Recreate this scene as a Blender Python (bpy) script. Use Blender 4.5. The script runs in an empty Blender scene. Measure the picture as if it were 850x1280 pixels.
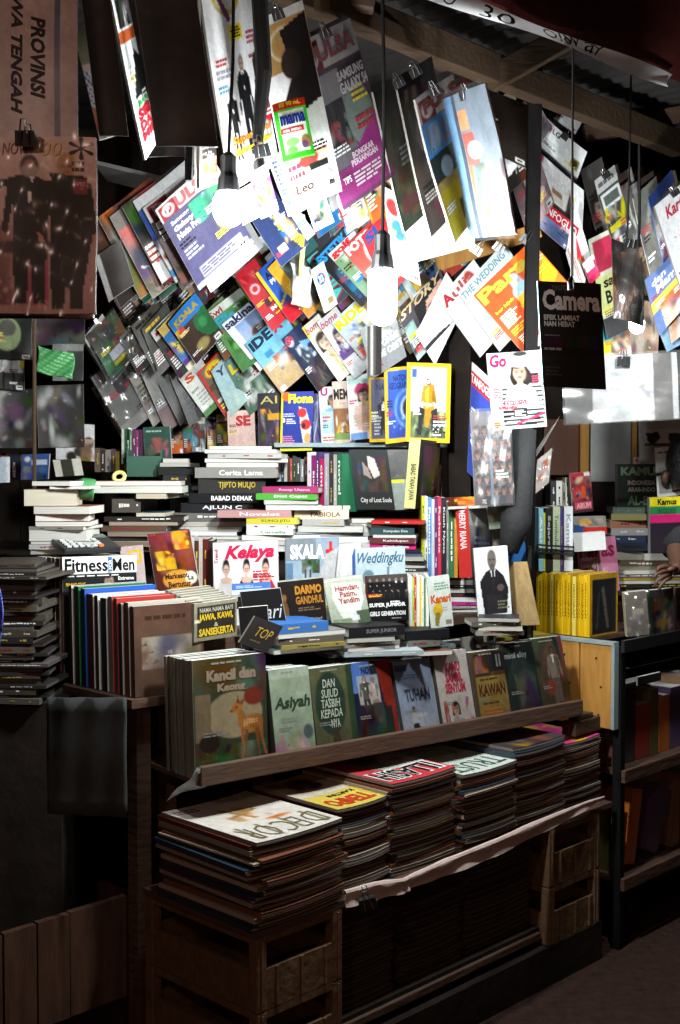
import bpy, math, random
import numpy as np
from mathutils import Vector, Matrix
random.seed(11)
C = bpy.context.scene.collection
SC = bpy.context.scene
# ------------------------------------------------------------------ camera, world, exposure
H = 1.4; G = -.12; FPX = 1500.0; PITCH = math.atan(50 / FPX)
cd = bpy.data.cameras.new('camera'); cam = bpy.data.objects.new('camera', cd); C.objects.link(cam)
cd.sensor_fit = 'VERTICAL'; cd.sensor_height = 36; cd.lens = 36 * FPX / 1280
cd.clip_start = .05; cd.clip_end = 200
cam.location = (0, 0, H); cam.rotation_euler = (math.pi / 2 - PITCH, 0, 0)
SC.camera = cam
W = bpy.data.worlds.new('World'); SC.world = W; W.use_nodes = True
bgn = W.node_tree.nodes['Background']
bgn.inputs['Color'].default_value = (1, .72, .64, 1); bgn.inputs['Strength'].default_value = .012
SC.view_settings.view_transform = 'Standard'; SC.view_settings.look = 'None'
SC.view_settings.exposure = 0; SC.view_settings.gamma = 1
SC.cycles.max_bounces = 8; SC.cycles.diffuse_bounces = 5; SC.cycles.glossy_bounces = 3
SC.cycles.transparent_max_bounces = 12; SC.cycles.transmission_bounces = 4
SC.cycles.sample_clamp_indirect = 4
BULB_POW = 2.2
def unseen_bulb(name, loc, col, e, r=.03):
    l = bpy.data.lights.new(name, 'POINT'); l.energy = e; l.color = col; l.shadow_soft_size = r
    o = bpy.data.objects.new(name, l); C.objects.link(o); o.location = loc
# last two: warm bulbs of the stalls across the road, seen in the photograph as sparks in the plastic wrapping
unseen_bulb('unseen_warm_bulb', (-.75, .25, 2.05), (1, .66, .54), 22, .05)  # lamp added out of view to brighten the near hanging cover and placard
unseen_bulb('unseen_warm_bulb', (1.5, -2.2, 2.5), (1, .58, .36), 32, .05)
unseen_bulb('unseen_warm_bulb', (.3, -3.0, 2.2), (1, .50, .28), 26, .05)

# ------------------------------------------------------------------ projection helpers
_c, _s = math.cos(PITCH), math.sin(PITCH)
def ray(px, py):
    a = (px - 425) / FPX; b = -(py - 640) / FPX
    return Vector((a, _c + b * _s, -_s + b * _c))
def at(px, py, Y):
    d = ray(px, py); return Vector((0, 0, H)) + d * (Y / d.y)
def atz(px, py, z):
    d = ray(px, py); return Vector((0, 0, H)) + d * ((z - H) / d.z)
def colx(px, Y, z):            # the point at height z and distance Y under picture column px
    d = ray(px, 640); return Vector((d.x / d.y * Y, Y, z))
E1 = Vector((.698, .716, 0)); E2 = Vector((-.716, .698, 0)); C0 = Vector((-.187, 2.67, 0))
def ctr(t, b, z): return C0 + E1 * t + E2 * b + Vector((0, 0, z))     # front counter frame
T1 = Vector((.788, .616, 0)); T2 = Vector((-.616, .788, 0)); TR0 = Vector((-.342, 2.856, 0))
def try_(t, b, z): return TR0 + T1 * t + T2 * b + Vector((0, 0, z))   # book tray frame
UP = Vector((0, 0, 1))

def lin(c):
    if isinstance(c, str):
        c = c.lstrip('#')
        if len(c) == 3: c = ''.join(q + q for q in c)
        c = tuple(int(c[i:i + 2], 16) / 255 for i in (0, 2, 4))
    return np.array([(x / 12.92 if x <= .04045 else ((x + .055) / 1.055) ** 2.4) for x in c])
_lc = {}
def L3(c):
    if isinstance(c, str):
        if c not in _lc: _lc[c] = lin(c) * .86
        return _lc[c]
    return np.array(c)

# ------------------------------------------------------------------ materials
def mat(name, base=(.5, .5, .5), rough=.5, metal=0, attr=False, bump=0, bscale=20, noise=0, nscale=6, stretch=None,
        coat=0, spec=.5, col2=None, bdist=.01):
    m = bpy.data.materials.new(name); m.use_nodes = True
    nt = m.node_tree; N = nt.nodes; K = nt.links; b = N['Principled BSDF']
    b.inputs['Roughness'].default_value = rough; b.inputs['Metallic'].default_value = metal
    b.inputs['Coat Weight'].default_value = coat; b.inputs['Coat Roughness'].default_value = .08
    b.inputs['Specular IOR Level'].default_value = spec
    tc = N.new('ShaderNodeTexCoord'); mp = N.new('ShaderNodeMapping'); K.new(tc.outputs['Object'], mp.inputs['Vector'])
    if stretch: mp.inputs['Scale'].default_value = stretch
    src = None
    if attr:
        a = N.new('ShaderNodeAttribute'); a.attribute_name = 'Col'; src = a.outputs['Color']
    if noise:
        n = N.new('ShaderNodeTexNoise'); n.inputs['Scale'].default_value = nscale; n.inputs['Detail'].default_value = 6
        n.inputs['Roughness'].default_value = .65
        K.new(mp.outputs['Vector'], n.inputs['Vector'])
        mx = N.new('ShaderNodeMix'); mx.data_type = 'RGBA'
        if src is not None:
            mx.blend_type = 'MULTIPLY'; mx.inputs['Factor'].default_value = noise
            r = N.new('ShaderNodeValToRGB'); r.color_ramp.elements[0].position = .3; r.color_ramp.elements[1].position = .7
            r.color_ramp.elements[0].color = (.25, .24, .22, 1)
            K.new(n.outputs['Fac'], r.inputs['Fac']); K.new(src, mx.inputs['A']); K.new(r.outputs['Color'], mx.inputs['B'])
        else:
            r = N.new('ShaderNodeMapRange'); r.inputs['From Min'].default_value = .3; r.inputs['From Max'].default_value = .7
            K.new(n.outputs['Fac'], r.inputs['Value']); K.new(r.outputs['Result'], mx.inputs['Factor'])
            mx.inputs['A'].default_value = (*base, 1); mx.inputs['B'].default_value = (*(col2 or tuple(x * .35 for x in base)), 1)
        src = mx.outputs['Result']
    if src is not None: K.new(src, b.inputs['Base Color'])
    else: b.inputs['Base Color'].default_value = (*base, 1)
    if bump:
        n2 = N.new('ShaderNodeTexNoise'); n2.inputs['Scale'].default_value = bscale; n2.inputs['Detail'].default_value = 3
        K.new((mp if stretch else tc).outputs['Vector' if stretch else 'Object'], n2.inputs['Vector'])
        bp = N.new('ShaderNodeBump'); bp.inputs['Strength'].default_value = bump; bp.inputs['Distance'].default_value = bdist
        K.new(n2.outputs['Fac'], bp.inputs['Height']); K.new(bp.outputs['Normal'], b.inputs['Normal'])
        if coat: K.new(bp.outputs['Normal'], b.inputs['Coat Normal'])
    return m
def clear_mat(name, tint=(1, 1, 1), gl=.25, rough=.12, bump=.6, bscale=14, milk=.05):
    m = bpy.data.materials.new(name); m.use_nodes = True; nt = m.node_tree; N = nt.nodes; K = nt.links
    out = N['Material Output']; N.remove(N['Principled BSDF'])
    tr = N.new('ShaderNodeBsdfTransparent'); tr.inputs['Color'].default_value = (*tint, 1)
    g = N.new('ShaderNodeBsdfGlossy'); g.inputs['Roughness'].default_value = rough
    df = N.new('ShaderNodeBsdfDiffuse'); df.inputs['Color'].default_value = (.8, .82, .85, 1)
    tc = N.new('ShaderNodeTexCoord'); n2 = N.new('ShaderNodeTexNoise'); n2.inputs['Scale'].default_value = bscale
    mp = N.new('ShaderNodeMapping'); mp.inputs['Rotation'].default_value = (0, 0, .5); mp.inputs['Scale'].default_value = (2.4, .45, 1)
    n2.inputs['Detail'].default_value = 1.5; K.new(tc.outputs['Object'], mp.inputs['Vector']); K.new(mp.outputs['Vector'], n2.inputs['Vector'])
    bp = N.new('ShaderNodeBump'); bp.inputs['Strength'].default_value = bump; bp.inputs['Distance'].default_value = .03
    K.new(n2.outputs['Fac'], bp.inputs['Height']); K.new(bp.outputs['Normal'], g.inputs['Normal'])
    m1 = N.new('ShaderNodeMixShader'); m1.inputs['Fac'].default_value = gl
    m2 = N.new('ShaderNodeMixShader'); m2.inputs['Fac'].default_value = milk
    K.new(tr.outputs[0], m1.inputs[1]); K.new(g.outputs[0], m1.inputs[2])
    K.new(m1.outputs[0], m2.inputs[1]); K.new(df.outputs[0], m2.inputs[2]); K.new(m2.outputs[0], out.inputs['Surface'])
    return m
def emit_mat(name, col, st):
    m = bpy.data.materials.new(name); m.use_nodes = True; b = m.node_tree.nodes['Principled BSDF']
    b.inputs['Emission Color'].default_value = (*col, 1); b.inputs['Emission Strength'].default_value = st
    return m
PRINT = mat('printed_paper', attr=True, rough=.5, noise=.12, nscale=40, spec=.14)
MATTE = mat('matte_film', attr=True, rough=.8, spec=.02)
WRAP = mat('plastic_wrapped_print', attr=True, rough=.3, bump=.3, bscale=9, coat=.4, noise=.1, nscale=30)
DUSTY = mat('dusty_plastic_print', attr=True, rough=.45, bump=.25, bscale=9, coat=0, noise=.45, nscale=18)
INK = mat('printing_ink', attr=True, rough=.5, spec=.12)
PAGE = mat('page_edges', attr=True, rough=.8, noise=.55, nscale=3.0, stretch=(2, 2, 420), spec=.2)
PALE = mat('old_wood', (.46, .22, .04), .7, noise=1, nscale=5, stretch=(9, 9, 1.2), col2=(.30, .13, .02), bump=.2, bscale=6)
BROWN = mat('dark_brown_wood', (.085, .042, .024), .65, noise=1, nscale=5, stretch=(2, 2, 9), col2=(.05, .025, .015), bump=.3, bscale=8)
MIDWOOD = mat('raw_beam_wood', (.065, .040, .024), .8, spec=.1, noise=1, nscale=6, stretch=(2, 8, 8), col2=(.055, .034, .022), bump=.3, bscale=8)
PLANK = mat('rough_plank', (.075, .036, .022), .9, spec=.06, noise=1, nscale=4, stretch=(7, 7, 1), col2=(.028, .014, .01), bump=.6, bscale=7)
BLACKM = mat('black_lacquer', (.015, .015, .017), .3)
WIRE = mat('bright_wire', (.6, .6, .6), .25, metal=1)
CORD = mat('black_cord', (.012, .012, .012), .7, spec=.2)
DARK = mat('soot_dark_wood', (.026, .018, .014), .85, spec=.08, noise=1, nscale=9, col2=(.012, .01, .009), bump=.3)
BLUEP = mat('chipped_blue_paint', (.16, .26, .32), .55, noise=1, nscale=25, col2=(.30, .30, .26))
STEEL = mat('grey_sheet', (.42, .42, .42), .5, noise=1, nscale=7, col2=(.30, .31, .31))
ROOFM = mat('corrugated_sheet', (.030, .027, .026), .7, spec=.12, noise=1, nscale=3, col2=(.025, .022, .022))
TARP = mat('maroon_tarp', (.030, .0045, .0035), .95, spec=.03, noise=1, nscale=60, col2=(.016, .003, .0025), bump=.3, bscale=30)
HEM = mat('white_hem_cloth', (.72, .72, .72), .7, noise=1, nscale=9, col2=(.5, .5, .52))
_nt = HEM.node_tree; _tl = _nt.nodes.new('ShaderNodeBsdfTranslucent'); _tl.inputs['Color'].default_value = (.8, .8, .82, 1); _mx = _nt.nodes.new('ShaderNodeMixShader'); _mx.inputs['Fac'].default_value = .55
_nt.links.new(_nt.nodes['Principled BSDF'].outputs[0], _mx.inputs[1]); _nt.links.new(_tl.outputs[0], _mx.inputs[2]); _nt.links.new(_mx.outputs[0], _nt.nodes['Material Output'].inputs['Surface'])
ASPH = mat('asphalt', (.050, .026, .020), .95, spec=.06, noise=1, nscale=30, col2=(.022, .013, .011), bump=.8, bscale=45)
CLEAR = clear_mat('clear_plastic', gl=.10, rough=.22, bump=.16, bscale=5)
FILM = clear_mat('thin_wrapping_film', gl=.045, milk=.012, rough=.16, bump=.25, bscale=8)
THIN = clear_mat('very_thin_film', gl=.012, milk=.01, rough=.2, bump=.25, bscale=8)
CLOUDY = clear_mat('cloudy_plastic', (.92, .95, 1), gl=.16, milk=.25, rough=.3, bump=.3, bscale=6)
FOIL = mat('silver_foil', (.42, .41, .41), .24, metal=1, bump=.3, bscale=4, stretch=(7, .6, 1), noise=1, nscale=3, col2=(.16, .14, .14))
RIBBON = mat('yellow_ribbon', (.85, .72, .25), .5)
SKIN = mat('skin', (.11, .05, .03), .55, noise=1, nscale=30, col2=(.08, .036, .02))
HAIR = mat('black_hair', (.012, .011, .011), .45, bump=.6, bscale=80)
SHIRT = mat('dark_shirt', (.009, .009, .010), .8, bump=.3, bscale=60)
BLUEBAG = mat('blue_plastic_bag', (.02, .045, .30), .3, bump=.6, bscale=9)
PAPERM = mat('pinkish_paper_roll', (.60, .46, .42), .6, noise=1, nscale=16, col2=(.48, .36, .32), bump=.5, bscale=26)
KEYM = mat('calculator_key', (.45, .45, .45), .5)
CRATEM = mat('worn_crate_wood', (.15, .080, .034), .7, noise=1, nscale=6, stretch=(3, 3, 3), col2=(.075, .038, .017), bump=.35, bscale=12)

# ------------------------------------------------------------------ object helpers
def put(name, me, m=None, parent=None, mw=None):
    o = bpy.data.objects.new(name, me); C.objects.link(o)
    if m is not None and not me.materials: me.materials.append(m)
    if parent is not None: o.parent = parent
    if mw is not None: o.matrix_world = mw
    return o
def tag(o, label, cat, group=None):
    o['label'] = label; o['category'] = cat
    if group: o['group'] = group
    return o
def thing(name, label, cat, mw=None, group=None):
    o = bpy.data.objects.new(name, None); C.objects.link(o); o.empty_display_size = .05
    if mw is not None: o.matrix_world = mw if isinstance(mw, Matrix) else Matrix.Translation(mw)
    return tag(o, label, cat, group)
def meshd(name, verts, faces, cols=None, smooth=False):
    me = bpy.data.meshes.new(name); me.from_pydata(verts, [], faces)
    if cols is not None:
        a = me.color_attributes.new('Col', 'FLOAT_COLOR', 'POINT')
        cc = np.ones((len(verts), 4), dtype=np.float32); cc[:, :3] = cols
        a.data.foreach_set('color', cc.ravel())
    if smooth: me.polygons.foreach_set('use_smooth', [True] * len(me.polygons))
    me.update(); return me
class MB:                                   # collects solids, then links them as one mesh object
    def __init__(s): s.v = []; s.f = []
    def box(s, o, x, y, z):                 # corner + three edge vectors
        o, x, y, z = Vector(o), Vector(x), Vector(y), Vector(z); n = len(s.v)
        if x.cross(y).dot(z) < 0: x, y = y, x
        for k in range(8): s.v.append(tuple(o + (x if k & 1 else Vector()) + (y if k & 2 else Vector()) + (z if k & 4 else Vector())))
        for q in ((0, 2, 3, 1), (4, 5, 7, 6), (0, 1, 5, 4), (2, 6, 7, 3), (0, 4, 6, 2), (1, 3, 7, 5)): s.f.append([n + i for i in q])
        return s
    def bar(s, a, b, w, h, up=UP):          # a beam from a to b, w wide, h high, centred
        a, b = Vector(a), Vector(b); d = b - a; sx = d.cross(up)
        if sx.length < 1e-6: sx = Vector((1, 0, 0))
        sx = sx.normalized() * w; sz = sx.cross(d).normalized() * h
        return s.box(a - sx / 2 - sz / 2, d, sx, sz)
    def tube(s, pts, r, n=8, caps=True):
        pts = [Vector(p) for p in pts]; rs = r if isinstance(r, (list, tuple)) else [r] * len(pts)
        t0 = (pts[1] - pts[0]).normalized(); a = t0.orthogonal().normalized(); b0 = len(s.v)
        for i, p in enumerate(pts):
            t = (pts[min(i + 1, len(pts) - 1)] - pts[max(i - 1, 0)]).normalized()
            a = (a - t * a.dot(t)).normalized(); b = t.cross(a)
            for k in range(n):
                q = 2 * math.pi * k / n; s.v.append(tuple(p + (a * math.cos(q) + b * math.sin(q)) * rs[i]))
        for i in range(len(pts) - 1):
            for k in range(n):
                k2 = (k + 1) % n; s.f.append([b0 + i * n + k, b0 + i * n + k2, b0 + (i + 1) * n + k2, b0 + (i + 1) * n + k])
        if caps:
            s.f.append([b0 + k for k in range(n)][::-1]); s.f.append([b0 + (len(pts) - 1) * n + k for k in range(n)])
        return s
    def sheet(s, fn, nu, nv):               # grid of fn(u, v)
        b0 = len(s.v)
        for j in range(nv + 1):
            for i in range(nu + 1): s.v.append(tuple(fn(i / nu, j / nv)))
        for j in range(nv):
            for i in range(nu):
                q = b0 + j * (nu + 1) + i; s.f.append([q, q + nu + 1, q + nu + 2, q + 1])
        return s
    def build(s, name, m, parent=None, base=None, smooth=False, bevel=0, solid=0):
        base = Vector(base) if base is not None else (parent.matrix_world.translation if parent is not None else Vector(s.v[0]))
        inv = Matrix.Translation(-base)
        if parent is not None: inv = parent.matrix_world.inverted()
        me = meshd(name, [tuple(inv @ Vector(v)) for v in s.v], s.f, smooth=smooth)
        o = put(name, me, m, parent)
        if parent is None: o.location = base
        if bevel:
            q = o.modifiers.new('bevel', 'BEVEL'); q.width = bevel; q.segments = 2; q.limit_method = 'ANGLE'
        if solid:
            q = o.modifiers.new('solid', 'SOLIDIFY'); q.thickness = solid; q.offset = 0
        return o
def struct(o): o['kind'] = 'structure'; return o
def copy_tree(o, parent=None, off=None):
    c = o.copy(); C.objects.link(c)
    if parent is not None: c.parent = parent
    if off is not None: c.location = c.location + Vector(off)
    for ch in kids.get(o.name, ()): copy_tree(ch, c)
    return c
kids = {}

# ------------------------------------------------------------------ lettering
_tx = {}
def txt(s, bold=0.0, shear=0.0, rot=0):
    k = (s, bold, shear, rot)
    if k in _tx: return _tx[k]
    cu = bpy.data.curves.new('t', 'FONT'); cu.body = s; cu.offset = bold; cu.shear = shear; cu.resolution_u = 2
    cu.space_line = .85; cu.align_x = 'CENTER'
    ob = bpy.data.objects.new('t', cu); me = bpy.data.meshes.new_from_object(ob)
    v = np.array([q.co[:2] for q in me.vertices], dtype=float).reshape(-1, 2)
    me.calc_loop_triangles(); f = [tuple(t.vertices) for t in me.loop_triangles]
    bpy.data.objects.remove(ob); bpy.data.curves.remove(cu); bpy.data.meshes.remove(me)
    if len(v):
        if rot:
            r = math.radians(rot); v = v @ np.array([[math.cos(r), math.sin(r)], [-math.sin(r), math.cos(r)]])
        v = (v - v.min(0)) / np.maximum(v.max(0) - v.min(0), 1e-6)
        v[:, 1] = 1 - v[:, 1]
    _tx[k] = (v, f); return _tx[k]

# ------------------------------------------------------------------ cover painting: u to the right, v downwards, both 0..1
def bg(a, b=None): return ('bg', a, b)
def R(u0, v0, u1, v1, c, c2=None): return ('R', u0, v0, u1, v1, c, c2)
def El(u, v, ru, rv, c): return ('E', u, v, ru, rv, c)
def Py(pts, c): return ('P', pts, c)
def Nz(amp, cells=6): return ('N', amp, cells)
def Bl(u0, v0, u1, v1, cs, n, sz=.12): return ('B', u0, v0, u1, v1, cs, n, sz)
def Fc(u, v, s, skin='c99a7c', hair='1c1412', cloth='444', scarf=None):
    return ('F', u, v, s, skin, hair, cloth, scarf)
def Fg(u, v, h, cloth='1a1a1e', skin='c09070', hair='151010', legs=None): return ('G', u, v, h, cloth, skin, hair, legs)
def T(s, u0, v0, u1, v1, c, bold=.02, shear=0, rot=0): return ('T', s, u0, v0, u1, v1, c, bold, shear, rot)
def Ln(u0, v0, u1, v1, n, c, al='l'): return ('L', u0, v0, u1, v1, n, c, al)
def paint(ops, nx, ny, asp, rng):
    uu, vv = np.meshgrid(np.linspace(0, 1, nx + 1), np.linspace(0, 1, ny + 1)); col = np.zeros((ny + 1, nx + 1, 3)) + .4
    px = 1.0 / nx; py = 1.0 / ny
    def blend(m, c):
        nonlocal col
        m = np.clip(m, 0, 1)[..., None]; col = col * (1 - m) + np.asarray(c) * m
    def rect(u0, v0, u1, v1): return ((uu >= u0 - px * .3) & (uu <= u1 + px * .3) & (vv >= v0 - py * .3) & (vv <= v1 + py * .3)).astype(float)
    def ell(u, v, ru, rv):
        d = np.sqrt(((uu - u) / max(ru, 1e-4)) ** 2 + ((vv - v) / max(rv, 1e-4)) ** 2)
        return np.clip((1 - d) * min(ru / px, rv / py) * .8 + .5, 0, 1)
    def poly(pts):
        ins = np.zeros(uu.shape, bool); n = len(pts)
        for i in range(n):
            x0, y0 = pts[i]; x1, y1 = pts[(i + 1) % n]
            if y0 == y1: continue
            c = ((y0 > vv) != (y1 > vv)) & (uu < (x1 - x0) * (vv - y0) / (y1 - y0) + x0); ins ^= c
        return ins.astype(float)
    def vn(cells):
        g = rng.random((cells + 2, cells + 2)); x = uu * cells; y = vv * cells * asp if asp < 1.2 else vv * cells
        x = np.clip(x, 0, cells - 1e-3); y = np.clip(y, 0, cells - 1e-3)
        i = x.astype(int); j = y.astype(int); fx = x - i; fy = y - j; fx = fx * fx * (3 - 2 * fx); fy = fy * fy * (3 - 2 * fy)
        return (g[j, i] * (1 - fx) + g[j, i + 1] * fx) * (1 - fy) + (g[j + 1, i] * (1 - fx) + g[j + 1, i + 1] * fx) * fy
    for o in ops:
        k = o[0]
        if k == 'bg':
            a = L3(o[1]); b = L3(o[2]) if o[2] else a; col = a + (b - a) * vv[..., None]
        elif k == 'R':
            a = L3(o[5]); b = L3(o[6]) if o[6] else a
            f = np.clip((vv - o[2]) / max(o[4] - o[2], 1e-4), 0, 1)[..., None]; blend(rect(*o[1:5]), a + (b - a) * f)
        elif k == 'E': blend(ell(*o[1:5]), L3(o[5]))
        elif k == 'P': blend(poly(o[1]), L3(o[2]))
        elif k == 'N':
            n = vn(o[2]) * .6 + vn(o[2] * 3) * .4; col = np.clip(col * (1 + o[1] * 2 * (n[..., None] - .5)), 0, .95)
        elif k == 'B':
            u0, v0, u1, v1, cs, n, sz = o[1:]; m0 = rect(u0, v0, u1, v1)
            for i in range(int(n * 1.7)):
                c = L3(cs[i % len(cs)]); s = sz * (.5 + rng.random())
                cu, cv, ru, rv = u0 + (u1 - u0) * rng.random(), v0 + (v1 - v0) * rng.random(), s * (.6 + rng.random()), s * (.5 + .8 * rng.random()) / asp; an = rng.random() * 3.14
                du, dv = (uu - cu), (vv - cv) / 1.0; a1, a2 = du * math.cos(an) + dv * math.sin(an), dv * math.cos(an) - du * math.sin(an)
                blend(np.exp(-1.3 * ((a1 / ru) ** 2 + (a2 / rv) ** 2) ** 1.6) * m0 * .92, np.clip(c * (.75 + .5 * rng.random()) + .02 * rng.standard_normal(3), 0, 1))
            for i in range(int(n * 1.5)):
                c = np.clip(L3(cs[rng.integers(len(cs))]) * (.55 + .8 * rng.random()), 0, 1); cu, cv = u0 + (u1 - u0) * rng.random(), v0 + (v1 - v0) * rng.random(); q = sz * (.15 + .4 * rng.random())
                blend(poly([(cu + q * (rng.random() - .5) * 2, cv + q / asp * (rng.random() - .5) * 1.6) for _ in range(4)]) * m0 * .85, c)
        elif k == 'F':
            u, v, s, skin, hair, cloth, scarf = o[1:]; ru = s * .76 * asp
            sk = L3(skin); hr = L3(hair)
            blend(poly([(u - 2.6 * ru, v + 4.2 * s), (u - 2.1 * ru, v + 1.9 * s), (u - .5 * ru, v + 1.35 * s), (u + .5 * ru, v + 1.35 * s),
                        (u + 2.1 * ru, v + 1.9 * s), (u + 2.6 * ru, v + 4.2 * s)]), L3(cloth))
            blend(ell(u, v - .12 * s, 1.28 * ru, 1.28 * s), hr)
            blend(rect(u - 1.2 * ru, v, u + 1.2 * ru, v + 1.0 * s), hr)
            blend(rect(u - .4 * ru, v + .6 * s, u + .4 * ru, v + 1.6 * s), sk * .8)
            blend(ell(u, v + .08 * s, ru * .92, s * .98), sk)
            blend(ell(u - .25 * ru, v - .78 * s, ru * .8, s * .38), hr)
            if scarf: 
                blend(ell(u, v + 1.5 * s, 1.5 * ru, .8 * s), L3(scarf)); blend(ell(u, v + .08 * s, ru * .8, s * .9), sk)
            blend(ell(u + .62 * ru, v + .15 * s, ru * .42, s * .75) * .45, sk * .55); blend(ell(u - .4 * ru, v + .3 * s, ru * .3, s * .22) * .35, np.clip(sk * 1.25, 0, 1))
            for q in (-1, 1):
                blend(ell(u + q * .38 * ru, v - .02 * s, ru * .19, s * .09), L3('1a1210')); blend(ell(u + q * .38 * ru, v - .22 * s, ru * .24, s * .05), hr)
            blend(ell(u + .05 * ru, v + .3 * s, ru * .12, s * .1), sk * .75)
            blend(ell(u, v + .55 * s, ru * .32, s * .11), L3('a03a3a'))
        elif k == 'G':
            u, v, h, cloth, skin, hair, legs = o[1:]; a = asp; c = L3(cloth); lg = L3(legs or cloth)
            q = lambda x, y: (u + x * h * a, v + y * h)
            blend(poly([q(-.11, .52), q(-.10, .98), q(-.02, .98), q(0, .6), q(.02, .98), q(.10, .98), q(.11, .52)]), lg)
            blend(poly([q(-.05, .14), q(-.15, .19), q(-.19, .5), q(-.15, .52), q(-.11, .3), q(-.11, .56), q(.11, .56), q(.11, .3), q(.15, .52), q(.19, .5), q(.15, .19), q(.05, .14)]), c)
            blend(ell(u, v + .075 * h, .062 * h * a, .075 * h), L3(hair)); blend(ell(u, v + .09 * h, .048 * h * a, .06 * h), L3(skin))
            blend(poly([q(-.03, .15), q(.03, .15), q(0, .34)]), L3('d8d8d8')); blend(poly([q(-.008, .16), q(.008, .16), q(0, .3)]), L3('2a1a1c'))
            blend(ell(u - .02 * h * a, v + .082 * h, .012 * h * a, .008 * h), hr_ := L3('1c1412')); blend(ell(u + .02 * h * a, v + .082 * h, .012 * h * a, .008 * h), hr_); blend(ell(u, v + .12 * h, .014 * h * a, .006 * h), L3('7a3a34'))
            blend(poly([q(.04, .16), q(.15, .2), q(.11, .5), q(.05, .5)]), c * .55); blend(poly([q(-.19, .49), q(-.15, .52), q(-.14, .56), q(-.18, .55)]), L3(skin)); blend(poly([q(.19, .49), q(.15, .52), q(.14, .56), q(.18, .55)]), L3(skin))
    if nx > 8:
        f = vn(13); g2 = vn(31)
        col = col * (1 + .16 * (f[..., None] - .5) + .14 * (g2[..., None] - .5)) * (1 + .05 * rng.standard_normal((ny + 1, nx + 1, 1)))
    return np.clip(col, 0, .95)

def gridbox(u0, u1, v0, v1, d0, d1, nu, nv):
    P = []; F = []
    for d in (d0, d1):
        for j in range(nv + 1):
            for i in range(nu + 1): P.append((u0 + (u1 - u0) * i / nu, v0 + (v1 - v0) * j / nv, d))
    n = (nu + 1) * (nv + 1); q = lambda i, j, k: k * n + j * (nu + 1) + i
    for j in range(nv):
        for i in range(nu):
            F.append((q(i, j, 0), q(i, j + 1, 0), q(i + 1, j + 1, 0), q(i + 1, j, 0))); F.append((q(i, j, 1), q(i + 1, j, 1), q(i + 1, j + 1, 1), q(i, j + 1, 1)))
    for i in range(nu):
        F.append((q(i, 0, 0), q(i + 1, 0, 0), q(i + 1, 0, 1), q(i, 0, 1))); F.append((q(i, nv, 0), q(i, nv, 1), q(i + 1, nv, 1), q(i + 1, nv, 0)))
    for j in range(nv):
        F.append((q(0, j, 0), q(0, j, 1), q(0, j + 1, 1), q(0, j + 1, 0))); F.append((q(nu, j, 0), q(nu, j + 1, 0), q(nu, j + 1, 1), q(nu, j, 1)))
    return P, F
PXM = 850 / 680
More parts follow.
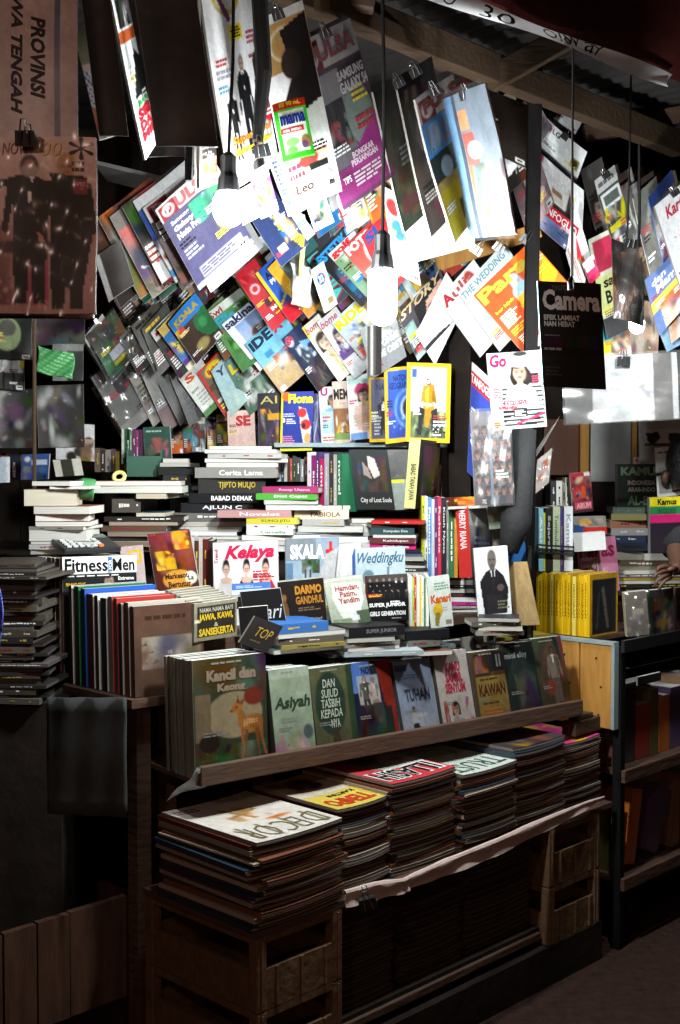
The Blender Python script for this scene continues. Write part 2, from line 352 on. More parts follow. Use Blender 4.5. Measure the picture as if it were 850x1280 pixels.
def slab(name, label, cat, TL, TR, BL, t=.006, ops=(), spine='L', spc=None, spt=None, page='e4e2da', m=None, bend=0, curl=0, wob=0,
         hard=0, group=None, res=None, back=None, seed=0, sleeve=None):
    """A book or magazine: root at its lower corner, children cover, page_block, lettering (and plastic_sleeve)."""
    TL, TR, BL = Vector(TL), Vector(TR), Vector(BL)
    U = TR - TL; w = U.length; x = U / w; up = TL - BL; sh = up.dot(x); yv = up - x * sh; h = yv.length; y = yv / h; z = x.cross(y)
    mw = Matrix(((x.x, y.x, z.x, BL.x), (x.y, y.y, z.y, BL.y), (x.z, y.z, z.z, BL.z), (0, 0, 0, 1)))
    root = thing(name, label, cat, mw, group); kids[root.name] = []
    e = max(.0018 if hard else .0005, 0); e = min(e, t * .2); ins = .0025 if hard else .0006
    rs = random.Random(hash((label, seed)) & 0xffff) if False else random.Random(sum(map(ord, label)) * 131 + int(BL.x * 1000))
    rng = np.random.default_rng(rs.randrange(1 << 30)); ph = rs.random() * 6
    def S(p):
        p = np.asarray(p, dtype=float).reshape(-1, 3); u, v, d = p[:, 0], p[:, 1], p[:, 2].copy()
        if bend: d = d + bend * 4 * u * (1 - u)
        if curl: d = d + curl * np.clip(v, 0, 1) ** 2.5
        if wob: d = d + wob * (np.sin(u * 5 + ph + v * 3) + .6 * np.sin(v * 7 - ph))
        return np.stack([u * w + (1 - v) * sh, (1 - v) * h, d], 1)
    cur = bool(bend or curl or wob)
    dist = max(BL.y, .5)
    if res is None:
        pw = w * FPX / dist / PXM; phh = h * FPX / dist / PXM
        nx = int(min(72, max(3, pw / 1.25))); ny = int(min(96, max(3, phh / 1.25)))
        if not any(o[0] in 'REPNBFG' for o in ops): nx, ny = (5, 5) if cur else (1, 1)
    else: nx, ny = res
    ops = list(ops) or [bg('777')]
    col = paint(ops, nx, ny, h / w if w else 1, rng).reshape(-1, 3)
    uu, vv = np.meshgrid(np.linspace(0, 1, nx + 1), np.linspace(0, 1, ny + 1))
    P = np.stack([uu.ravel(), vv.ravel(), np.zeros(uu.size)], 1)
    ii, jj = np.meshgrid(np.arange(nx), np.arange(ny)); q = (jj * (nx + 1) + ii).ravel()
    F = [tuple(r) for r in np.stack([q, q + nx + 1, q + nx + 2, q + 1], 1).tolist()]
    ring = [i for i in range(nx + 1)] + [j * (nx + 1) + nx for j in range(1, ny + 1)] + [ny * (nx + 1) + i for i in range(nx - 1, -1, -1)] + [j * (nx + 1) for j in range(ny - 1, 0, -1)]
    b0 = len(P); low = P[ring].copy(); low[:, 2] = -e
    P = np.vstack([P, low]); col = np.vstack([col, col[ring]])
    n = len(ring)
    for i in range(n):
        a, b = ring[i], ring[(i + 1) % n]; F.append((a, b, b0 + (i + 1) % n, b0 + i))
    def add(g, c):
        nonlocal P, col
        o = len(P); p, f = g; P = np.vstack([P, np.array(p)]); col = np.vstack([col, np.tile(L3(c), (len(p), 1))])
        F.extend(tuple(o + i for i in r) for r in f)
    bc = back or (spc or '8a8680'); nu = 12 if cur else 1
    add(gridbox(0, 1, 0, 1, -(t - e), -t, nu, nu), bc)
    so = (.0018 if hard else .0006)
    if spine == 'L': add(gridbox(-so / w, .0003, 0, 1, .0001, -t - .0001, 1, nu), spc or bc)
    if spine == 'R': add(gridbox(.9997, 1 + so / w, 0, 1, .0001, -t - .0001, 1, nu), spc or bc)
    if spine == 'B': add(gridbox(0, 1, .9997, 1 + so / h, .0001, -t - .0001, nu, 1), spc or bc)
    if spine == 'T': add(gridbox(0, 1, -so / h, .0003, .0001, -t - .0001, nu, 1), spc or bc)
    me = meshd('cover', S(P).tolist(), F, col, smooth=False)
    mm = m or PRINT
    kids[root.name].append(put('cover', me, mm, root))
    iu, iv = ins / w, ins / h
    pn = 12 if cur else 1; pd = .22 * t if cur else .0001
    p, f = gridbox(iu if spine != 'L' else .0004, 1 - iu if spine != 'R' else .9996, iv if spine != 'T' else .0004, 1 - iv if spine != 'B' else .9996,
                   -e - pd, -(t - e) + pd, pn, pn)
    kids[root.name].append(put('page_block', meshd('page_block', S(p).tolist(), f, np.tile(L3(page), (len(p), 1))), PAGE, root))
    LV = []; LF = []; LCc = []
    def addl(vs, fs, c):
        o = len(LV); LV.extend(vs); LF.extend(tuple(o + i for i in r) for r in fs); LCc.extend([L3(c)] * len(vs))
    k = 0
    for o in ops:
        if o[0] == 'T':
            _, s, u0, v0, u1, v1, c, bold, shear, rot = o; v2, f2 = txt(s, bold, shear, rot); k += 1
            if len(v2): addl(np.stack([u0 + (u1 - u0) * v2[:, 0], v0 + (v1 - v0) * v2[:, 1], np.full(len(v2), .0010 + .0001 * (k % 4))], 1).tolist(), f2, c)
        elif o[0] == 'L':
            _, u0, v0, u1, v1, nl, c, al = o; lh = (v1 - v0) / nl; k += 1
            for i in range(nl):
                ln = (u1 - u0) * (.55 + .45 * rs.random()); a = u0 if al == 'l' else (u1 - ln if al == 'r' else (u0 + u1 - ln) / 2); end = a + ln
                while a < end - 1e-4:
                    b = min(end, a + (u1 - u0) * (.10 + .2 * rs.random())); y0 = v0 + lh * i
                    addl([(a, y0 + lh * .2, .0006), (b, y0 + lh * .2, .0006), (b, y0 + lh * .75, .0006), (a, y0 + lh * .75, .0006)], [(0, 3, 2, 1)], c); a = b + (u1 - u0) * .035
    if spt:
        s, c = spt[0], spt[1]
        if s == '|':
            q = .12 + .2 * rs.random()
            while q < .86:
                e_ = min(.9, q + rs.uniform(.025, .11)); l_, h_ = rs.uniform(.3, .42), rs.uniform(.52, .66)
                if spine == 'B': addl([(q, 1 + (so + .0006) / h, -t * l_), (e_, 1 + (so + .0006) / h, -t * l_), (e_, 1 + (so + .0006) / h, -t * h_), (q, 1 + (so + .0006) / h, -t * h_)], [(0, 3, 2, 1)], c)
                else: addl([(-(so + .0006) / w, q, -t * l_), (-(so + .0006) / w, e_, -t * l_), (-(so + .0006) / w, e_, -t * h_), (-(so + .0006) / w, q, -t * h_)], [(0, 1, 2, 3)], c)
                q = e_ + rs.choice((.012, .016, .02, .25))
            s = ''
        a0, a1 = (spt[2], spt[3]) if len(spt) > 2 else (.12, .7); q0, q1 = (spt[4], spt[5]) if len(spt) > 4 else (.25, .75)
        if spine == 'L':
            v2, f2 = txt(s, .02, 0, -90)
            addl(np.stack([np.full(len(v2), -(so + .0006) / w), a0 + (a1 - a0) * v2[:, 1], -t + t * (q0 + (q1 - q0) * v2[:, 0])], 1).tolist(), f2, c)
        elif spine == 'B':
            v2, f2 = txt(s, .02, 0, 0)
            addl(np.stack([a0 + (a1 - a0) * v2[:, 0], np.full(len(v2), 1 + (so + .0006) / h), -t * (q0 + (q1 - q0) * v2[:, 1])], 1).tolist(), f2, c)
    if LV:
        lo = put('lettering', meshd('lettering', S(LV).tolist(), LF, np.array(LCc)), INK, root); lo['kind'] = 'stuff'; kids[root.name].append(lo)
    if sleeve:
        nu = 14; g = .0095; pp = []
        for j in range(nu + 1):
            for i in range(nu + 1): pp.append((-.03 + 1.06 * i / nu, -.03 + 1.05 * j / nu, g + .004 * math.sin(i * 1.1 + j * .6 + ph) + .003 * math.sin(j * 1.7 - i * .5)))
        ff = [(j * (nu + 1) + i, (j + 1) * (nu + 1) + i, (j + 1) * (nu + 1) + i + 1, j * (nu + 1) + i + 1) for j in range(nu) for i in range(nu)]
        kids[root.name].append(put('plastic_sleeve', meshd('plastic_sleeve', S(pp).tolist(), ff, smooth=True), sleeve, root))
    root['t'] = t
    return root
def behind(root, n, label, step=None, jit=.002, seed=1, lift=0):
    """n copies of a standing book in line behind it."""
    rs = random.Random(seed + n); z = root.matrix_world.to_3x3() @ Vector((0, 0, 1)); x = root.matrix_world.to_3x3() @ Vector((1, 0, 0)); y = root.matrix_world.to_3x3() @ Vector((0, 1, 0))
    step = step or root['t'] * 1.08
    for i in range(1, n + 1):
        c = copy_tree(root, None, -z * (step * i) + x * rs.uniform(-jit, jit) * 2 + y * (lift * i + rs.uniform(-jit, 0)))
        c['label'] = label + ('' if n == 1 else ', ' + ('next to it' if i == 1 else 'hindmost' if i == n else ORD[i] + ' one back')); c['group'] = label
        for ch in list(c.children):
            if ch.name.startswith('lettering'): bpy.data.objects.remove(ch)
def M(label, TL, TR, BL, Y, ops, t=.005, yaw=0, dr=0, db=0, cat='magazine', name=None, asp=.75, **k):
    """A cover seen in the photograph: three picture corners and a distance; yaw=+1/-1 turns the far edge away until the true width is reached."""
    a, b, c = at(*TL, Y), at(*TR, Y + dr), at(*BL, Y + db)
    if yaw:
        wt = (c - a).length * asp; wp = (at(*TR, Y) - a).length; d = math.sqrt(max(wt * wt - wp * wp, 0)) * yaw; b = at(*TR, Y + d)
    rr = random.Random(label)
    if cat == 'magazine' and not k.pop('plain', 0):
        ops = list(ops); big = (a - b).length * FPX / Y > 30
        if big and len(ops) > 2 and sum(o[0] == 'L' for o in ops) < 3:
            for _ in range(3):
                u0 = rr.choice((.06, .08, .58, .62)); v0 = rr.uniform(.3, .85); ops.append(Ln(u0, v0, u0 + .34, v0 + rr.uniform(.05, .11), rr.choice((2, 3)), rr.choice(('f0f0f0', '222', 'e8d040', 'b02a38', 'e8e8e8'))))
            if rr.random() < .6: ops += [R(.78, .90, .95, .97, 'e8e8e8'), Ln(.8, .91, .94, .96, 1, '222')]
        if 'wob' not in k: k['wob'] = rr.uniform(.0008, .0022)
        if 'bend' not in k: k['bend'] = rr.uniform(-.010, .006)
        if 'curl' not in k and abs(TL[0] - BL[0]) > 8: k['curl'] = rr.uniform(-.006, .024)
    return slab(name or cat.replace(' ', '_'), label, cat, a, b, c, t, ops, **k)
def auto(seed, base='8a8a88', dark=False):
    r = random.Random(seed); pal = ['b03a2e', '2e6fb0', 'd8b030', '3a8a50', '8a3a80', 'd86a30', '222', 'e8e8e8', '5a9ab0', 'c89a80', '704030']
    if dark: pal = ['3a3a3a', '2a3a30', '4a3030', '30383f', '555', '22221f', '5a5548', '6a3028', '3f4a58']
    c = lambda: r.choice(pal)
    o = [bg(base, c() if r.random() < .5 else base), Bl(0, .2, 1, 1, [c(), c(), c(), c()], 9, .2), R(0, 0, 1, .2, r.choice(['e0e0e0', c(), base])), Nz(.25, 5)]
    k = r.random()
    if k < .45: o.append(Fc(.5 + r.uniform(-.15, .15), .5, .15, cloth=c()))
    elif k < .7: o += [Fg(.4 + r.uniform(-.1, .1), .25, .7, cloth=c(), legs=c()), R(.62, .4, .95, .6, c())]
    else: o += [R(.1, .3, .6, .62, c(), c()), El(.65, .7, .22, .15, c())]
    o += [Ln(.08, .05, .8, .16, 1, r.choice(['222', 'b02020', 'f0f0f0', 'e8c040'])), Ln(.06, .6, .4, .85, 5, 'eee'), R(.78, .88, .95, .97, 'f0f0f0')]
    return o
ORD = ['', 'first', 'second', 'third', 'fourth', 'fifth', 'sixth', 'seventh', 'eighth', 'ninth', 'tenth', 'eleventh', 'twelfth', 'thirteenth', 'fourteenth', 'fifteenth', 'sixteenth', 'seventeenth', 'eighteenth', 'nineteenth', 'twentieth', 'twenty-first', 'twenty-second', 'twenty-third', 'twenty-fourth', 'twenty-fifth', 'twenty-sixth', 'twenty-seventh', 'twenty-eighth', 'twenty-ninth', 'thirtieth']
def stack(x0, x1, yb, Y, items, where, depth=.20, dr=0, cat='book', jit=3, z=None, gap=.0004, pg='dddbd2'):
    """Books lying flat, listed bottom to top: (dx0, dx1, thickness px, 's' spine or 'p' pages forward, colour, colour word[, text, text colour])."""
    rs = random.Random(int(x0 * 7 + yb)); zz = at(x0, yb, Y).z if z is None else z; n = len(items); out = []
    for i, it in enumerate(items):
        d0, d1, tp, kd, c, word = it[:6]; tx = it[6] if len(it) > 6 else None; tc = it[7] if len(it) > 7 else 'eee'
        t = tp / FPX * Y; j = rs.uniform(0, .012); yy = Y + j; sk = rs.uniform(-.02, .02)
        a = colx(x0 + d0, yy, zz + t); b = colx(x1 + d1, yy + dr + sk, zz + t); e = (b - a); pr = Vector((-e.y, e.x, 0)).normalized() * depth * rs.uniform(.9, 1.05)
        pos = 'topmost' if i == n - 1 else ('lowest' if i == 0 else ORD[n - i] + ' down')
        lab = f'{word} {"spine" if kd == "s" else "edged"} {cat}, {pos} in {where}'
        cov = c if kd == 's' else it[8] if len(it) > 8 else rs.choice(['777', '4a4a4e', '8a4a3a', '3a5a6a', 'b0a890', '303034', 'c8c8c4'])
        out.append(slab(cat, lab, cat, a + pr, b + pr, a, t, [bg(cov)], spine='B' if kd == 's' else 'T', spc=c if kd == 's' else cov, back=cov,
             page=c if kd == 'p' else pg, hard=1 if t > .018 and kd == 's' else 0, spt=(tx, tc, .3, .85, .25, .75) if tx and kd == 's' else ('|', rs.choice(('d8d4c8', 'b8a040', 'e8e8e8', '8a2a28', '222222'))) if kd == 's' and tp >= 4 else None))
        zz += t + gap
    return out
def spines(x0, x1, yt, yb, Y, items, where, depth=.15, dr=0, lean=0, cat='book', zz=None):
    """Upright books, spines to the viewer, listed in picture order: (relative width, colour, colour word, top inset px[, text, text colour])."""
    tot = sum(i[0] for i in items); x = x0; n = len(items); prev = None
    for i, it in enumerate(items):
        w = (x1 - x0) * it[0] / tot; f = (x - x0) / (x1 - x0); f1 = (x + w - x0) / (x1 - x0); ytop = yt + it[3]
        y0, y1 = Y + dr * f, Y + dr * f1
        A = at(x + lean, ytop, y0); B = at(x + w + lean, ytop, y1); D = at(x + w, yb, y1)
        if zz: q = zz[1] - it[3] / FPX * y1; A = colx(x + lean, y0, q); B = colx(x + w + lean, y1, q); D = colx(x + w, y1, zz[0])
        e = (B - A); t = e.length * random.Random(x).uniform(.88, .97)
        pr = Vector((-e.y, e.x, 0)).normalized() * depth
        lab = f'{it[2]} spine book, ' + ('at the outer end of' if i == 0 else f'{ORD[i]} after the {items[0][2]} one in') + f' {where}'
        slab(cat, lab, cat, B, B + pr, D, t, [bg(it[1])], spine='L', spc=it[1], back=it[1], spt=(it[4], it[5]) if len(it) > 4 else ('|', random.Random(x).choice(('d8d4c8', 'b8a040', 'e8e8e8', '2a2422'))), page='d8d5cc')
        x += w
def clip(label, px, py, Y, s=.03, roll=0, c=None):
    p = at(px, py, Y); r = math.radians(roll); x = Vector((math.cos(r), 0, -math.sin(r))); dn = Vector((-math.sin(r), 0, -math.cos(r))); n = Vector((0, -1, 0))
    o = thing('binder_clip', label, 'binder clip', p, 'black binder clips')
    b = MB(); v = []
    for k, (a, d) in enumerate(((-.5, 0), (.5, 0), (.55, .75), (-.55, .75))):
        th = .32 if k < 2 else .08
        v.append((p + x * a * s + dn * d * s + n * th * s, p + x * a * s + dn * d * s - n * th * s))
    base = len(b.v)
    for f_, k_ in v: b.v += [tuple(f_), tuple(k_)]
    b.f += [[0, 2, 4, 6][::-1], [1, 3, 5, 7], [0, 1, 3, 2], [2, 3, 5, 4], [4, 5, 7, 6], [6, 7, 1, 0]]
    b.build('clamp', BLACKM, o)
    for sg in (1, -1):
        q = [p + dn * .7 * s + x * .25 * s + n * .1 * s * sg, p + dn * .2 * s + x * .2 * s + n * .45 * sg * s, p - dn * .55 * s + x * .12 * s + n * .5 * s * sg,
             p - dn * .55 * s - x * .12 * s + n * .5 * s * sg, p + dn * .2 * s - x * .2 * s + n * .45 * s * sg, p + dn * .7 * s - x * .25 * s + n * .1 * s * sg]
        MB().tube(q, .0012, 5).build('wire_handle', WIRE, o)
    return o
def string(label, pts, r=.0025, m=None, name='dangling_rope', cat='cord', group=None):
    b = MB(); b.tube(pts, r, 6); o = b.build(name, m or CORD, None, base=pts[-1]); return tag(o, label, cat, group)
# ================================================================== LAMPS
def cfl(label, px, py, Y, top, power, r=.026, ln=.11, sk=1.0):
    p = at(px, py, Y); o = thing('light_bulb', label, 'light bulb', p + Vector((0, 0, -ln / 2)))
    b = MB(); n = 9
    prof = [(-ln / 2 + r * (1 - math.cos(k * math.pi / 2 / n)), max(r * math.sin(k * math.pi / 2 / n), .001)) for k in range(n + 1)] + [(ln / 2 - r * .5, r), (ln / 2, r * .72)]
    b.tube([p + Vector((0, 0, q[0])) for q in prof], [q[1] for q in prof], 20); area = 2 * math.pi * r * ln
    b.build('glass_tube', emit_mat('lit_glass', (.93, 1, .99), power / area / math.pi), o, smooth=True)
    s = MB(); z0 = ln / 2
    s.tube([p + Vector((0, 0, z)) for z in (z0 - .002, z0, z0 + .03, z0 + .04, z0 + .075, z0 + .085)], [q * sk for q in (.024, .026, .022, .018, .018, .008)], 14)
    s.build('socket', BLACKM, o, smooth=False)
    e = p + Vector((0, 0, z0 + .08)); c = MB(); c.tube([e, e + (top - e) * .5 + Vector((.004, 0, 0)), top], .004, 6); c.build('cord', CORD, o)
    return o
cfl('glaring white bulb hanging on a long cord in front of the tilted covers', 478, 372, 2.68, at(478, -30, 2.68), 42 * BULB_POW, .032, .125)
cfl('glaring white bulb half hidden before the folded blue phone magazine', 286, 262, 2.62, at(292, -40, 2.7), 13 * BULB_POW, .034, .075)
cfl('small white bulb glowing at the foot of the silver foil sleeve', 796, 407, 3.40, at(799, 180, 3.42), 15 * BULB_POW, .021, .045, .55)

# ================================================================== GROUND, ROOF, POSTS, WALLS
g = MB(); g.sheet(lambda u, v: (-30 + 60 * u, -20 + 60 * v, G + .006 * math.sin(u * 900) * math.sin(v * 700)), 60, 60); struct(g.build('ground', ASPH, base=(0, 0, G)))
def plank_wall(name, o, ex, ez, n, m, label, cat, th=.02, gap=.004):
    o, ex, ez = Vector(o), Vector(ex), Vector(ez); nrm = ex.cross(ez).normalized(); r = thing(name, label, cat, o); rs = random.Random(n)
    for i in range(n):
        MB().box(o + ex * (i / n) + ex.normalized() * gap / 2 + nrm * rs.uniform(-.004, .004), ex / n - ex.normalized() * gap * rs.choice((.4, 1, 1.6)), ez * rs.uniform(.96, 1), nrm * th).build('plank', m, r)
    return r
plank_wall('back_wall', (-2.6, 5.0, G), (5.6, 0, 0), (0, 0, 2.98), 22, DARK, 'soot dark plank wall behind the tilted covers', 'wall')
plank_wall('side_wall', (-1.75, 2.6, G), (0, 2.4, 0), (0, 0, 2.98), 10, DARK, 'dark plank side wall at the anime poster end of the stall', 'wall')
# awning: corrugated sheets on beams
EA, EB = at(560, -10, 2.62), at(835, 98, 3.19)
ed = (EB - EA).normalized(); en = Vector((-ed.y, ed.x, 0))
P0 = EA - ed * 2.6 + Vector((0, 0, .24)) + en * .03; rf = thing('awning_roof', 'dark corrugated sheet roof above the hanging magazines', 'roof', EA)
for i in range(6):
    o = P0 + ed * (.84 * i) + Vector((0, 0, .006 * (i % 2)))
    b = MB(); b.sheet(lambda u, v, o=o: o + ed * (.86 * u) + en * (2.9 * v) + Vector((0, 0, .16 * v + .009 * math.sin(u * 2 * math.pi * 13))), 88, 3); b.build('roof_sheet', ROOFM, rf, smooth=True)
def beam(a, b, w, h, m, label, name='roof_beam'):
    q = MB(); q.bar(a, b, w, h); o = q.build(name, m, None, base=a, bevel=.004); return tag(o, label, 'beam', 'roof beams')
def on_line(px0, py0, px1, py1, Y, ext0=0, ext1=0):
    a = at(px0, py0, Y); b = atz(px1, py1, a.z); d = (b - a).normalized(); return a - d * ext0, b + d * ext1
a, b = on_line(480, 32, 668, 108, 3.2, .9, .9); beam(a, b, .05, .085, MIDWOOD, 'long brown rafter sloping across above the hung magazines')
a, b = on_line(560, 18, 650, 52, 3.75, .5, 1.6); beam(a, b, .05, .09, BROWN, 'shadowed rafter close under the corrugated sheets')
beam(at(600, 108, 3.55), at(712, 44, 3.55), .04, .07, MIDWOOD, 'short cross strut nailed between rafter and black post')
beam(at(402, 0, 2.9), at(560, 78, 3.5), .045, .05, MIDWOOD, 'pale brown batten behind the long rafter')
beam(at(320, -30, 3.0), at(470, -8, 3.0), .05, .09, BROWN, 'dark rafter above the red titled phone magazines')
beam(at(730, 168, 4.3), at(860, 142, 4.3), .04, .06, BROWN, 'far dark crossbar above the row of pale magazines')
t = MB(); t.sheet(lambda u, v: EA - ed * .5 + ed * (2.6 * u) + Vector((0, 0, .003)) - en * (1.1 * v) + Vector((0, 0, .62 * v + .03 * math.sin(v * math.pi) + .008 * v * math.sin(u * 30))), 40, 12)
tag(t.build('canopy_cloth', TARP, smooth=True, solid=.004), 'dark maroon canopy cloth above the white hem', 'canopy')
hw = .040
hm = thing('hem_strip', 'white cloth hem scribbled with black curls along the awning edge', 'hem strip', EB)
b = MB(); HN = -en * .02
def hemf(u, v): return EA - ed * .3 + (EB - EA + ed * .28) * u + Vector((0, 0, -hw * v * (1 - .25 * u))) - en * (.012 * math.sin(v * 3 + u * 9)) + HN
b.sheet(hemf, 40, 3); b.build('cloth', HEM, hm, smooth=True)
LVv = MB()
for s, u0, u1 in (('D', .18, .22), ('O', .24, .275), ('3', .34, .385), ('0', .395, .45), ('O', .53, .57), ('k', .575, .61), ('w', .60, .65), ('a', .655, .69), ('Y', .69, .73)):
    v2, f2 = txt(s, 0, .25)
    n = len(LVv.v)
    for q in v2: LVv.v.append(tuple(hemf(u0 + (u1 - u0) * q[0], .1 + .8 * q[1]) - en * .003))
    LVv.f += [[n + i for i in f] for f in f2]
LVv.build('scribble', CORD, hm)
def post(label, px, y0, y1, Y, w, m=BLACKM, px2=None, name='wooden_post'):
    a = at(px, y0, Y); b = at(px2 or px, y1, Y); q = MB(); q.bar(b, a, w, w, Vector((0, 1, 0))); return tag(q.build(name, m, None, base=b, bevel=.004), label, 'post')
BPOST = mat('black_painted_post', (.010, .009, .009), .85, noise=1, nscale=8, stretch=(4, 4, 1), bump=.2, spec=.08)
post('slim black post rising past the red banded magazine to the roof', 669, 75, 800, 3.75, .042, BPOST, 657)
post('dark timber post standing beside the yellow framed covers', 573, 300, 760, 4.1, .075, DARK, 574)
post('thin dark post behind the black hanging strap', 205, 30, 700, 4.4, .04, DARK)
post('thin grey post beside the green plastic bag', 43, 395, 640, 3.6, .011, MIDWOOD, 43)
# cabinet doors at the back of the right hand stall
cb = thing('wooden_cabinet', 'old cabinet with brown and grey doors behind the dictionaries', 'cabinet', at(690, 660, 4.9))
def cpan(n, x0, y0, x1, y1, Y, m, th=.02):
    a = at(x0, y1, Y); b = at(x1, y0, Y); MB().box((a.x, Y, a.z), (b.x - a.x, 0, 0), (0, th, 0), (0, 0, b.z - a.z)).build(n, m, cb, bevel=.002)
BDOOR = mat('brown_door_board', (.13, .042, .018), .55, noise=1, nscale=6, stretch=(6, 6, 1), col2=(.09, .03, .015))
cpan('door', 680, 524, 724, 594, 4.88, BDOOR); cpan('stile', 725, 520, 737, 640, 4.86, PALE); cpan('door', 738, 505, 789, 602, 4.88, STEEL); cpan('stile', 790, 505, 797, 640, 4.86, PALE)
cpan('door', 798, 500, 900, 610, 4.88, STEEL); cpan('rail', 685, 602, 900, 640, 4.87, DARK); cpan('side', 640, 480, 679, 640, 4.9, DARK)

# ================================================================== TABLES AND SHELVES
def prism(pts, z, th, mb): 
    n = len(pts); b0 = len(mb.v)
    mb.v += [(p[0], p[1], z) for p in pts] + [(p[0], p[1], z - th) for p in pts]
    mb.f += [[b0 + i for i in range(n)], [b0 + n + i for i in range(n)][::-1]] + [[b0 + i, b0 + n + i, b0 + n + (i + 1) % n, b0 + (i + 1) % n] for i in range(n)]
    return mb
mt = thing('display_table', 'large dark stepped table carrying the middle rows of books', 'table', (-.2, 3.8, 0))
prism([(-.52, 3.065), (.50, 3.85), (.70, 4.7), (-1.3, 4.7), (-1.3, 3.62), (-.9, 3.55)], .952, .03, MB()).build('table_top', BROWN, mt)
for x, y in ((-.5, 3.2), (.5, 3.95), (.55, 4.5), (-1.2, 4.5)): MB().box((x, y, G), (.06, 0, 0), (0, .06, 0), (0, 0, .922 - G)).build('leg', BROWN, mt)
MB().box((.085, 3.60, .953), (.20, 0, 0), (0, .155, 0), (0, 0, .105)).build('step', DARK, mt)
MB().box((-1.28, 3.76, .953), (1.62, 0, 0), (0, .85, 0), (0, 0, .185)).build('step', DARK, mt)
MB().box((-.22, 3.95, 1.139), (.55, 0, 0), (0, .35, 0), (0, 0, .135)).build('step', DARK, mt)
MB().box((-.22, 4.02, 1.4835), (.58, 0, 0), (0, .14, 0), (0, 0, .014)).build('rack_ledge', BLUEP, mt)
MB().box((-.22, 4.12, 1.275), (.02, 0, 0), (0, .05, 0), (0, 0, .207)).build('rack_leg', BROWN, mt); MB().box((.33, 4.12, 1.275), (.02, 0, 0), (0, .05, 0), (0, 0, .207)).build('rack_leg', BROWN, mt)
# book tray
TZ = .647
tr = thing('book_tray', 'sloping wooden tray with a front lip holding the children books', 'tray', try_(0, 0, TZ))
MB().box(try_(0, -.018, TZ), T1 * 1.375, T2 * .018, UP * .048).build('front_lip', BROWN, tr, bevel=.003)
MB().box(try_(0, .0, TZ), T1 * 1.36, T2 * .36, UP * .012).build('bottom_board', BROWN, tr)
MB().box(try_(.02, .36, TZ - .32), T1 * 1.30, T2 * .02, UP * .55).build('back_board', DARK, tr)
ep = thing('end_panel', 'yellow pine end panel with nail holes and chipped blue edges', 'panel', Vector((.861, 3.745, .589)))
EP0 = Vector((.861, 3.745, .590)); rs = random.Random(4)
for i in range(3):
    o = EP0 + E2 * (.012 + .118 * i); MB().box(o - E1 * .001 * i, E2 * .114, E1 * .02, UP * .265).build('plank', PALE, ep, bevel=.0015)
    for k in range(3):
        q = o + E2 * (.03 + .06 * rs.random()) + UP * (.04 + .09 * k) - E1 * .0035; MB().tube([q, q + E1 * .004], .0032, 6).build('nail', BLACKM, ep)
MB().box(EP0 + UP * .2655 - E1 * .005, E2 * .37, E1 * .03, UP * .010).build('blue_cap', BLUEP, ep); MB().box(EP0 - E1 * .003 - E2 * .001, E2 * .011, E1 * .026, UP * .265).build('blue_edge', BLUEP, ep)
# crates under the front counter
def crate(t0, z0, label, w=.276, d=.42, h=.172):
    P = lambda a, b, c: ctr(t0 + a, b, z0 + c); o = thing('wooden_crate', label, 'crate', P(0, 0, 0), 'wooden crates under the front counter'); pw = .03
    for a in (0, w - pw):
        for b in (0, d - pw): MB().box(P(a, b, 0), E1 * pw, E2 * pw, UP * h).build('corner_post', CRATEM, o, bevel=.003)
    for b in (.004, d - .016): 
        MB().box(P(pw, b, 0), E1 * (w - 2 * pw), E2 * .012, UP * h * .55).build('side_board', CRATEM, o); MB().box(P(pw, b, h * .9), E1 * (w - 2 * pw), E2 * .012, UP * h * .1).build('top_rail', CRATEM, o)
    for a in (.004, w - .016):
        MB().box(P(a, pw, 0), E1 * .012, E2 * (d - 2 * pw), UP * h * .55).build('side_board', CRATEM, o); MB().box(P(a, pw, h * .9), E1 * .012, E2 * (d - 2 * pw), UP * h * .1).build('top_rail', CRATEM, o)
    for a in (.06, w / 2, w - .06): MB().box(P(a, -.001, .004), E1 * .008, E2 * .0046, UP * h * .53).build('rib', CRATEM, o)
    for b in (.08, d / 2, d - .08): MB().box(P(-.001, b, .004), E1 * .0046, E2 * .008, UP * h * .53).build('rib', CRATEM, o)
    for a in (.012, w - .018): MB().box(P(a, -.003, .006), E1 * .007, E2 * .0035, UP * (h - .012)).build('post_groove', CRATEM, o)
    MB().box(P(.016, .016, .01), E1 * (w - .032), E2 * (d - .032), UP * .008).build('bottom_board', CRATEM, o)
crate(0, 0, 'wooden crate on the ground under the white topped magazine stack'); crate(0, .174, 'upper crate directly beneath the white topped magazine stack')
crate(1.15, 0, 'lowest crate at the paper roll tip, on the ground'); crate(1.15, .174, 'crate resting on another at the paper roll tip')
tag(MB().box(ctr(-.005, .0, .3475), E1 * 1.50, E2 * .42, UP * .016).build('counter_board', BROWN, base=ctr(0, 0, .3475)), 'long dark board lying on the crates below the magazine stacks', 'board')
tag(MB().box(ctr(-.01, .0, G), E1 * 1.45, E2 * .42, UP * (-G - .001)).build('sleeper_plinth', DARK, base=ctr(0, 0, G)), 'dark low plinth of sleepers under the crates', 'plinth')
tag(MB().box(ctr(.29, .02, .02), E1 * .85, E2 * .035, UP * .022).build('floor_batten', BROWN, base=ctr(.29, .02, .02), bevel=.003), 'brown batten low between the crates', 'batten')
tag(MB().box(ctr(.285, .03, .042), E1 * .86, E2 * .33, UP * .012).build('lower_board', DARK, base=ctr(.29, .03, .042)), 'dark low board under the hidden stacks between the crates', 'board')
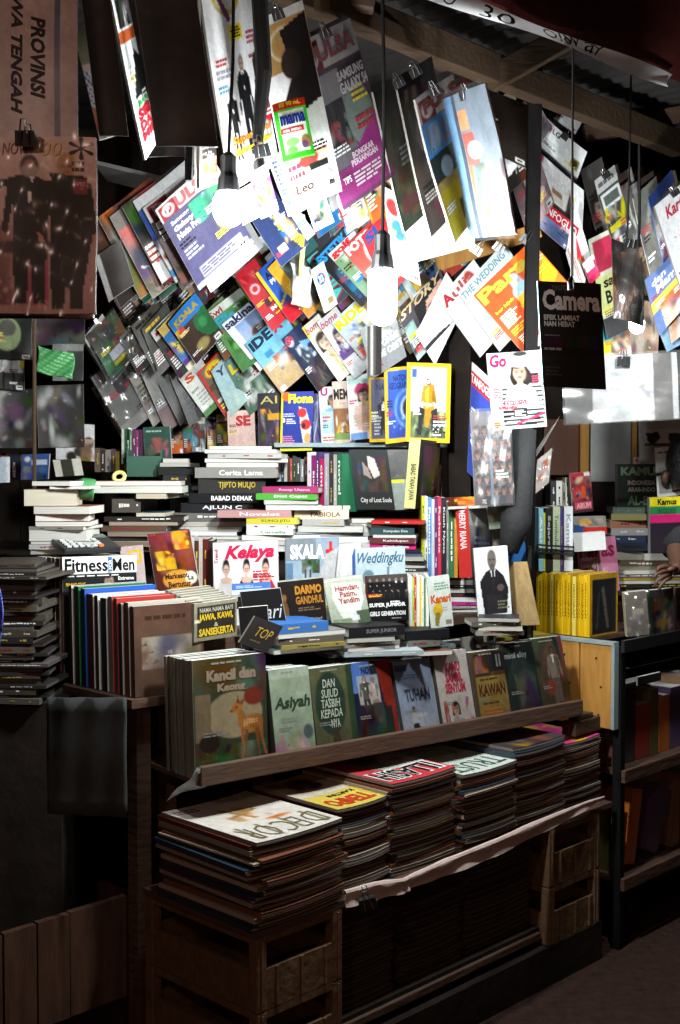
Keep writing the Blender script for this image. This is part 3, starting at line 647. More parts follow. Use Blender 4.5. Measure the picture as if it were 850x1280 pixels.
# shelf unit on the right
SU = ctr(1.532, -.005, 0); P = lambda t, b, z: SU + E1 * t + E2 * b + UP * z
su = thing('shelf_unit', 'dark painted shelf unit standing beside the yellow end panel', 'shelf', SU)
for t in (0, .95):
    for b in (0, .36): MB().box(P(t, b, G), E1 * .03, E2 * .03, UP * (.848 - G)).build('post', BPOST, su, bevel=.003)
MB().box(P(-.004, -.014, .832), E1 * 1.1, E2 * .012, UP * .038).build('top_rail', BLACKM, su); MB().box(P(.031, .012, .74), E1 * .919, E2 * .012, UP * .030).build('middle_rail', BPOST, su)
MB().box(P(-.004, .125, .8485), E1 * 1.1, E2 * .275, UP * .013).build('top_board', BROWN, su)
for z in (.43, .085): MB().box(P(.031, .0, z), E1 * .919, E2 * .36, UP * .02).build('shelf_board', BROWN, su); MB().box(P(-.002, -.018, z - .012), E1 * .99, E2 * .014, UP * .04).build('shelf_edge', BROWN, su, bevel=.002)
MB().box(P(.0, .393, G), E1 * .98, E2 * .012, UP * (.84 - G)).build('back_board', DARK, su)
c2 = thing('rear_counter', 'dark counter behind the shelf unit carrying the dictionaries', 'counter', (.75, 4.3, G))
prism([(.57, 4.08), (1.33, 4.86), (1.33, 4.95), (.5, 4.95), (.5, 4.3)], .862, .03, MB()).build('counter_top', BROWN, c2)
for x, y in ((.66, 4.3), (1.2, 4.85), (.56, 4.85)): MB().box((x, y, G), (.05, 0, 0), (0, .05, 0), (0, 0, .831 - G)).build('leg', BROWN, c2)
MB().box((.74, 4.30, .863), (.8, 0, 0), (0, .42, 0), (0, 0, .10)).build('raised_step', DARK, c2)
# left table, plank bin, dark cloth
LT = Vector((-.515, 2.985, 0)); Q = lambda a, b, z: LT + E2 * a + T1 * b + UP * z
lt = thing('side_table', 'low dark table carrying the slanting box of upright books', 'table', LT)
MB().box(Q(-.02, -.02, .812), E2 * .62, T1 * .50, UP * .022).build('table_top', BROWN, lt)
for a, b in ((.02, .02), (.55, .02), (.02, .4), (.55, .4)): MB().box(Q(a, b, G), E2 * .04, T1 * .04, UP * (.81 - G)).build('leg', BROWN, lt)
CLOTHM = mat('dark_grey_cloth', (.05, .055, .052), .9, noise=1, nscale=8, col2=(.03, .033, .032))
b = MB(); a0 = at(58, 872, 2.95); a1 = at(158, 872, 2.86)
b.sheet(lambda u, v: a0 + (a1 - a0) * u + Vector((0, .004 * math.sin(u * 17 + v * 2) + .003 * math.sin(v * 9), -.29 * v)), 24, 8); tag(b.build('hanging_cloth', CLOTHM, smooth=True, solid=.003), 'dark grey cloth hanging below the slanting book box', 'cloth')
tag(MB().box((-.874, 2.755, G), (.322, .322, 0), (-.09, .09, 0), (0, 0, .048 - G)).build('bin_sleeper', DARK, base=(-.874, 2.755, G)), 'dark sleeper under the rough plank bin', 'sleeper')
bin_ = plank_wall('plank_bin', (-.874, 2.75, .05), Vector((.322, .322, 0)), (0, 0, .262), 5, PLANK, 'rough plank bin standing low in the dark', 'bin', .02, .0035)
for a, z in ((.0, .09), (.0, .25)): MB().box(Vector((-.874, 2.75, z)) + Vector((-.015, .015, 0)) * 1.5, (.322, .322, 0), (-.015, .015, 0), (0, 0, .03)).build('cross_batten', PLANK, bin_)
MB().box((-.556, 3.074, G), (-.09, .09, 0), (.014, .014, 0), (0, 0, .31 - G)).build('side_board', PLANK, bin_)
b = MB(); b.sheet(lambda u, v: at(-40 + 40 * u + 4 * math.sin(v * 6), 735 + 130 * v, 2.4 + .02 * math.sin(u * 8 + v * 9)), 8, 12); tag(b.build('plastic_bag', BLUEBAG, smooth=True, solid=.002), 'blue plastic bag hanging at the frame edge beside dark stacks', 'bag')
# ================================================================== HANGING AND WALL COVERS
# near, at the awning edge
M('pale upright placard with large sideways serif lettering', (-35, -60), (97, -60), (-35, 176), 1.5,
  [bg('8d7a74'), R(.79, 0, .83, 1, '1c2440'), Nz(.2, 8), R(.12, 0, .17, 1, '7a6862'), T('PROVINSI', .56, .34, .70, .78, '12100f', .035, .3, -90), T('JAWA TENGAH', .34, .10, .48, .86, '1a1716', .035, .3, -90)],
  t=.004, cat='placard', m=DUSTY, wob=.002)
M('plastic wrapped magazine with two dark coated figures, hanging under a clip', (-30, 172), (120, 172), (-30, 392), 1.44,
  [bg('bda49a', 'a07c74'), Bl(0, .5, .6, .95, ['8a4a58', '70403f', 'b08a80'], 10, .14), Nz(.12, 7), El(.42, .62, .3, .04, '3a2420'), Fg(.45, .10, .86, '17130f', '8a5a44', '1a1512'), R(.30, .26, .48, .3, '15120f'), Py([(.2, .24), (.45, .2), (.45, .26), (.02, .30)], '15120f'),
   Fg(.76, .09, .9, '1e1812', 'a87a58', 'a8803a'), Py([(.62, .2), (.92, .22), (.98, .5), (.9, .85), (.68, .85), (.66, .4)], '1c1711'), El(.45, .19, .07, .035, '9a8a80'), R(.82, .24, .92, .31, '7a2a30'), T('APRO', .83, .25, .91, .275, 'c8a0a0'), T('*', .78, 0, .98, .13, '2a2020', 0),
   T('00', .55, .03, .72, .11, 'b89a5a', 0, .2), Ln(.8, .13, .98, .2, 2, '4a3430'), T('NOW', .22, .03, .46, .1, '6a5048', 0, .2)],
  t=.006, m=PRINT, wob=.003, sleeve=THIN, back='caa', plain=1)
M('second pale magazine peeping out below the two dark coated figures', (-30, 185), (117, 185), (-30, 398), 1.47, [bg('9a6f5a')], t=.006, m=DUSTY)
clip('black clip gripping the placard and the two dark figures magazine', 32, 165, 1.42, .022)
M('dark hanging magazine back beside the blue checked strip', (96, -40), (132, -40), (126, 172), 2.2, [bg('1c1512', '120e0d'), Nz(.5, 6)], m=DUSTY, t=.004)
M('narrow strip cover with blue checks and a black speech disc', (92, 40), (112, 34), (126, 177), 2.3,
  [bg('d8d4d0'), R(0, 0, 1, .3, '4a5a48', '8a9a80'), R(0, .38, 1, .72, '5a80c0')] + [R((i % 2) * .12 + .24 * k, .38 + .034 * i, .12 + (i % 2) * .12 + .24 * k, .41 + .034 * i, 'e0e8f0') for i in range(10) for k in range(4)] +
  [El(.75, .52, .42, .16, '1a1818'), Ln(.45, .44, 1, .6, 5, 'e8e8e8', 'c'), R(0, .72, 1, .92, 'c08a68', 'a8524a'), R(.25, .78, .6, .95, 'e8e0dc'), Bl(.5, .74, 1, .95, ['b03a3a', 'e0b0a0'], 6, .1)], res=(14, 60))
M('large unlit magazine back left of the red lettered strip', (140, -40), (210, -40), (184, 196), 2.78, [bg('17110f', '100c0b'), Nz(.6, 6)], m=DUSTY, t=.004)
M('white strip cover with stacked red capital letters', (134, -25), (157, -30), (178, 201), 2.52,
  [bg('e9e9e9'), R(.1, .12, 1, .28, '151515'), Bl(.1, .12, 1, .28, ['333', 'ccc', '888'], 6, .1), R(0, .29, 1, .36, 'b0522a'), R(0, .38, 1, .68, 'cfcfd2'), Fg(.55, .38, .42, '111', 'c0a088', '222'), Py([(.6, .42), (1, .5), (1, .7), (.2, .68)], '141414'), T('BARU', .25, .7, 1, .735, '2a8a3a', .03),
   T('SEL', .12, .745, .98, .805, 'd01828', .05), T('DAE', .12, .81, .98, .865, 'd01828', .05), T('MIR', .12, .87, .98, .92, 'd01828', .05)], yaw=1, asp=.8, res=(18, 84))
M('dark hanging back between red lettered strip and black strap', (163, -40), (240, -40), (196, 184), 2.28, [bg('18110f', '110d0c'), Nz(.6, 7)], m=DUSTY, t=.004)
M('thin white edged cover sliver with a small figure, left of the strap', (220, 85), (240, 70), (232, 196), 2.7, [bg('2a1c18'), Fg(.3, .1, .6, '777', 'a08070'), R(0, .72, 1, 1, 'ddd'), R(0, .75, .6, .95, 'b02a2a')])
b = MB(); b.tube([at(238, -40, 2.45), at(239, 100, 2.45), at(236, 226, 2.45)], [.014, .014, .008], 8); tag(b.build('hanging_strap', CORD, None, base=at(236, 226, 2.45)), 'thick black strap hanging beside the two suited men poster', 'strap')
M('thin white magazine edge right behind the black strap', (243, -30), (250, -32), (246, 236), 2.6, [bg('d8d8d8', 'b8b4ae'), R(0, .5, 1, .6, '444')], t=.004)
M('low strip cover with green oval logo and pink sweets', (243, 125), (268, 120), (247, 240), 2.68,
  [bg('3a2a2c'), R(0, .32, 1, .66, '4a4442'), El(.5, .38, .42, .13, 'e8eee8'), El(.5, .38, .3, .1, '6aa86a'), T('YA', .3, .33, .72, .43, 'f4f8f0', .04), T('Yummy', .2, .54, .7, .58, 'eee'), T('Log In', .3, .6, .8, .64, 'eee'), R(0, .68, 1, .93, 'e8b090', 'e89a78'), El(.35, .8, .3, .1, 'c06a4a'), T('Wed', .5, .72, .98, .86, 'c85a38', 0), R(0, .93, 1, 1, 'e8e8e8')], yaw=1, res=(24, 70))
M('tall white poster magazine with two suited young men and orange lettering', (247, -40), (310, -52), (285, 240), 2.72,
  [bg('e6e4e6'), El(.42, .14, .26, .1, 'c0b020'), El(.40, .17, .18, .045, 'e0dad0'), Py([(.2, .12), (.25, .11), (.46, .26), (.38, .27)], '7a3a6a'), El(.34, .11, .05, .02, 'f4f4f0'), El(.52, .1, .05, .02, 'f4f4f0'), R(.38, .29, .62, .36, 'e8d020'), Ln(.4, .295, .6, .35, 4, '222', 'c'), Ln(.08, .42, .3, .46, 2, 'c04a4a'), Ln(.06, .47, .36, .52, 2, '9a9aa8'), Ln(.06, .54, .3, .58, 2, '4a90b0'), Ln(.7, .33, .95, .4, 3, 'b03a5a'), Ln(.7, .44, .85, .47, 1, '903040'),
   Fg(.52, .43, .5, '17161a', 'b09080', '121010'), Fg(.24, .56, .34, '1f1d20', 'b09080', '121010'), Fg(.9, .36, .5, '2a2020', 'b08a78', '121010', 'aaa'), R(.72, .64, .86, .72, '3a68a8'), El(1.0, .74, .16, .05, 'c02030'), Ln(.9, .72, 1.08, .76, 2, 'eee'),
   T('Super Junior', .14, .78, .98, .83, 'd87a18', .04), T('Shining Smiling', .12, .835, .95, .88, 'd8b820', .03, .2), El(.55, .95, .13, .045, '55504e'), R(.40, .90, .8, .92, 'cfc8c4')], yaw=1, asp=.55, res=(50, 110), bend=.004)
clip('black clip at the foot of the two suited men poster', 326, 182, 2.66, .034, -12)
b = MB(); b.tube([at(322, -40, 2.66), at(330, 90, 2.66), at(322, 176, 2.66)], [.018, .018, .012], 8); tag(b.build('black_strap', CORD, None, base=at(322, 176, 2.66)), 'dark hanging band above the clip between two posters', 'strap')
M('small purple cover with a green price burst', (311, 216), (333, 204), (327, 276), 2.78, [bg('e8e8ee'), R(0, 0, 1, .25, 'a8b0e0', 'd0d0f0'), R(0, .25, 1, .78, '8a3a98'), El(.5, .5, .42, .24, 'a8c830'), El(.45, .42, .25, .12, 'f0f0e0'), T('36', .28, .34, .62, .5, 'c03a4a', .04), Ln(.3, .56, .75, .68, 2, 'f4f4c0', 'c')], yaw=0)
M('pale leaf printed card under the two suited men poster', (296, 240), (318, 228), (304, 282), 2.8, [bg('e8ecec'), El(.6, .4, .25, .2, '9ac090'), El(.5, .5, .15, .12, '608a60')])
M('white text page poking out beside the noodle sachet magazine', (334, 198), (356, 188), (361, 272), 2.82, [bg('e0e4ea'), Ln(.15, .08, .9, .5, 6, '5a6a8a'), Ln(.15, .55, .8, .66, 2, '3a70b0'), El(.4, .82, .2, .12, '3a7ac0')])
M('white magazine with dark portrait behind the green noodle sachet', (316, 28), (378, 0), (366, 266), 2.75,
  [bg('d6d4d6'), R(0, .05, 1, .3, 'b0844a', 'a07a48'), El(.5, .17, .3, .09, 'd0c0a0'), El(.5, .17, .26, .075, 'a8824c'), Py([(.45, .1), (1, .05), (1, .5), (.35, .56), (.3, .45), (.55, .33)], '191616'), El(.55, .28, .2, .08, '2a201c'), R(.35, .74, .9, .8, 'b06a50', 'e0b0a0'), El(.5, .78, .2, .04, '70302a'), R(.5, .81, .85, .84, '181818'), R(.1, .79, .3, .84, 'f0f0f0'), R(.08, .85, .98, .96, 'd8bcb0'), El(.75, .90, .17, .05, 'a04a50'), El(.75, .90, .13, .038, 'e4ccc4'), T('Leo', .15, .88, .5, .93, '3a2a28', .03)], res=(54, 110))
sq = slab('food_sachet', 'bright green noodle sachet fixed over the white portrait magazine', 'sachet', at(340, 131, 2.7), at(380, 121, 2.7), at(354, 202, 2.7), .012,
  [bg('3ac828', '2ab01c'), R(0, 0, 1, .13, 'b02018'), R(.12, .18, .9, .9, 'dcecd8', 'c8e8c0'), T('ISI 90 mL', .2, .02, .85, .10, 'e8c020', .04), T('mama', .15, .24, .92, .42, '1c2a78', .05), R(.1, .46, .82, .56, 'b82a28'), T('mie instan', .18, .48, .74, .54, 'f0e0e0', .02), El(.4, .72, .22, .08, '70c860'), El(.35, .86, .18, .07, '58b848'), El(.82, .75, .16, .12, '8a6a40'), El(.76, .8, .1, .07, '5a3a60')], m=WRAP, bend=.006, res=(36, 60), page='3ac828', spc='2ab01c')
PUL = [bg('4a464c', '5a2a52'), R(0, 0, 1, .2, 'b8b4b6'), R(.02, .03, .30, .2, '7a2430'), El(.16, .115, .10, .065, 'c8c0c0'), El(.16, .115, .07, .045, '7a2430'), T('PULSA', .08, .055, .95, .165, '8a5058', .05), R(.05, .24, .5, .78, '8a868c', '5f5c62'), R(.1, .40, .45, .68, '2a2a30'), Bl(.12, .5, .45, .68, ['1e1e22', '777', '944'], 8, .06), El(.7, .55, .25, .2, '7c8a84'), R(.0, .80, 1, .97, '7a1f62', '8a2470'), Py([(.3, .78), (1, .55), (1, .85), (.3, .85)], '9a2a80'),
       T('SAMSUNG', .46, .26, .97, .32, 'c8c4c8', .04), T('GALAXY S4', .46, .33, .99, .40, 'd0ccd0', .04), T('BONGKAR\nPERSAINGAN', .32, .73, .8, .81, 'e8d8e4', .03), Ln(.3, .84, .95, .93, 4, 'dcc0d4'), T('TIPS', .12, .84, .25, .88, 'eee')]
for k, dx in enumerate((-13, -7, 0)):
    M(['rear grey edged phone magazine behind the big purple footed one', 'middle edge in the fan behind the big purple footed phone magazine', 'big grey and purple phone magazine with a red maker badge, steeply hung'][k], (370 + dx, 56), (438 + dx, 22), (428 + dx * .9, 264), 2.76 + .02 * (2 - k), PUL if k == 2 else [bg('6a666a')], t=.007, dr=.16, res=(64, 96) if k == 2 else None, m=PRINT, page='c8c6c8', bend=.006, sleeve=FILM if k == 2 else None)
M('dark green footed magazine hanging behind the bulb cord', (466, 115), (510, 88), (502, 292), 2.90, [bg('1b1716', '2a3a22'), Bl(0, .55, 1, .95, ['4a6a30', '6a2a28', '2a4a28', '8a6a20'], 12, .14), Bl(0, .2, 1, .6, ['2a2422', '55504e', '3a2020'], 10, .12), El(.85, .2, .2, .07, '6a2228'), Ln(.3, .45, .9, .6, 4, '999'), R(.1, .8, .8, .9, '6a2c2c'), Nz(.3)], yaw=1, m=DUSTY, sleeve=FILM)
M('dark blotchy magazine beside the blue and yellow phone cover', (494, 98), (540, 70), (534, 298), 2.87, [bg('201c1c', '3a2628'), Bl(0, .1, 1, .95, ['3a3232', '6a5a5c', '4a2a2a', '2a3a2a', '8a7a80'], 22, .11), Bl(.1, .1, .5, .5, ['9a9096', '555'], 7, .07), Bl(.2, .75, .9, .95, ['7a3a50', '406a40'], 6, .1), Nz(.3)], yaw=1, m=DUSTY, sleeve=FILM)
M('phone magazine with red badge, blue band and yellow foot', (519, 124), (566, 92), (563, 306), 2.84, [bg('4a5a6a', 'b89a20'), R(0, 0, 1, .18, 'b4b0b0'), R(.06, .04, .46, .18, '7a2a28'), El(.27, .11, .16, .06, 'c8b8b4'), T('PULSA', .18, .06, 1.3, .145, '8a4a48', .05), R(0, .2, .8, .42, '2a7ac0', '3a86c8'), Bl(.1, .22, .6, .4, ['8a9aa8', '555'], 6, .1), R(0, .42, 1, .6, '26302a'), El(.4, .54, .15, .07, '9ab0c0'), R(0, .66, 1, .98, 'b09818', 'b8a020'), R(.45, .80, .8, .93, '3a341a'), Nz(.2)], yaw=1, m=PRINT)
M('cloudy blue grey plastic sleeve with an orange striped magazine inside', (553, 124), (606, 104), (590, 298), 2.90, [bg('565e68', '60666e'), R(.0, 0, .18, 1, '4a6a88'), R(.2, 0, .28, 1, '2c343e'), R(.3, .12, .5, .25, 'b06a48'), R(.3, .28, .55, .5, '8a3a30', '7a4a44'), R(.3, .5, .36, .8, 'c85a38'), El(.5, .4, .15, .06, 'b09a90'), Bl(.3, .5, 1, 1, ['55504c', '6a6864', '403c3a', '7c7a78'], 12, .16), Nz(.2)], yaw=-1, m=MATTE, sleeve=FILM, wob=.003, plain=1)
M('small dark cover hanging under the rafter behind the cloudy sleeve', (600, 108), (660, 132), (598, 186), 3.3, [bg('201612'), R(.1, .5, .4, .8, '2a3a4a'), Nz(.5)], m=DUSTY)
M('star pointed white paper sticking out beside the cloudy sleeve', (620, 182), (640, 160), (636, 220), 3.35, [bg('b4b4b4'), Bl(0, 0, 1, 1, ['999', 'c8c8c8', '777'], 6, .3)])
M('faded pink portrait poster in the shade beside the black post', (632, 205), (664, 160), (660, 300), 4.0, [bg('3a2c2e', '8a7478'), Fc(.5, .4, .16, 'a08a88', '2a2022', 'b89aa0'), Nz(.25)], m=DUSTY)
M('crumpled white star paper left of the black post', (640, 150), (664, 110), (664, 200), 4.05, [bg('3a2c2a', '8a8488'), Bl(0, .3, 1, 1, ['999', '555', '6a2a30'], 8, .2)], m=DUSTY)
M('big blank white calendar back hanging behind the blue and yellow phone cover', (506, 262), (590, 240), (510, 330), 3.4, [bg('dcdcdc'), Ln(.1, .3, .95, .9, 7, 'c4c4cc')], t=.003)
M('blue and red starred white leaflet next to the blank calendar back', (478, 232), (512, 250), (492, 340), 3.5, [bg('e4e6ea'), El(.3, .2, .25, .1, 'd04040'), El(.4, .45, .25, .12, '4a90c8'), El(.7, .7, .2, .1, '8ab0d8'), Bl(0, .6, 1, 1, ['9ac0d8', 'c8a0a0', 'e8e8e8'], 8, .12)])
# right of the black post
def quad(label, q, Y, ops, **k):   # q = TL, TR, BL
    return M(label, q[0], q[1], q[2], Y, ops, **k)
quad('half dark portrait photograph peeping out above the white tuxedo print', ((690, 66), (718, 84), (668, 124)), 4.25, [bg('2a2422'), R(.1, .0, .5, .3, 'b8b8b8'), Fc(.5, .4, .14, 'a08070', '181210', 'aaa'), Nz(.3)])
quad('black and white photo print of a man in white tuxedo', ((717, 86), (749, 107), (686, 150)), 4.2, [bg('1a1512'), Fc(.62, .32, .13, 'b8a498', '140f0d', 'e8e8e8'), Py([(.1, 1), (.3, .62), (.9, .6), (1, 1)], 'e8e8e8'), Py([(.5, .62), (.74, .62), (.62, .95)], 'f4f4f4'), R(.5, .6, .74, .66, '111')], t=.004)
quad('white flyer with a pink round logo and yellow corner stamp', ((684, 148), (734, 190), (668, 192)), 4.12, [bg('e8e8ea'), El(.1, .14, .08, .1, 'b02860'), T('LG', .2, .08, .38, .22, '444', .03), R(0, .8, 1, 1, '6a74c0', '98a0d0'), R(.76, .35, .94, .6, '9a8a40'), El(.85, .47, .06, .09, '3a3420'), Ln(.1, .4, .4, .5, 1, 'c4c4c8')], t=.003)
quad('white envelope page with a faint capital word and a tiny photo', ((674, 190), (730, 238), (672, 244)), 4.06, [bg('e2e2e4'), T('OMEGA', .1, .25, .75, .48, 'c8c8cc', .02), El(-.02, .05, .12, .2, 'a01c40'), R(.3, .5, .55, .78, 'cfc4bc'), R(.33, .54, .52, .62, '8a6a58'), El(.1, .88, .15, .2, 'd0d4d8')], t=.003)
quad('red banded magazine with white capitals over a blue sky photo', ((676, 246), (724, 286), (666, 278)), 4.0, [bg('5a78b8', '8a9ac0'), R(0, 0, 1, .42, 'c02032'), T('TANFOGLIO', .0, .08, .97, .36, 'f0e8e8', .02), Bl(0, .45, 1, 1, ['3a4a78', 'b0b8d0', '4a5a90'], 8, .18)], t=.008)
quad('white leaflet with a small red flag shape, under the red band', ((719, 254), (738, 318), (706, 318)), 4.0, [bg('e0dedd'), Py([(.3, .35), (.9, .3), (.5, .6)], 'd03038'), Ln(.2, .65, .9, .8, 2, 'c89090')], t=.003)
quad('small card picturing a crimson handbag', ((728, 330), (741, 318), (738, 356)), 3.95, [bg('e4e0dc'), R(0, .2, 1, 1, 'a01c40'), R(.1, .1, .8, .45, 'e8e8e4'), R(.1, .55, 1, .75, 'c03060')], res=(16, 22))
quad('grey magazine with a shadowed face behind the white leaflets', ((726, 212), (752, 196), (752, 320)), 4.2, [bg('4a4644'), Fc(.6, .5, .16, '9a8074', '201816', '777'), Bl(0, .7, 1, 1, ['aaa', '8a8a90', '666'], 8, .2)], m=DUSTY)
quad('car magazine with yellow flashes, hung steeply', ((743, 226), (768, 206), (764, 304)), 4.05, [bg('3a3c38'), R(0, 0, 1, .22, 'aaa'), Ln(.1, .06, .9, .18, 1, '555'), R(.1, .28, .95, .5, 'c8ccd0'), R(.2, .32, .85, .46, '50564e'), Bl(0, .5, 1, .8, ['b8b030', '3a4430', '888'], 8, .14), R(.1, .78, .8, .88, 'b0a820'), Bl(0, .88, 1, 1, ['c0c0c0', '555'], 4, .2)])
quad('thin white paged magazine between car cover and cord', ((772, 236), (786, 226), (788, 305)), 4.05, [bg('55504c'), Bl(0, 0, 1, 1, ['888', '333', 'bbb'], 9, .2)], page='f0f0f0', t=.012)
quad('grey green magazine with a white spine, behind the foil', ((791, 248), (820, 220), (812, 345)), 4.0, [bg('5a5c54', '7a7670'), Bl(0, .2, 1, .9, ['444842', '8a8680', '3a3c3a'], 10, .2), Nz(.2)], spc='e8e8e8', m=DUSTY)
quad('magazine with deep blue top and crimson patches', ((810, 247), (840, 212), (828, 330)), 3.95, [bg('1c2c5a'), R(0, .18, 1, .5, '3a3444', '8a8088'), Bl(0, .45, 1, 1, ['8a2038', 'b8b0b8', '6a3a48', 'd8d8d8'], 10, .18)], spc='3a80d0')
quad('large white magazine with crimson script and a family photo', ((818, 258), (870, 214), (856, 380)), 3.85, [bg('c4c4c8'), Bl(.2, .35, 1, .8, ['9a8aa0', 'b8a8b0', '6a70a0', 'd8d0d0'], 12, .16), T('Kartini', .18, .08, .8, .2, '9a2a38', .03, .2), Ln(.2, .85, .9, .95, 2, '777')], page='eee', t=.012)
quad('blue and yellow recipe magazine below the white one', ((806, 350), (852, 300), (822, 420)), 4.05, [bg('6a80b8'), R(0, .45, 1, .62, 'd8c850'), Bl(.2, .55, 1, 1, ['c8603a', 'd8b080', '8a4a3a', 'e8d8c8'], 10, .16), T('dan', .12, .12, .5, .24, 'eef', .03), T('Mama', .2, .25, .85, .4, 'eef', .03)])
quad('pale pink cookery page at the right frame edge', ((824, 345), (870, 310), (838, 430)), 4.1, [bg('e0c8c0'), Bl(0, .2, 1, 1, ['d88a6a', 'e8e0d8', 'b0c8e0', 'c8a080'], 12, .18)])
quad('small sky blue leaflet near the foot of the recipe magazine', ((820, 405), (848, 390), (834, 440)), 4.15, [bg('90b8e0'), Nz(.15)], t=.003)
quad('pale green magazine with black words behind the black camera magazine', ((735, 300), (775, 280), (758, 425)), 4.15, [bg('d8dcc8'), R(0, .4, 1, .75, 'd0d890'), T('sai', .2, .42, .6, .52, '222', .03), T('Ber', .2, .55, .7, .68, '222', .03), R(.1, .05, .9, .35, 'c03050'), R(0, .8, 1, 1, '3a3a3c')])
quad('teal and yellow leaflet beside the black camera magazine', ((752, 405), (786, 400), (756, 450)), 4.2, [bg('38a0b0'), R(0, .5, .5, 1, 'd8c830'), R(.5, .4, 1, 1, 'b89070'), Bl(.3, .1, 1, 1, ['8a5a48', 'e0d0c0', '555'], 8, .15)])
quad('tan cookery leaflet standing behind the clear bag clip', ((786, 372), (826, 380), (782, 440)), 4.25, [bg('c0a088'), Bl(0, .1, 1, 1, ['8a7060', 'd8c8b8', '6a6860'], 10, .2)])
fs = slab('foil_sleeve', 'tall silver foil sleeve hung on the cord by its clip', 'sleeve', at(765, 298, 3.3), at(803, 310, 3.3), at(768, 396, 3.3), .006, [bg('777')], m=FOIL, wob=.005, res=(10, 30), spc='3a2458', sleeve=FILM)
string('black cord dangling from the awning to the foil sleeve', [at(789, 80, 3.25), at(787, 200, 3.25), at(784, 300, 3.25)], .0026, group='black hanging cords')
string('thin black cord dropping past the white tuxedo print', [at(717, 56, 3.0), at(716, 180, 3.0), at(716, 345, 3.0)], .002, group='black hanging cords')
clip('black clip holding the top of the silver foil sleeve', 789, 300, 3.27, .03, 8)
M('black photography magazine with grey title hanging on the cord', (672, 351), (751, 355), (679, 483), 2.60,
  [bg('1b1b1c'), R(0, .55, 1, .7, '121212', '101011'), Bl(.1, .5, .9, .62, ['222', '191919'], 6, .2), T('DIGITAL', .22, .035, .52, .085, '555', .02), T('Camera', .06, .075, .97, .27, 'f0f0f0', .04), T('EFEK LAMBAT', .07, .315, .63, .365, 'e0e0e0', .03), T('NAN HEBAT', .07, .375, .55, .425, 'e0e0e0', .03), Ln(.05, .62, .5, .66, 1, '999'), Ln(.07, .5, .3, .52, 1, '777'), Ln(.05, .8, .4, .9, 3, '444')], t=.007, page='c8e8f0', spc='9ad0d8')
string('bent wire hook holding up the black photography magazine', [at(716, 60, 2.60), at(714, 345, 2.59), at(710, 352, 2.585), at(711, 362, 2.585), at(717, 362, 2.585), at(717, 350, 2.59)], .0018, WIRE, 'wire_hook', 'hook')
GO = [bg('cfcdcd'), R(.08, .52, .98, .96, 'd0d0d0')] + [Py([(.24 - .003 * i, .47 + .058 * i), (.95, .46 + .058 * i), (1, .485 + .058 * i), (.22, .50 + .058 * i)], '201f20') for i in range(9)] + \
     [El(.6, .2, .24, .15, 'f2f2f0'), El(.58, .16, .2, .1, 'eee'), El(.6, .33, .2, .15, '241a18'), Fc(.58, .27, .115, 'c8a08c', '2a1c18', 'd0d0d0'), El(.6, .13, .26, .07, 'f0f0ee'), El(.62, .03, .14, .035, '333'), R(.75, .3, .92, .42, '1f1a1a'), R(.5, .47, .66, .52, 'e8c8b8'),
      T('Go', .04, .02, .36, .19, 'e0245a', .04, .15), T('Kpop', .08, .24, .36, .31, '8a8a8c', .0, .4), T('Seru', .1, .33, .34, .40, '8a8a8c', .0, .4), Ln(.08, .46, .25, .6, 4, 'd04868'), T('EXCLUSIVE', .25, .63, .68, .69, 'e0304a', .04), T('INTERVIEW', .15, .70, .5, .75, 'e0304a', .04), R(.42, .74, .66, .85, '333'), Ln(.44, .755, .65, .84, 4, 'eee'), Py([(.45, .92), (1, .80), (1, .83), (.45, .955)], 'e03a60'), Ln(.8, .32, .98, .44, 4, 'e03a60'), Ln(.8, .6, .98, .75, 5, 'aaa'), El(.1, .93, .14, .05, 'd8b89a'), Ln(.05, .9, .18, .98, 3, '6a5020')]
M('white girls magazine with a smiling woman in striped top and cap', (608, 442), (676, 437), (616, 538), 3.35, GO, t=.006, res=(56, 84))
# clear bag right
M('empty clear plastic bag with grey folded sides under a black clip', (705, 447), (846, 440), (708, 530), 3.9, [bg('4a4644'), R(.25, 0, .78, 1, 'a4a4a8', '98989c'), R(.96, 0, 1, 1, 'a8a8a8'), Bl(.25, 0, .78, 1, ['c8c8cc', '8a8a8e', 'b4b4b8', '98989c', 'd0d0d4'], 16, .10), Nz(.14, 8)], cat='plastic bag', t=.006, m=PRINT, wob=.004, sleeve=CLEAR)  # pale blots put the film's crinkle highlights into the bag's colour
clip('black clip above the empty clear plastic bag', 779, 446, 3.86, .04)
M('purple and orange word game magazine leaning by the black post', (676, 562), (700, 520), (652, 596), 3.9, [bg('4a2a80'), R(0, 0, 1, .3, 'e07a20'), R(.05, .32, .45, .98, 'e8e8ea'), R(.52, .32, .96, .98, 'e8e8ea'), T('DI', .1, .4, .4, .8, '222', .04), T('JEMARI', .55, .4, .93, .8, '181818', .05), R(0, .88, 1, 1, '4a2a80')], res=(30, 26))
M('clear sleeve with an orange booklet behind the word game magazine', (672, 575), (690, 560), (668, 618), 4.05, [bg('d8c8c0'), Bl(0, .2, 1, .8, ['d87030', 'b8b0b0', 'e8e0e0'], 8, .2)], m=WRAP, sleeve=CLEAR)
quad('blue magazine with slanted red title band behind the striped top woman', ((590, 452), (618, 478), (584, 590)), 4.02, [bg('2a3aa0', '3a52b0'), R(0, 0, 1, .1, 'e0dede'), R(0, .08, 1, .2, 'b01c30'), T('TANFOGLIO', -.0, .10, 1, .18, 'eee', .02), Py([(.2, .5), (.9, .62), (.9, .66), (.2, .54)], '8a90b0')], res=(22, 60))
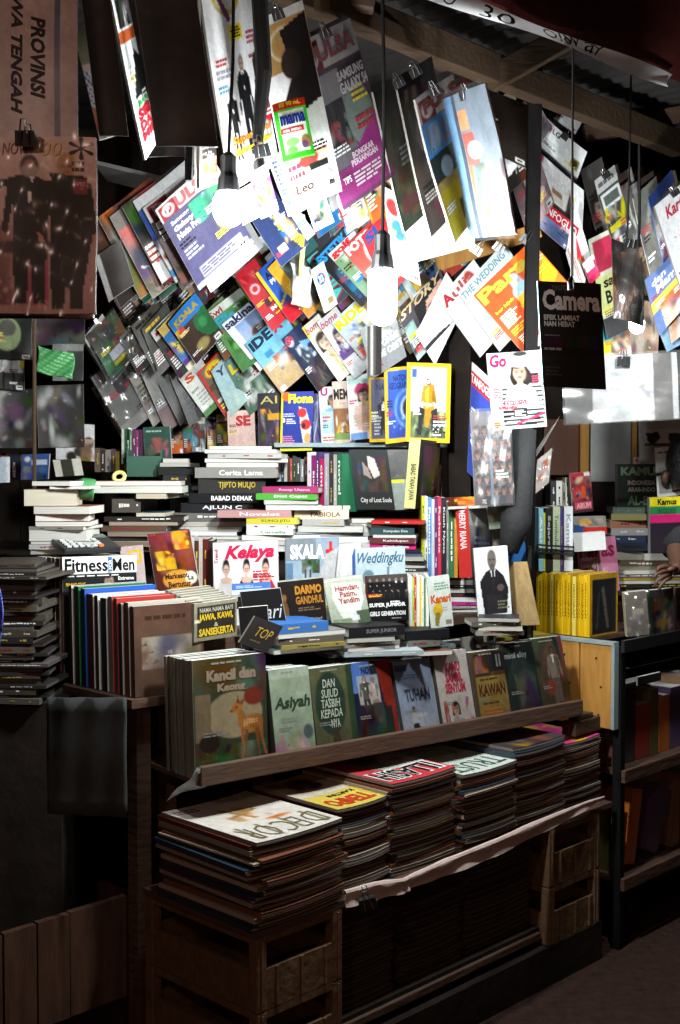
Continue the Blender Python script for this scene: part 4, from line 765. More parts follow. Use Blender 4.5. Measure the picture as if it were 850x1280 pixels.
M('sleeved album of many small portraits hanging under the striped top woman', (588, 515), (636, 512), (594, 632), 3.6, [bg('6a6468', '4a4444'), Bl(0, .15, 1, .95, ['3a3638', '55505a', '4a3a3c'], 14, .1)] + [Fc(.14 + .2 * (i % 5) + (.04 if (i // 5) % 2 else 0), .2 + .13 * (i // 5), .036, ['a08a80', '8a6a5a', '9a7a70'][i % 3], '1f1a1a', ['3a3a44', '55404a', '2a2a2c', '6a6a70'][i % 4]) for i in range(30)] + [R(.44, 0, .5, 1, '6a7488'), T('LIVE', .2, .94, .3, .99, 'ccc', .02, 0, 90)], m=WRAP, sleeve=CLEAR, wob=.003, res=(40, 80))
b = MB(); b.tube([at(651, 540, 3.75), at(650, 600, 3.7), at(645, 650, 3.66), at(636, 690, 3.66)], [.05, .045, .05, .03], 10); tag(b.build('bundled_cloth', SHIRT, None, base=at(636, 690, 3.66), smooth=True), 'black cloth bundled around the post above the suited man cover', 'cloth')

# slanted back wall: upper fan of phone magazines
FAN = [(122, 272, 'dark red edged'), (137, 271, 'brown and white'), (152, 258, 'black and white lettered'), (166, 252, 'white and royal blue'), (178, 260, 'grey with a white number five')]
fo = [[bg('4a2a24', '5a3a34'), Bl(0, 0, 1, 1, ['8a3a2c', '3a4a3a', '777'], 10, .2)], [bg('6a6460'), Bl(0, .2, 1, 1, ['a85a48', '8a9a70', '444', 'aaa'], 12, .2)], [bg('2c2826'), Bl(0, 0, 1, 1, ['888', '2a4a2a', '111', 'a04038'], 12, .18), R(.0, .72, .3, .95, 'c8c8c8'), Ln(.02, .5, .4, .7, 3, 'eee')], [bg('d0d0d2'), R(0, .12, .5, .5, '2a4a98'), Bl(0, .4, .5, .7, ['3a6ab0', '223'], 5, .1), R(0, .86, 1, .93, '3a90d0'), El(.12, .7, .1, .05, 'a03030')], [bg('8a7c7c', '5a4a50'), R(0, 0, 1, .2, 'c4c0c0'), R(.06, .02, .4, .18, '7a2a2e'), T('P', .12, .05, .3, .16, 'c8b8b8', .05), R(0, .2, 1, .38, '2c2a2e'), T('5', .05, .22, .2, .36, 'e8e8e8', .05), Bl(0, .6, .5, .95, ['8a2a38', 'a06a60', '444'], 8, .1)]]
for (x, y, w), o in zip(FAN, fo):
    M(f'{w} magazine fanned behind the big folded phone magazine', (x, y), (x + 66, y - 52), (x + 54, y + 102), 3.42 - (x - 120) * .0011, o, m=PRINT, t=.006, page='d8d6d2')
M('dark magazine at the outer end of the fan', (112, 290), (170, 240), (150, 385), 3.44, [bg('221d1c'), Bl(0, 0, 1, 1, ['111', '3a3230', '702a20'], 9, .2)], m=DUSTY)
M('small white cornered cover low at the outer end of the fan', (118, 322), (150, 300), (137, 378), 3.40, [bg('8a8886'), R(.2, 0, 1, 1, '2a2422')], m=DUSTY)
M('folded phone magazine with red maker badge, lit by the bulb', (194, 263), (262, 203), (250, 364), 3.28,
  [bg('55526c', '4a4668'), R(0, 0, 1, .17, 'b8b4b4'), R(.03, .02, .30, .17, '8a2c34'), El(.165, .095, .1, .06, 'd0c8c8'), El(.165, .095, .065, .04, '8a2c34'), T('P', .13, .06, .2, .13, 'd0c8c8', .05), T('ULSA', .30, .03, .95, .16, '9a5a5e', .05), Bl(.45, .2, 1, .45, ['4a9a70', '70b0a0', '3a3a60', '3a6a50'], 10, .14), T('Samsung', .1, .22, .42, .28, 'c8c4d0', .03), T('Galaxy', .1, .29, .45, .36, 'dcd8e0', .05), T('Note Pro', .1, .37, .5, .44, 'dcd8e0', .05), Ln(.08, .55, .45, .68, 3, 'a8a4c0'), El(.8, .58, .12, .1, 'b8b840'), R(.15, .82, .9, .93, '9a96a8'), Ln(.17, .83, .88, .92, 3, '5a566a'), R(0, .95, 1, 1, 'b4b2b4')], t=.012, res=(56, 72), page='eceaea', bend=.008)
M('second folded sheet peeping out under the phone magazine by the bulb', (204, 262), (270, 204), (264, 366), 3.30, [bg('c4c4c4')], t=.006)
M('dark blue magazine with a barcode, right of the bulb', (306, 262), (340, 232), (352, 335), 3.2, [bg('2a3458', '1f2a50'), R(.2, .75, .45, .86, 'e0e0e0'), Py([(.6, .3), (1, .9), (.8, 1), (.5, .5)], 'b8a030'), Bl(.5, .3, 1, .8, ['d8a860', 'c8ccd0', '3a5a8a'], 7, .14), T('No', .7, .5, .85, .56, 'd8a030', .03), Ln(.65, .62, 1, .75, 3, 'dde')])
M('bright blue and orange advert slip beside the dark blue magazine', (334, 268), (362, 244), (366, 316), 3.22, [bg('b8ccd8'), Py([(0, .2), (.4, .1), (.3, .9), (0, .9)], '28406a'), El(.3, .3, .15, .12, 'd8a060'), T('N', .45, .3, .6, .45, 'e0a020', .04), Ln(.4, .5, .98, .8, 4, '5a7a9a')], t=.003)
M('small black and white photo card under the noodle sachet magazine', (380, 250), (404, 238), (394, 290), 3.0, [bg('dcdcdc'), R(.1, .08, .9, .78, '6a6866'), Bl(.1, .08, .9, .78, ['222', 'bbb', '888', '444'], 9, .2)], t=.002)
# upper bright row
UR = [('red booklet with a round white seal', (293, 344), (318, 322), (340, 414), [bg('b01828', 'a81424'), El(.35, .36, .18, .07, 'e8d8d8'), El(.35, .36, .14, .05, 'b01828'), R(.35, .58, .6, .68, '3a1418'), Bl(.1, .1, .9, .3, ['c84a50', '8a1018'], 5, .12), T('IND', .45, .72, .85, .78, 'eee', .04), Ln(.5, .82, .9, .86, 1, 'e0c020')]),
 ('blue booklet with a yellow spine, globe and red foot', (319, 342), (346, 316), (364, 405), [bg('2450a8'), R(0, 0, .1, 1, 'd8c020'), T('A', .2, .1, .42, .22, '10183a', .05), T('PHI', .25, .24, .6, .32, 'e8e8f0', .03), El(.62, .5, .22, .14, '8aa0c0'), El(.62, .5, .14, .1, 'c8d0d8'), Py([(0, .68), (.8, .45), (.8, .5), (0, .72)], 'd8c030'), R(0, .72, 1, 1, 'b81c2c'), Ln(.5, .9, .9, .95, 1, 'eee')]),
 ('amber framed magazine with a dark rocky picture', (334, 336), (368, 300), (386, 398), [bg('d89a18'), R(.28, .12, 1, .95, '5a6a58', '302820'), Bl(.28, .12, 1, .95, ['3a4a3a', 'b8a080', '20201c', '8aa0a8'], 12, .16), Bl(0, .6, .3, 1, ['b8701a', 'e0a828'], 5, .1)]),
 ('black magazine with teal capitals running up its side', (372, 312), (408, 280), (418, 384), [bg('26262c', '2c3040'), R(0, 0, .5, .15, '2a5a5a'), T('DUNIA', .05, .2, .42, .95, '1f9a98', .05, 0, -90), T('DUNIA', .09, .22, .46, .97, '8a2038', .05, 0, -90), T('DUNIA', .05, .2, .42, .95, '2aa8a0', .04, 0, -90), Bl(.5, .3, .95, .8, ['2a5a9a', '3a6ab0', '1a1a20'], 8, .1), R(.55, .84, 1, .98, 'c02a80'), El(.62, .86, .16, .07, '6a70b0'), Ln(.55, .35, .9, .6, 4, '4a88c8')]),
 ('black magazine with bright blue slanted capitals', (392, 322), (432, 280), (452, 384), [bg('202024'), T('ESTETIKA', .0, .03, 1, .17, '2a90d8', .05), Bl(.1, .25, .9, .9, ['2a5a9a', '333', '8a2a3a', '1a6a90'], 12, .12), Ln(.2, .35, .7, .6, 4, '48b'), R(.5, .7, .9, .9, 'c03070')]),
 ('green fairway magazine with a red lower case title', (410, 318), (442, 288), (458, 372), [bg('6a8a60', '78987a'), R(0, 0, 1, .16, 'd8d4d0'), T('golf', .02, .01, .75, .16, 'c8202c', .05), Bl(.1, .2, 1, .9, ['4a6a48', '8aa888', 'b8c8b8', '333'], 10, .16), R(.1, .6, .4, .72, '3a7ab0')]),
 ('red magazine with white capitals and a curved road photo', (427, 312), (464, 276), (480, 372), [bg('c83a38', 'd87a68'), T('FOTO', .04, .03, .85, .17, 'f0eeee', .05), El(.8, .4, .45, .3, 'd8d4d4'), El(.85, .45, .35, .22, '4a4446'), El(.9, .5, .26, .15, 'cac6c6'), Bl(.1, .5, .9, 1, ['d8b0a0', '6a9a78', 'e8dcd8'], 8, .16)]),
 ('crimson magazine with a blue letter beside the bulb cord', (452, 296), (482, 262), (486, 372), [bg('c82c34', 'b0383a'), T('SI', .05, .03, .5, .18, '2a4a98', .05), Bl(.2, .3, 1, .9, ['e8c8c0', '3a5a98', '402020', 'c8c8c8'], 9, .16)])]
for i, (lb, a, b, c, o) in enumerate(UR): M(lb + ', tilted on the bright wall', a, b, c, 3.80 - i * .014, o, page='eee')
b = MB(); b.sheet(lambda u, v: at(366 + 24 * u - 6 * abs(v - .5) + 2 * math.sin(v * 9), 328 + 52 * v + 6 * u, 3.62 + .02 * math.sin(u * 9 + v * 5)), 10, 12)
tag(b.build('crumpled_bag', mat('white_bag', (.72, .72, .70), .35, bump=.9, bscale=7), smooth=True, solid=.002), 'crumpled white bag tied up with the yellow ribbon', 'bag')
b = MB(); b.sheet(lambda u, v: at(375 + 6 * u + 1.5 * math.sin(v * 5), 268 + 78 * v, 3.58 + .003 * math.sin(v * 14)), 2, 14); o_ = b.build('yellow_ribbon', RIBBON, smooth=True, solid=.001); tag(o_, 'yellow ribbon hanging down to the crumpled white bag', 'ribbon')
M('white card with a blue number disc below the ribbon', (388, 338), (404, 326), (406, 392), 3.6, [bg('e0e2e4'), El(.5, .3, .3, .14, '2a50a0'), T('33', .34, .22, .66, .38, 'f0f0f4', .04), R(.5, .75, .85, .88, '8a7a50')], t=.003)
# lower bright row
LR = [('white bordered green magazine behind the beach one', (256, 394), (300, 360), (304, 466), [bg('d8dcd4'), R(0, .12, 1, 1, '5a8a50', '4a7a48'), Bl(.1, .15, .8, .9, ['78b050', '2a4a2a', 'c8d8c0'], 9, .15), T('Swi', .05, .02, .4, .12, 'a03a40', .03), T('Elle', .1, .14, .6, .3, '38a0b8', .05)]),
 ('white magazine with a mosque courtyard photo', (277, 406), (318, 372), (325, 464), [bg('e4e6ea'), R(.22, .16, 1, .62, '8098c8', 'b8c4d8'), R(.22, .5, 1, .66, '9a6a48'), El(.6, .5, .2, .14, '7a4a30'), R(.4, .48, .5, .66, 'e0dcd4'), T('sakinah', .02, .0, .98, .14, '24305a', .04), Ln(.2, .12, .9, .16, 1, '8a90a8'), R(0, .92, 1, 1, 'f0f0f2')]),
 ('beach family magazine with black and pink capitals', (306, 430), (352, 390), (352, 492), [bg('60b0d0', '98c8d8'), R(0, .5, 1, 1, 'c8b088', 'b89a70'), Bl(.3, .45, 1, .72, ['e8e0d8', 'c86a58', '3a2a28', '3a78a8', 'd8a080'], 14, .08), R(.2, .33, .38, .43, '3a88b8'), T('iDE', .03, .03, .58, .2, '142040', .05), T('A', .62, .03, .86, .2, 'c02050', .05), R(.05, .92, .15, .98, 'e0e0e0')]),
 ('dark blue magazine with a silver robot', (352, 424), (375, 402), (398, 490), [bg('20305a', '241f20'), El(.2, .12, .14, .08, 'd8d0e0'), T('ga', .04, .04, .4, .16, 'b03050', .05), Bl(.25, .25, .8, .55, ['9ab0c8', '4a6a9a', '222a3a', 'd0d8e0'], 14, .09), Py([(.5, .2), (1, .3), (.6, .36)], '78b0e0'), Bl(.1, .6, .9, .98, ['2a2422', '4a3a34', '6a5a50', '1a1616'], 14, .1)]),
 ('magazine with a dark haired girl in yellow ribbons', (377, 410), (398, 392), (424, 478), [bg('e0d8c8'), R(0, 0, .12, .2, 'd8c030'), T('bome', .02, .05, .9, .15, 'a83a58', .02, .3), Fc(.5, .38, .12, 'e4c8b0', '2a1c14', 'e8e4d8'), Bl(.3, .55, .85, .9, ['d8b030', 'e8e4dc', 'b89a30'], 10, .09)]),
 ('pale magazine with a violet costumed singer', (396, 403), (420, 383), (443, 474), [bg('dcd8dc'), T('bome', .02, .03, .85, .14, 'b04a60', .02, .3), Fc(.5, .36, .1, 'dcc0b0', '3a2a3a', '5a3a80'), Bl(.2, .42, .8, .62, ['5a3a88', '302848', 'e0e0e8'], 9, .1), R(0, .7, 1, 1, 'd0d0d6')]),
 ('motorbike magazine with a yellow title', (414, 404), (446, 374), (453, 450), [bg('b8ccd8', '9a9a90'), T('RIDE', .03, .05, 1, .26, 'd8b818', .05), Bl(.3, .3, .95, .6, ['d8e0e8', '3a6ab0', 'e8e8e8', '333'], 10, .12), Py([(.2, .66), (.9, .5), (.9, .54), (.2, .7)], 'd8c018'), Bl(.1, .68, .9, .98, ['4a6a3a', 'b8402a', 'd87030', '444'], 10, .12)]),
 ('grey magazine with white capitals under the bulb', (450, 412), (492, 384), (466, 474), [bg('9a9c9c', '84868a'), T('OPONUS', .25, .42, .95, .56, 'dfe2e2', .04), T('DE OBST', .3, .6, 1, .74, 'dfe2e2', .04), Bl(.3, .1, 1, .4, ['b8bcbc', '777'], 6, .14)])]
for i, (lb, a, b, c, o) in enumerate(LR): M(lb + ', tilted on the bright wall', a, b, c, 4.06 - i * .016, o, page='eee')
M('clear sleeve strip hanging under the bright bulb', (459, 408), (477, 406), (459, 470), 3.25, [bg('2e2c2b'), R(.3, 0, .42, 1, '6a6866'), R(.6, 0, 1, 1, '1a1817')], t=.003, m=MATTE, cat='plastic sleeve')
# right of the bulb
RB = [('pastel magazine with curly blue lettering, beside the bulb', (490, 330), (534, 292), (534, 412), 4.05, [bg('dfe6e8'), Bl(0, 0, 1, 1, ['a8d0d8', 'e8d8b0', 'b8c8e0', 'f0f0f0'], 14, .12), T('Selly', .1, .08, .8, .25, '6ab0c8', .02, .3)]),
 ('dark fashion magazine with a close up face and curly title', (498, 394), (550, 336), (522, 452), 3.98, [bg('4a4450', '302c30'), Py([(.5, .2), (.95, .1), (.95, .75), (.6, .8), (.42, .5)], 'd8a898'), El(.66, .42, .3, .26, 'dcae9c'), El(.6, .36, .06, .02, '2a1c1c'), El(.82, .32, .06, .02, '2a1c1c'), El(.74, .56, .09, .03, 'b04a50'), Py([(.3, .15), (.95, .0), (.95, .14), (.55, .24), (.45, .5), (.3, .5)], '1c1618'), T('STORY', .0, .0, .98, .16, 'd8b88a', .03, .3), T('ber', .03, .46, .2, .58, 'd8d020', .04), Ln(.03, .6, .3, .76, 4, 'e8e8e8'), R(.05, .8, .2, .92, 'd02838'), Bl(0, .3, .2, 1, ['9ac8c0', '5a6a78', 'c8d8d0'], 7, .08)]),
 ('overexposed white magazine next to the close up face', (520, 418), (558, 340), (544, 456), 3.96, [bg('ececec'), Ln(.2, .5, .8, .9, 5, 'dcd4d4')]),
 ('white bridal magazine with red initial and a veiled face', (548, 374), (592, 324), (600, 447), 3.9, [bg('eaeae8'), T('A', .02, .02, .26, .18, 'b0202c', .05), T('ulia', .27, .04, .85, .18, 'c04a50', .02), Fc(.72, .16, .09, 'e0c0b0', 'b0402c', 'eee'), Ln(.1, .55, .7, .62, 1, 'c8d0d8'), Ln(.15, .8, .6, .95, 3, 'd0d4d8')]),
 ('pale blue wedding magazine partly behind the orange one', (572, 366), (630, 303), (624, 440), 3.84, [bg('dde6e8'), T('THE WEDDING', .02, .05, .9, .15, '6a98a8', .02), Bl(.1, .25, .8, .95, ['b8d0c8', 'e8e0d8', 'c8d8e0', 'd8b8a8'], 14, .1)]),
 ('orange magazine with a woman in a pale blue headscarf', (592, 369), (664, 300), (658, 447), 3.76, [bg('c04a20', 'b8451c'), Py([(.62, .0), (1, 0), (1, 1), (.8, 1)], 'd8601c'), Py([(.72, .2), (1, .1), (1, .5), (.8, .6)], 'e09018'), T('Paras', .02, .02, .96, .2, 'b09a38', .04), Fc(.52, .24, .075, 'e0b898', '8aa8c8', 'd8a828', '8ab0d0'), El(.52, .36, .13, .1, '98b8d8'), Py([(.4, .4), (.66, .36), (.8, .8), (.62, .98), (.5, .7)], 'd8a830'), Py([(.48, .55), (.7, .5), (.78, 1), (.6, 1)], 'e8dcd0'), R(.12, .92, .3, .98, 'eee'),
    T('ber hijab', .06, .34, .36, .39, 'e8c030', .03), Ln(.06, .42, .36, .6, 6, 'f0e0d0'), Ln(.06, .63, .34, .72, 3, 'e8b030'), Ln(.08, .75, .36, .86, 4, 'f0e0d0'), T('FASHION', .8, .1, 1.0, .15, 'f0e8e0', .04), Ln(.78, .17, 1, .26, 3, 'f0e0d0'), Ln(.78, .3, .98, .38, 2, 'f0c040'), T('M', .62, .82, .7, .88, 'b09a60', .04)])]
for lb, a, b, c, Y, o in RB: M(lb, a, b, c, Y, o, page='f0f0f0', t=.007, res=(58, 60) if 'headscarf' in lb else None)
br = MB(); br.bar(at(545, 331, 4.0), at(675, 287, 4.0), .012, .05); tag(br.build('clip_board', PALE, base=at(545, 331, 4.0), bevel=.003), 'wooden lath along the tops of the clipped bridal magazines', 'lath')
for x, y, w in ((598, 309, 'white bridal'), (626, 306, 'pale blue wedding'), (660, 296, 'orange headscarf')): clip(f'black clip on the lath above the {w} magazine', x, y, 3.74, .034, 35)
# dim left rows
DL = [('grey edged dusty magazine at the outer end of the upper dim row', (104, 422), (128, 392), (140, 482)), ('dusty green sleeve with a white glint', (109, 420), (142, 386), (140, 474)), ('dusty brown magazine after the green sleeve', (149, 422), (180, 390), (174, 470)), ('dusty magazine with a red dot on its edge', (164, 408), (196, 374), (194, 466)),
 ('pale blue edged dusty magazine', (177, 411), (208, 378), (200, 470)), ('white framed dusty magazine', (188, 416), (224, 380), (226, 474))]
for i, (lb, a, b, c) in enumerate(DL): M(lb, a, b, c, 4.12 - i * .014, auto(20 + i, '4a4a46', True) if i != 1 else [bg('3a4a3a'), Bl(0, 0, 1, 1, ['2a6a48', '3a3a38', '7a4a30', '22302a'], 12, .16), R(.3, .6, .7, .75, 'b8b8c8'), R(.3, .8, .6, .86, 'b0a828')], m=DUSTY, sleeve=FILM if i in (0, 1, 2) else None)  # green sleeve: pale patch puts its white glint into the cover colour
M('colourful dot covered children magazine, tilted', (197, 412), (238, 366), (236, 464), 4.02, [bg('c8a858'), R(0, .2, 1, 1, '2a6ab0'), Bl(0, .3, 1, 1, ['c83a90', 'd87020', '3aa058', '2a3a90', 'd8c020', '603a90'], 22, .09), R(0, .8, 1, 1, '4a2a70'), R(0, .9, .8, 1, 'd0c8b0')])
M('blue topped comic with a green dragon and tan badge', (210, 404), (244, 366), (246, 456), 4.0, [bg('4a3a30', '3a2c26'), R(0, 0, 1, .3, '2a7ac8'), T('KOALA', .1, .08, .9, .22, 'b89a18', .05), Bl(.0, .25, .25, .4, ['d8b820', 'd84020'], 4, .1), Py([(.55, .35), (1, .25), (1, .85), (.7, .8), (.5, .55)], '2a6a3c'), El(.45, .82, .2, .1, '9a8a58'), El(.75, .5, .12, .1, '3a8a50')], t=.007, page='d0d0d0', spc='e8e8e8')
M('leafy green magazine beside the dragon comic', (250, 396), (278, 370), (282, 452), 4.08, auto(33, '6a8a58'), m=PRINT)
LL = [('grey sleeve printed with a black square', (114, 472), (152, 440), (158, 546), [bg('6a6a68'), Py([(.35, .2), (.75, .12), (.8, .42), (.4, .52)], '201e20'), R(0, .85, 1, 1, '8a8886'), Nz(.2)]), ('tan lettered dusty magazine, lower dim row', (162, 473), (186, 450), (192, 534), [bg('7a7668'), Bl(0, 0, 1, 1, ['8a8478', '5a5648', '3a3a34'], 9, .2), Ln(.1, .2, .8, .6, 5, '4a4438')]), ('dusty grey and maroon magazine, lower dim row', (176, 466), (204, 446), (208, 540), [bg('7a7a7a'), R(0, .65, 1, 1, '5a3038'), Nz(.2)]),
 ('black magazine with a square white emblem', (199, 480), (226, 448), (226, 532), [bg('1c1b1d'), R(.25, .62, .6, .8, '2c2b2d')]), ('grey lettered black comic, lower row', (212, 470), (238, 446), (238, 534), [bg('2a2a2c'), Ln(.2, .4, .8, .8, 5, '55555a')]), ('white magazine with an orange red initial', (223, 473), (250, 446), (258, 522), [bg('c8cac4'), T('S', .12, .08, .5, .24, 'c0482c', .05), Ln(.15, .5, .8, .8, 4, '9a9a9a'), R(0, .9, .6, 1, '4a7a40')]),
 ('red edged comic with a yellow burst and white rabbit', (246, 466), (272, 440), (282, 522), [bg('b82820'), R(.1, .04, 1, .94, '6a5a48', '3a3028'), El(.55, .16, .35, .12, 'd8b818'), T('Bobo', .3, .11, .8, .2, 'b02a18', .04), El(.5, .5, .2, .14, 'e0e0da'), El(.62, .66, .26, .14, '3a6a40'), Bl(.2, .4, .9, .9, ['5a4a38', 'e0d8c8', '2a2420'], 8, .1)]), ('pale blue magazine with a dark capital', (264, 464), (290, 436), (290, 522), [bg('9ab8c4', 'a8c0bc'), T('Y', .12, .08, .5, .24, '34465a', .04), Bl(.2, .4, 1, .9, ['88a8b0', 'b8ccc8'], 6, .2)]),
 ('teal garden magazine with yellow capitals', (280, 454), (314, 424), (312, 520), [bg('5a7a7a', '4a6a50'), T('LA', .06, .08, .7, .26, 'd0b820', .04), Bl(.1, .3, 1, .95, ['3a5a3c', '8a9a88', 'c8ccc8', '2a3a30'], 14, .12), R(.3, .5, .9, .56, 'b8bcb8')])]
for i, (lb, a, b, c, o) in enumerate(LL): M(lb + ', on the lower wall', a, b, c, 4.2 - i * .013, o, m=DUSTY if i < 5 else PRINT, sleeve=FILM if i in (0,) else None)
M('small grey booklet tucked below the garden magazine', (314, 500), (338, 474), (330, 530), 4.25, auto(41, '3a4a3a', True), m=DUSTY)
# far left, behind the post
FL_ = [('round moon faced dark cover under the two dark figures magazine', (-12, 396), (40, 398), (-12, 448), [bg('1c201c'), El(.4, .4, .34, .4, '8a9a70'), El(.42, .25, .2, .2, '55554e')]), ('music magazine with four white shirted boys in the dark', (-14, 430), (30, 432), (-14, 486), [bg('1a1a1a'), Fg(.25, .1, .9, 'c8c8c8', '777', '222', '444'), Fg(.55, .15, .85, 'd0d0d0', '777', '222', '444'), Fg(.85, .12, .9, 'b8b8b8', '777', '222', '444'), R(.0, 0, 1, .1, '8a2a2c'), R(.9, .2, 1, .5, 'a8a020')]),
 ('white faced book behind the green bag', (66, 430), (104, 430), (66, 476), [bg('8a8a88'), R(.5, .2, 1, 1, '3a3a38')]), ('dark wrapped magazine below the four boys', (-12, 486), (44, 486), (-12, 560), [bg('3a3a3a'), Bl(0, 0, 1, 1, ['5a5a5c', '2a2a2a', '6a6060', 'a0a0a0'], 12, .14)]), ('second dark wrapped magazine beside the thin grey post', (46, 482), (104, 480), (48, 560), [bg('3c3a3a'), Bl(0, 0, 1, 1, ['605e5e', '2a2a2a', '7a7474', 'b0b0b0'], 12, .13)]),
 ('purple topped dark magazine above the green bag', (46, 398), (106, 396), (46, 432), [bg('2a1c28'), Bl(0, .3, 1, 1, ['333', '111', '555'], 6, .2)])]
for i, (lb, a, b, c, o) in enumerate(FL_): M(lb, a, b, c, 4.0 + .01 * i, o, m=DUSTY, wob=.003)
b = MB(); b.sheet(lambda u, v: at(47 + 45 * u + 1.5 * math.sin(v * 5), 432 + 32 * v + 11 * u + 1.2 * math.sin(u * 5), 3.85 + .006 * math.sin(u * 7 + v * 5) + .005 * abs(math.sin(u * 13 + v * 9)) + .004 * abs(math.sin(v * 21 - u * 6))), 28, 22)
tag(b.build('green_bag', mat('green_plastic', (.05, .24, .09), .4, bump=.6, bscale=9, noise=1, nscale=6, col2=(.09, .30, .10)), smooth=True, solid=.003), 'flat green plastic bag hanging beside the thin grey post', 'bag')

# densely packed covers half hidden behind the others
FC = [('3a4a3a', 'dull green'), ('4a3a34', 'brownish'), ('5a5a58', 'grey'), ('3a3a4a', 'bluish grey'), ('6a5a40', 'ochre'), ('2c2a2a', 'black'), ('5a3030', 'dull red'), ('7a7a72', 'pale grey'), ('3a5a5a', 'sea green'), ('50405a', 'violet grey'), ('6a6a50', 'moss'), ('86827a', 'stone'), ('34302c', 'soot brown')]
def fill(n, where, f, Y, dark, m=DUSTY, t=.006, page='cfcdc6', dy=.006, seed=0):
    for k in range(n):
        tl, u, v = f(k); r = random.Random(k * 7 + seed); j = lambda a: r.uniform(-a, a); c, w = FC[(k * 5 + seed) % 13]
        tl = (tl[0] + j(2), tl[1] + j(4))
        M(f'{w} half hidden cover, ' + ('outermost in ' if k == 0 else ORD[k] + ' inward in ') + where, tl, (tl[0] + u[0] + j(3), tl[1] + u[1] + j(3)), (tl[0] + v[0] + j(3), tl[1] + v[1] + j(4)), Y - dy * k, auto(seed * 50 + k, c, dark), m=m, t=t, page=page)
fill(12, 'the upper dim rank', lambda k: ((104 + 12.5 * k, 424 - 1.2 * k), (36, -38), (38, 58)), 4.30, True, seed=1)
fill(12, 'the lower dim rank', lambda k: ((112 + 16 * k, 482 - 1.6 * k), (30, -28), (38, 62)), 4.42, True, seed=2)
fill(7, 'the rank behind the phone magazine fan', lambda k: ((116 + 12 * k, 286 - 3 * k), (50, -44), (52, 96)), 3.56, k % 2 if False else True, m=PRINT, seed=3)
fill(12, 'the rank behind the tilted bright wall', lambda k: ((268 + 22 * k, 400 - 3 * k), (40, -36), (46, 68)), 4.36, False, m=PRINT, seed=4)
fill(10, 'the rank above the beach family cover', lambda k: ((282 + 24 * k, 330 - 5 * k), (42, -40), (48, 74)), 4.10, False, m=PRINT, seed=5)
fill(9, 'the far rank by the recipe magazine', lambda k: ((728 + 14 * k, 222 + 3 * k), (30, -24), (20, 88)), 4.45, True, m=PRINT, t=.010, page='eceae6', seed=6)
fill(9, 'the low far rank by the recipe magazine', lambda k: ((716 + 15 * k, 318 + 2 * k), (30, -20), (18, 80)), 4.55, False, m=PRINT, t=.008, page='eceae6', seed=7)
fill(4, 'the dark rank under the rafter', lambda k: ((560 + 15 * k, 150 - 3 * k), (34, -30), (26, 108)), 4.0, True, seed=8)
tag(MB().box(at(118, 200, 3.7), at(214, 223, 3.55) - at(118, 200, 3.7), Vector((-.02, .3, .02)), Vector((0, 0, -.012))).build('tin_sheet', STEEL, base=at(118, 200, 3.7)), 'grey tin sheet jutting out above the fanned phone magazines', 'tin sheet')

for px, py, Y, w, rl in ((405, 38, 2.74, 'big grey and purple phone magazine', -25), (496, 100, 2.86, 'dark green footed magazine', -30), (517, 86, 2.83, 'dark blotchy magazine', -30), (541, 110, 2.80, 'blue banded phone magazine', -30), (580, 114, 2.77, 'cloudy blue grey sleeve', -20), (346, 14, 2.71, 'white portrait magazine', -20), (756, 216, 4.0, 'car magazine', -35), (842, 238, 3.8, 'large white crimson script magazine', -35), (733, 96, 4.15, 'white tuxedo print', 30), (708, 168, 4.08, 'pink logo flyer', 38)):
    clip(f'black clip on the top edge of the {w}', px, py, Y, .026, rl)

fill(9, 'the rank behind the tallest stack', lambda k: ((196 + 15 * k, 522 - 2 * (k % 3)), (19, 0), (1, 46)), 4.34, False, m=PRINT, seed=9)
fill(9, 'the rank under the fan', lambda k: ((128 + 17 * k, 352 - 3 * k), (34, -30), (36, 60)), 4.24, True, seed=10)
fill(6, 'the rank behind the noodle sachet', lambda k: ((372 + 17 * k, 214 - 4 * k), (34, -26), (26, 84)), 3.6, False, m=PRINT, seed=11)
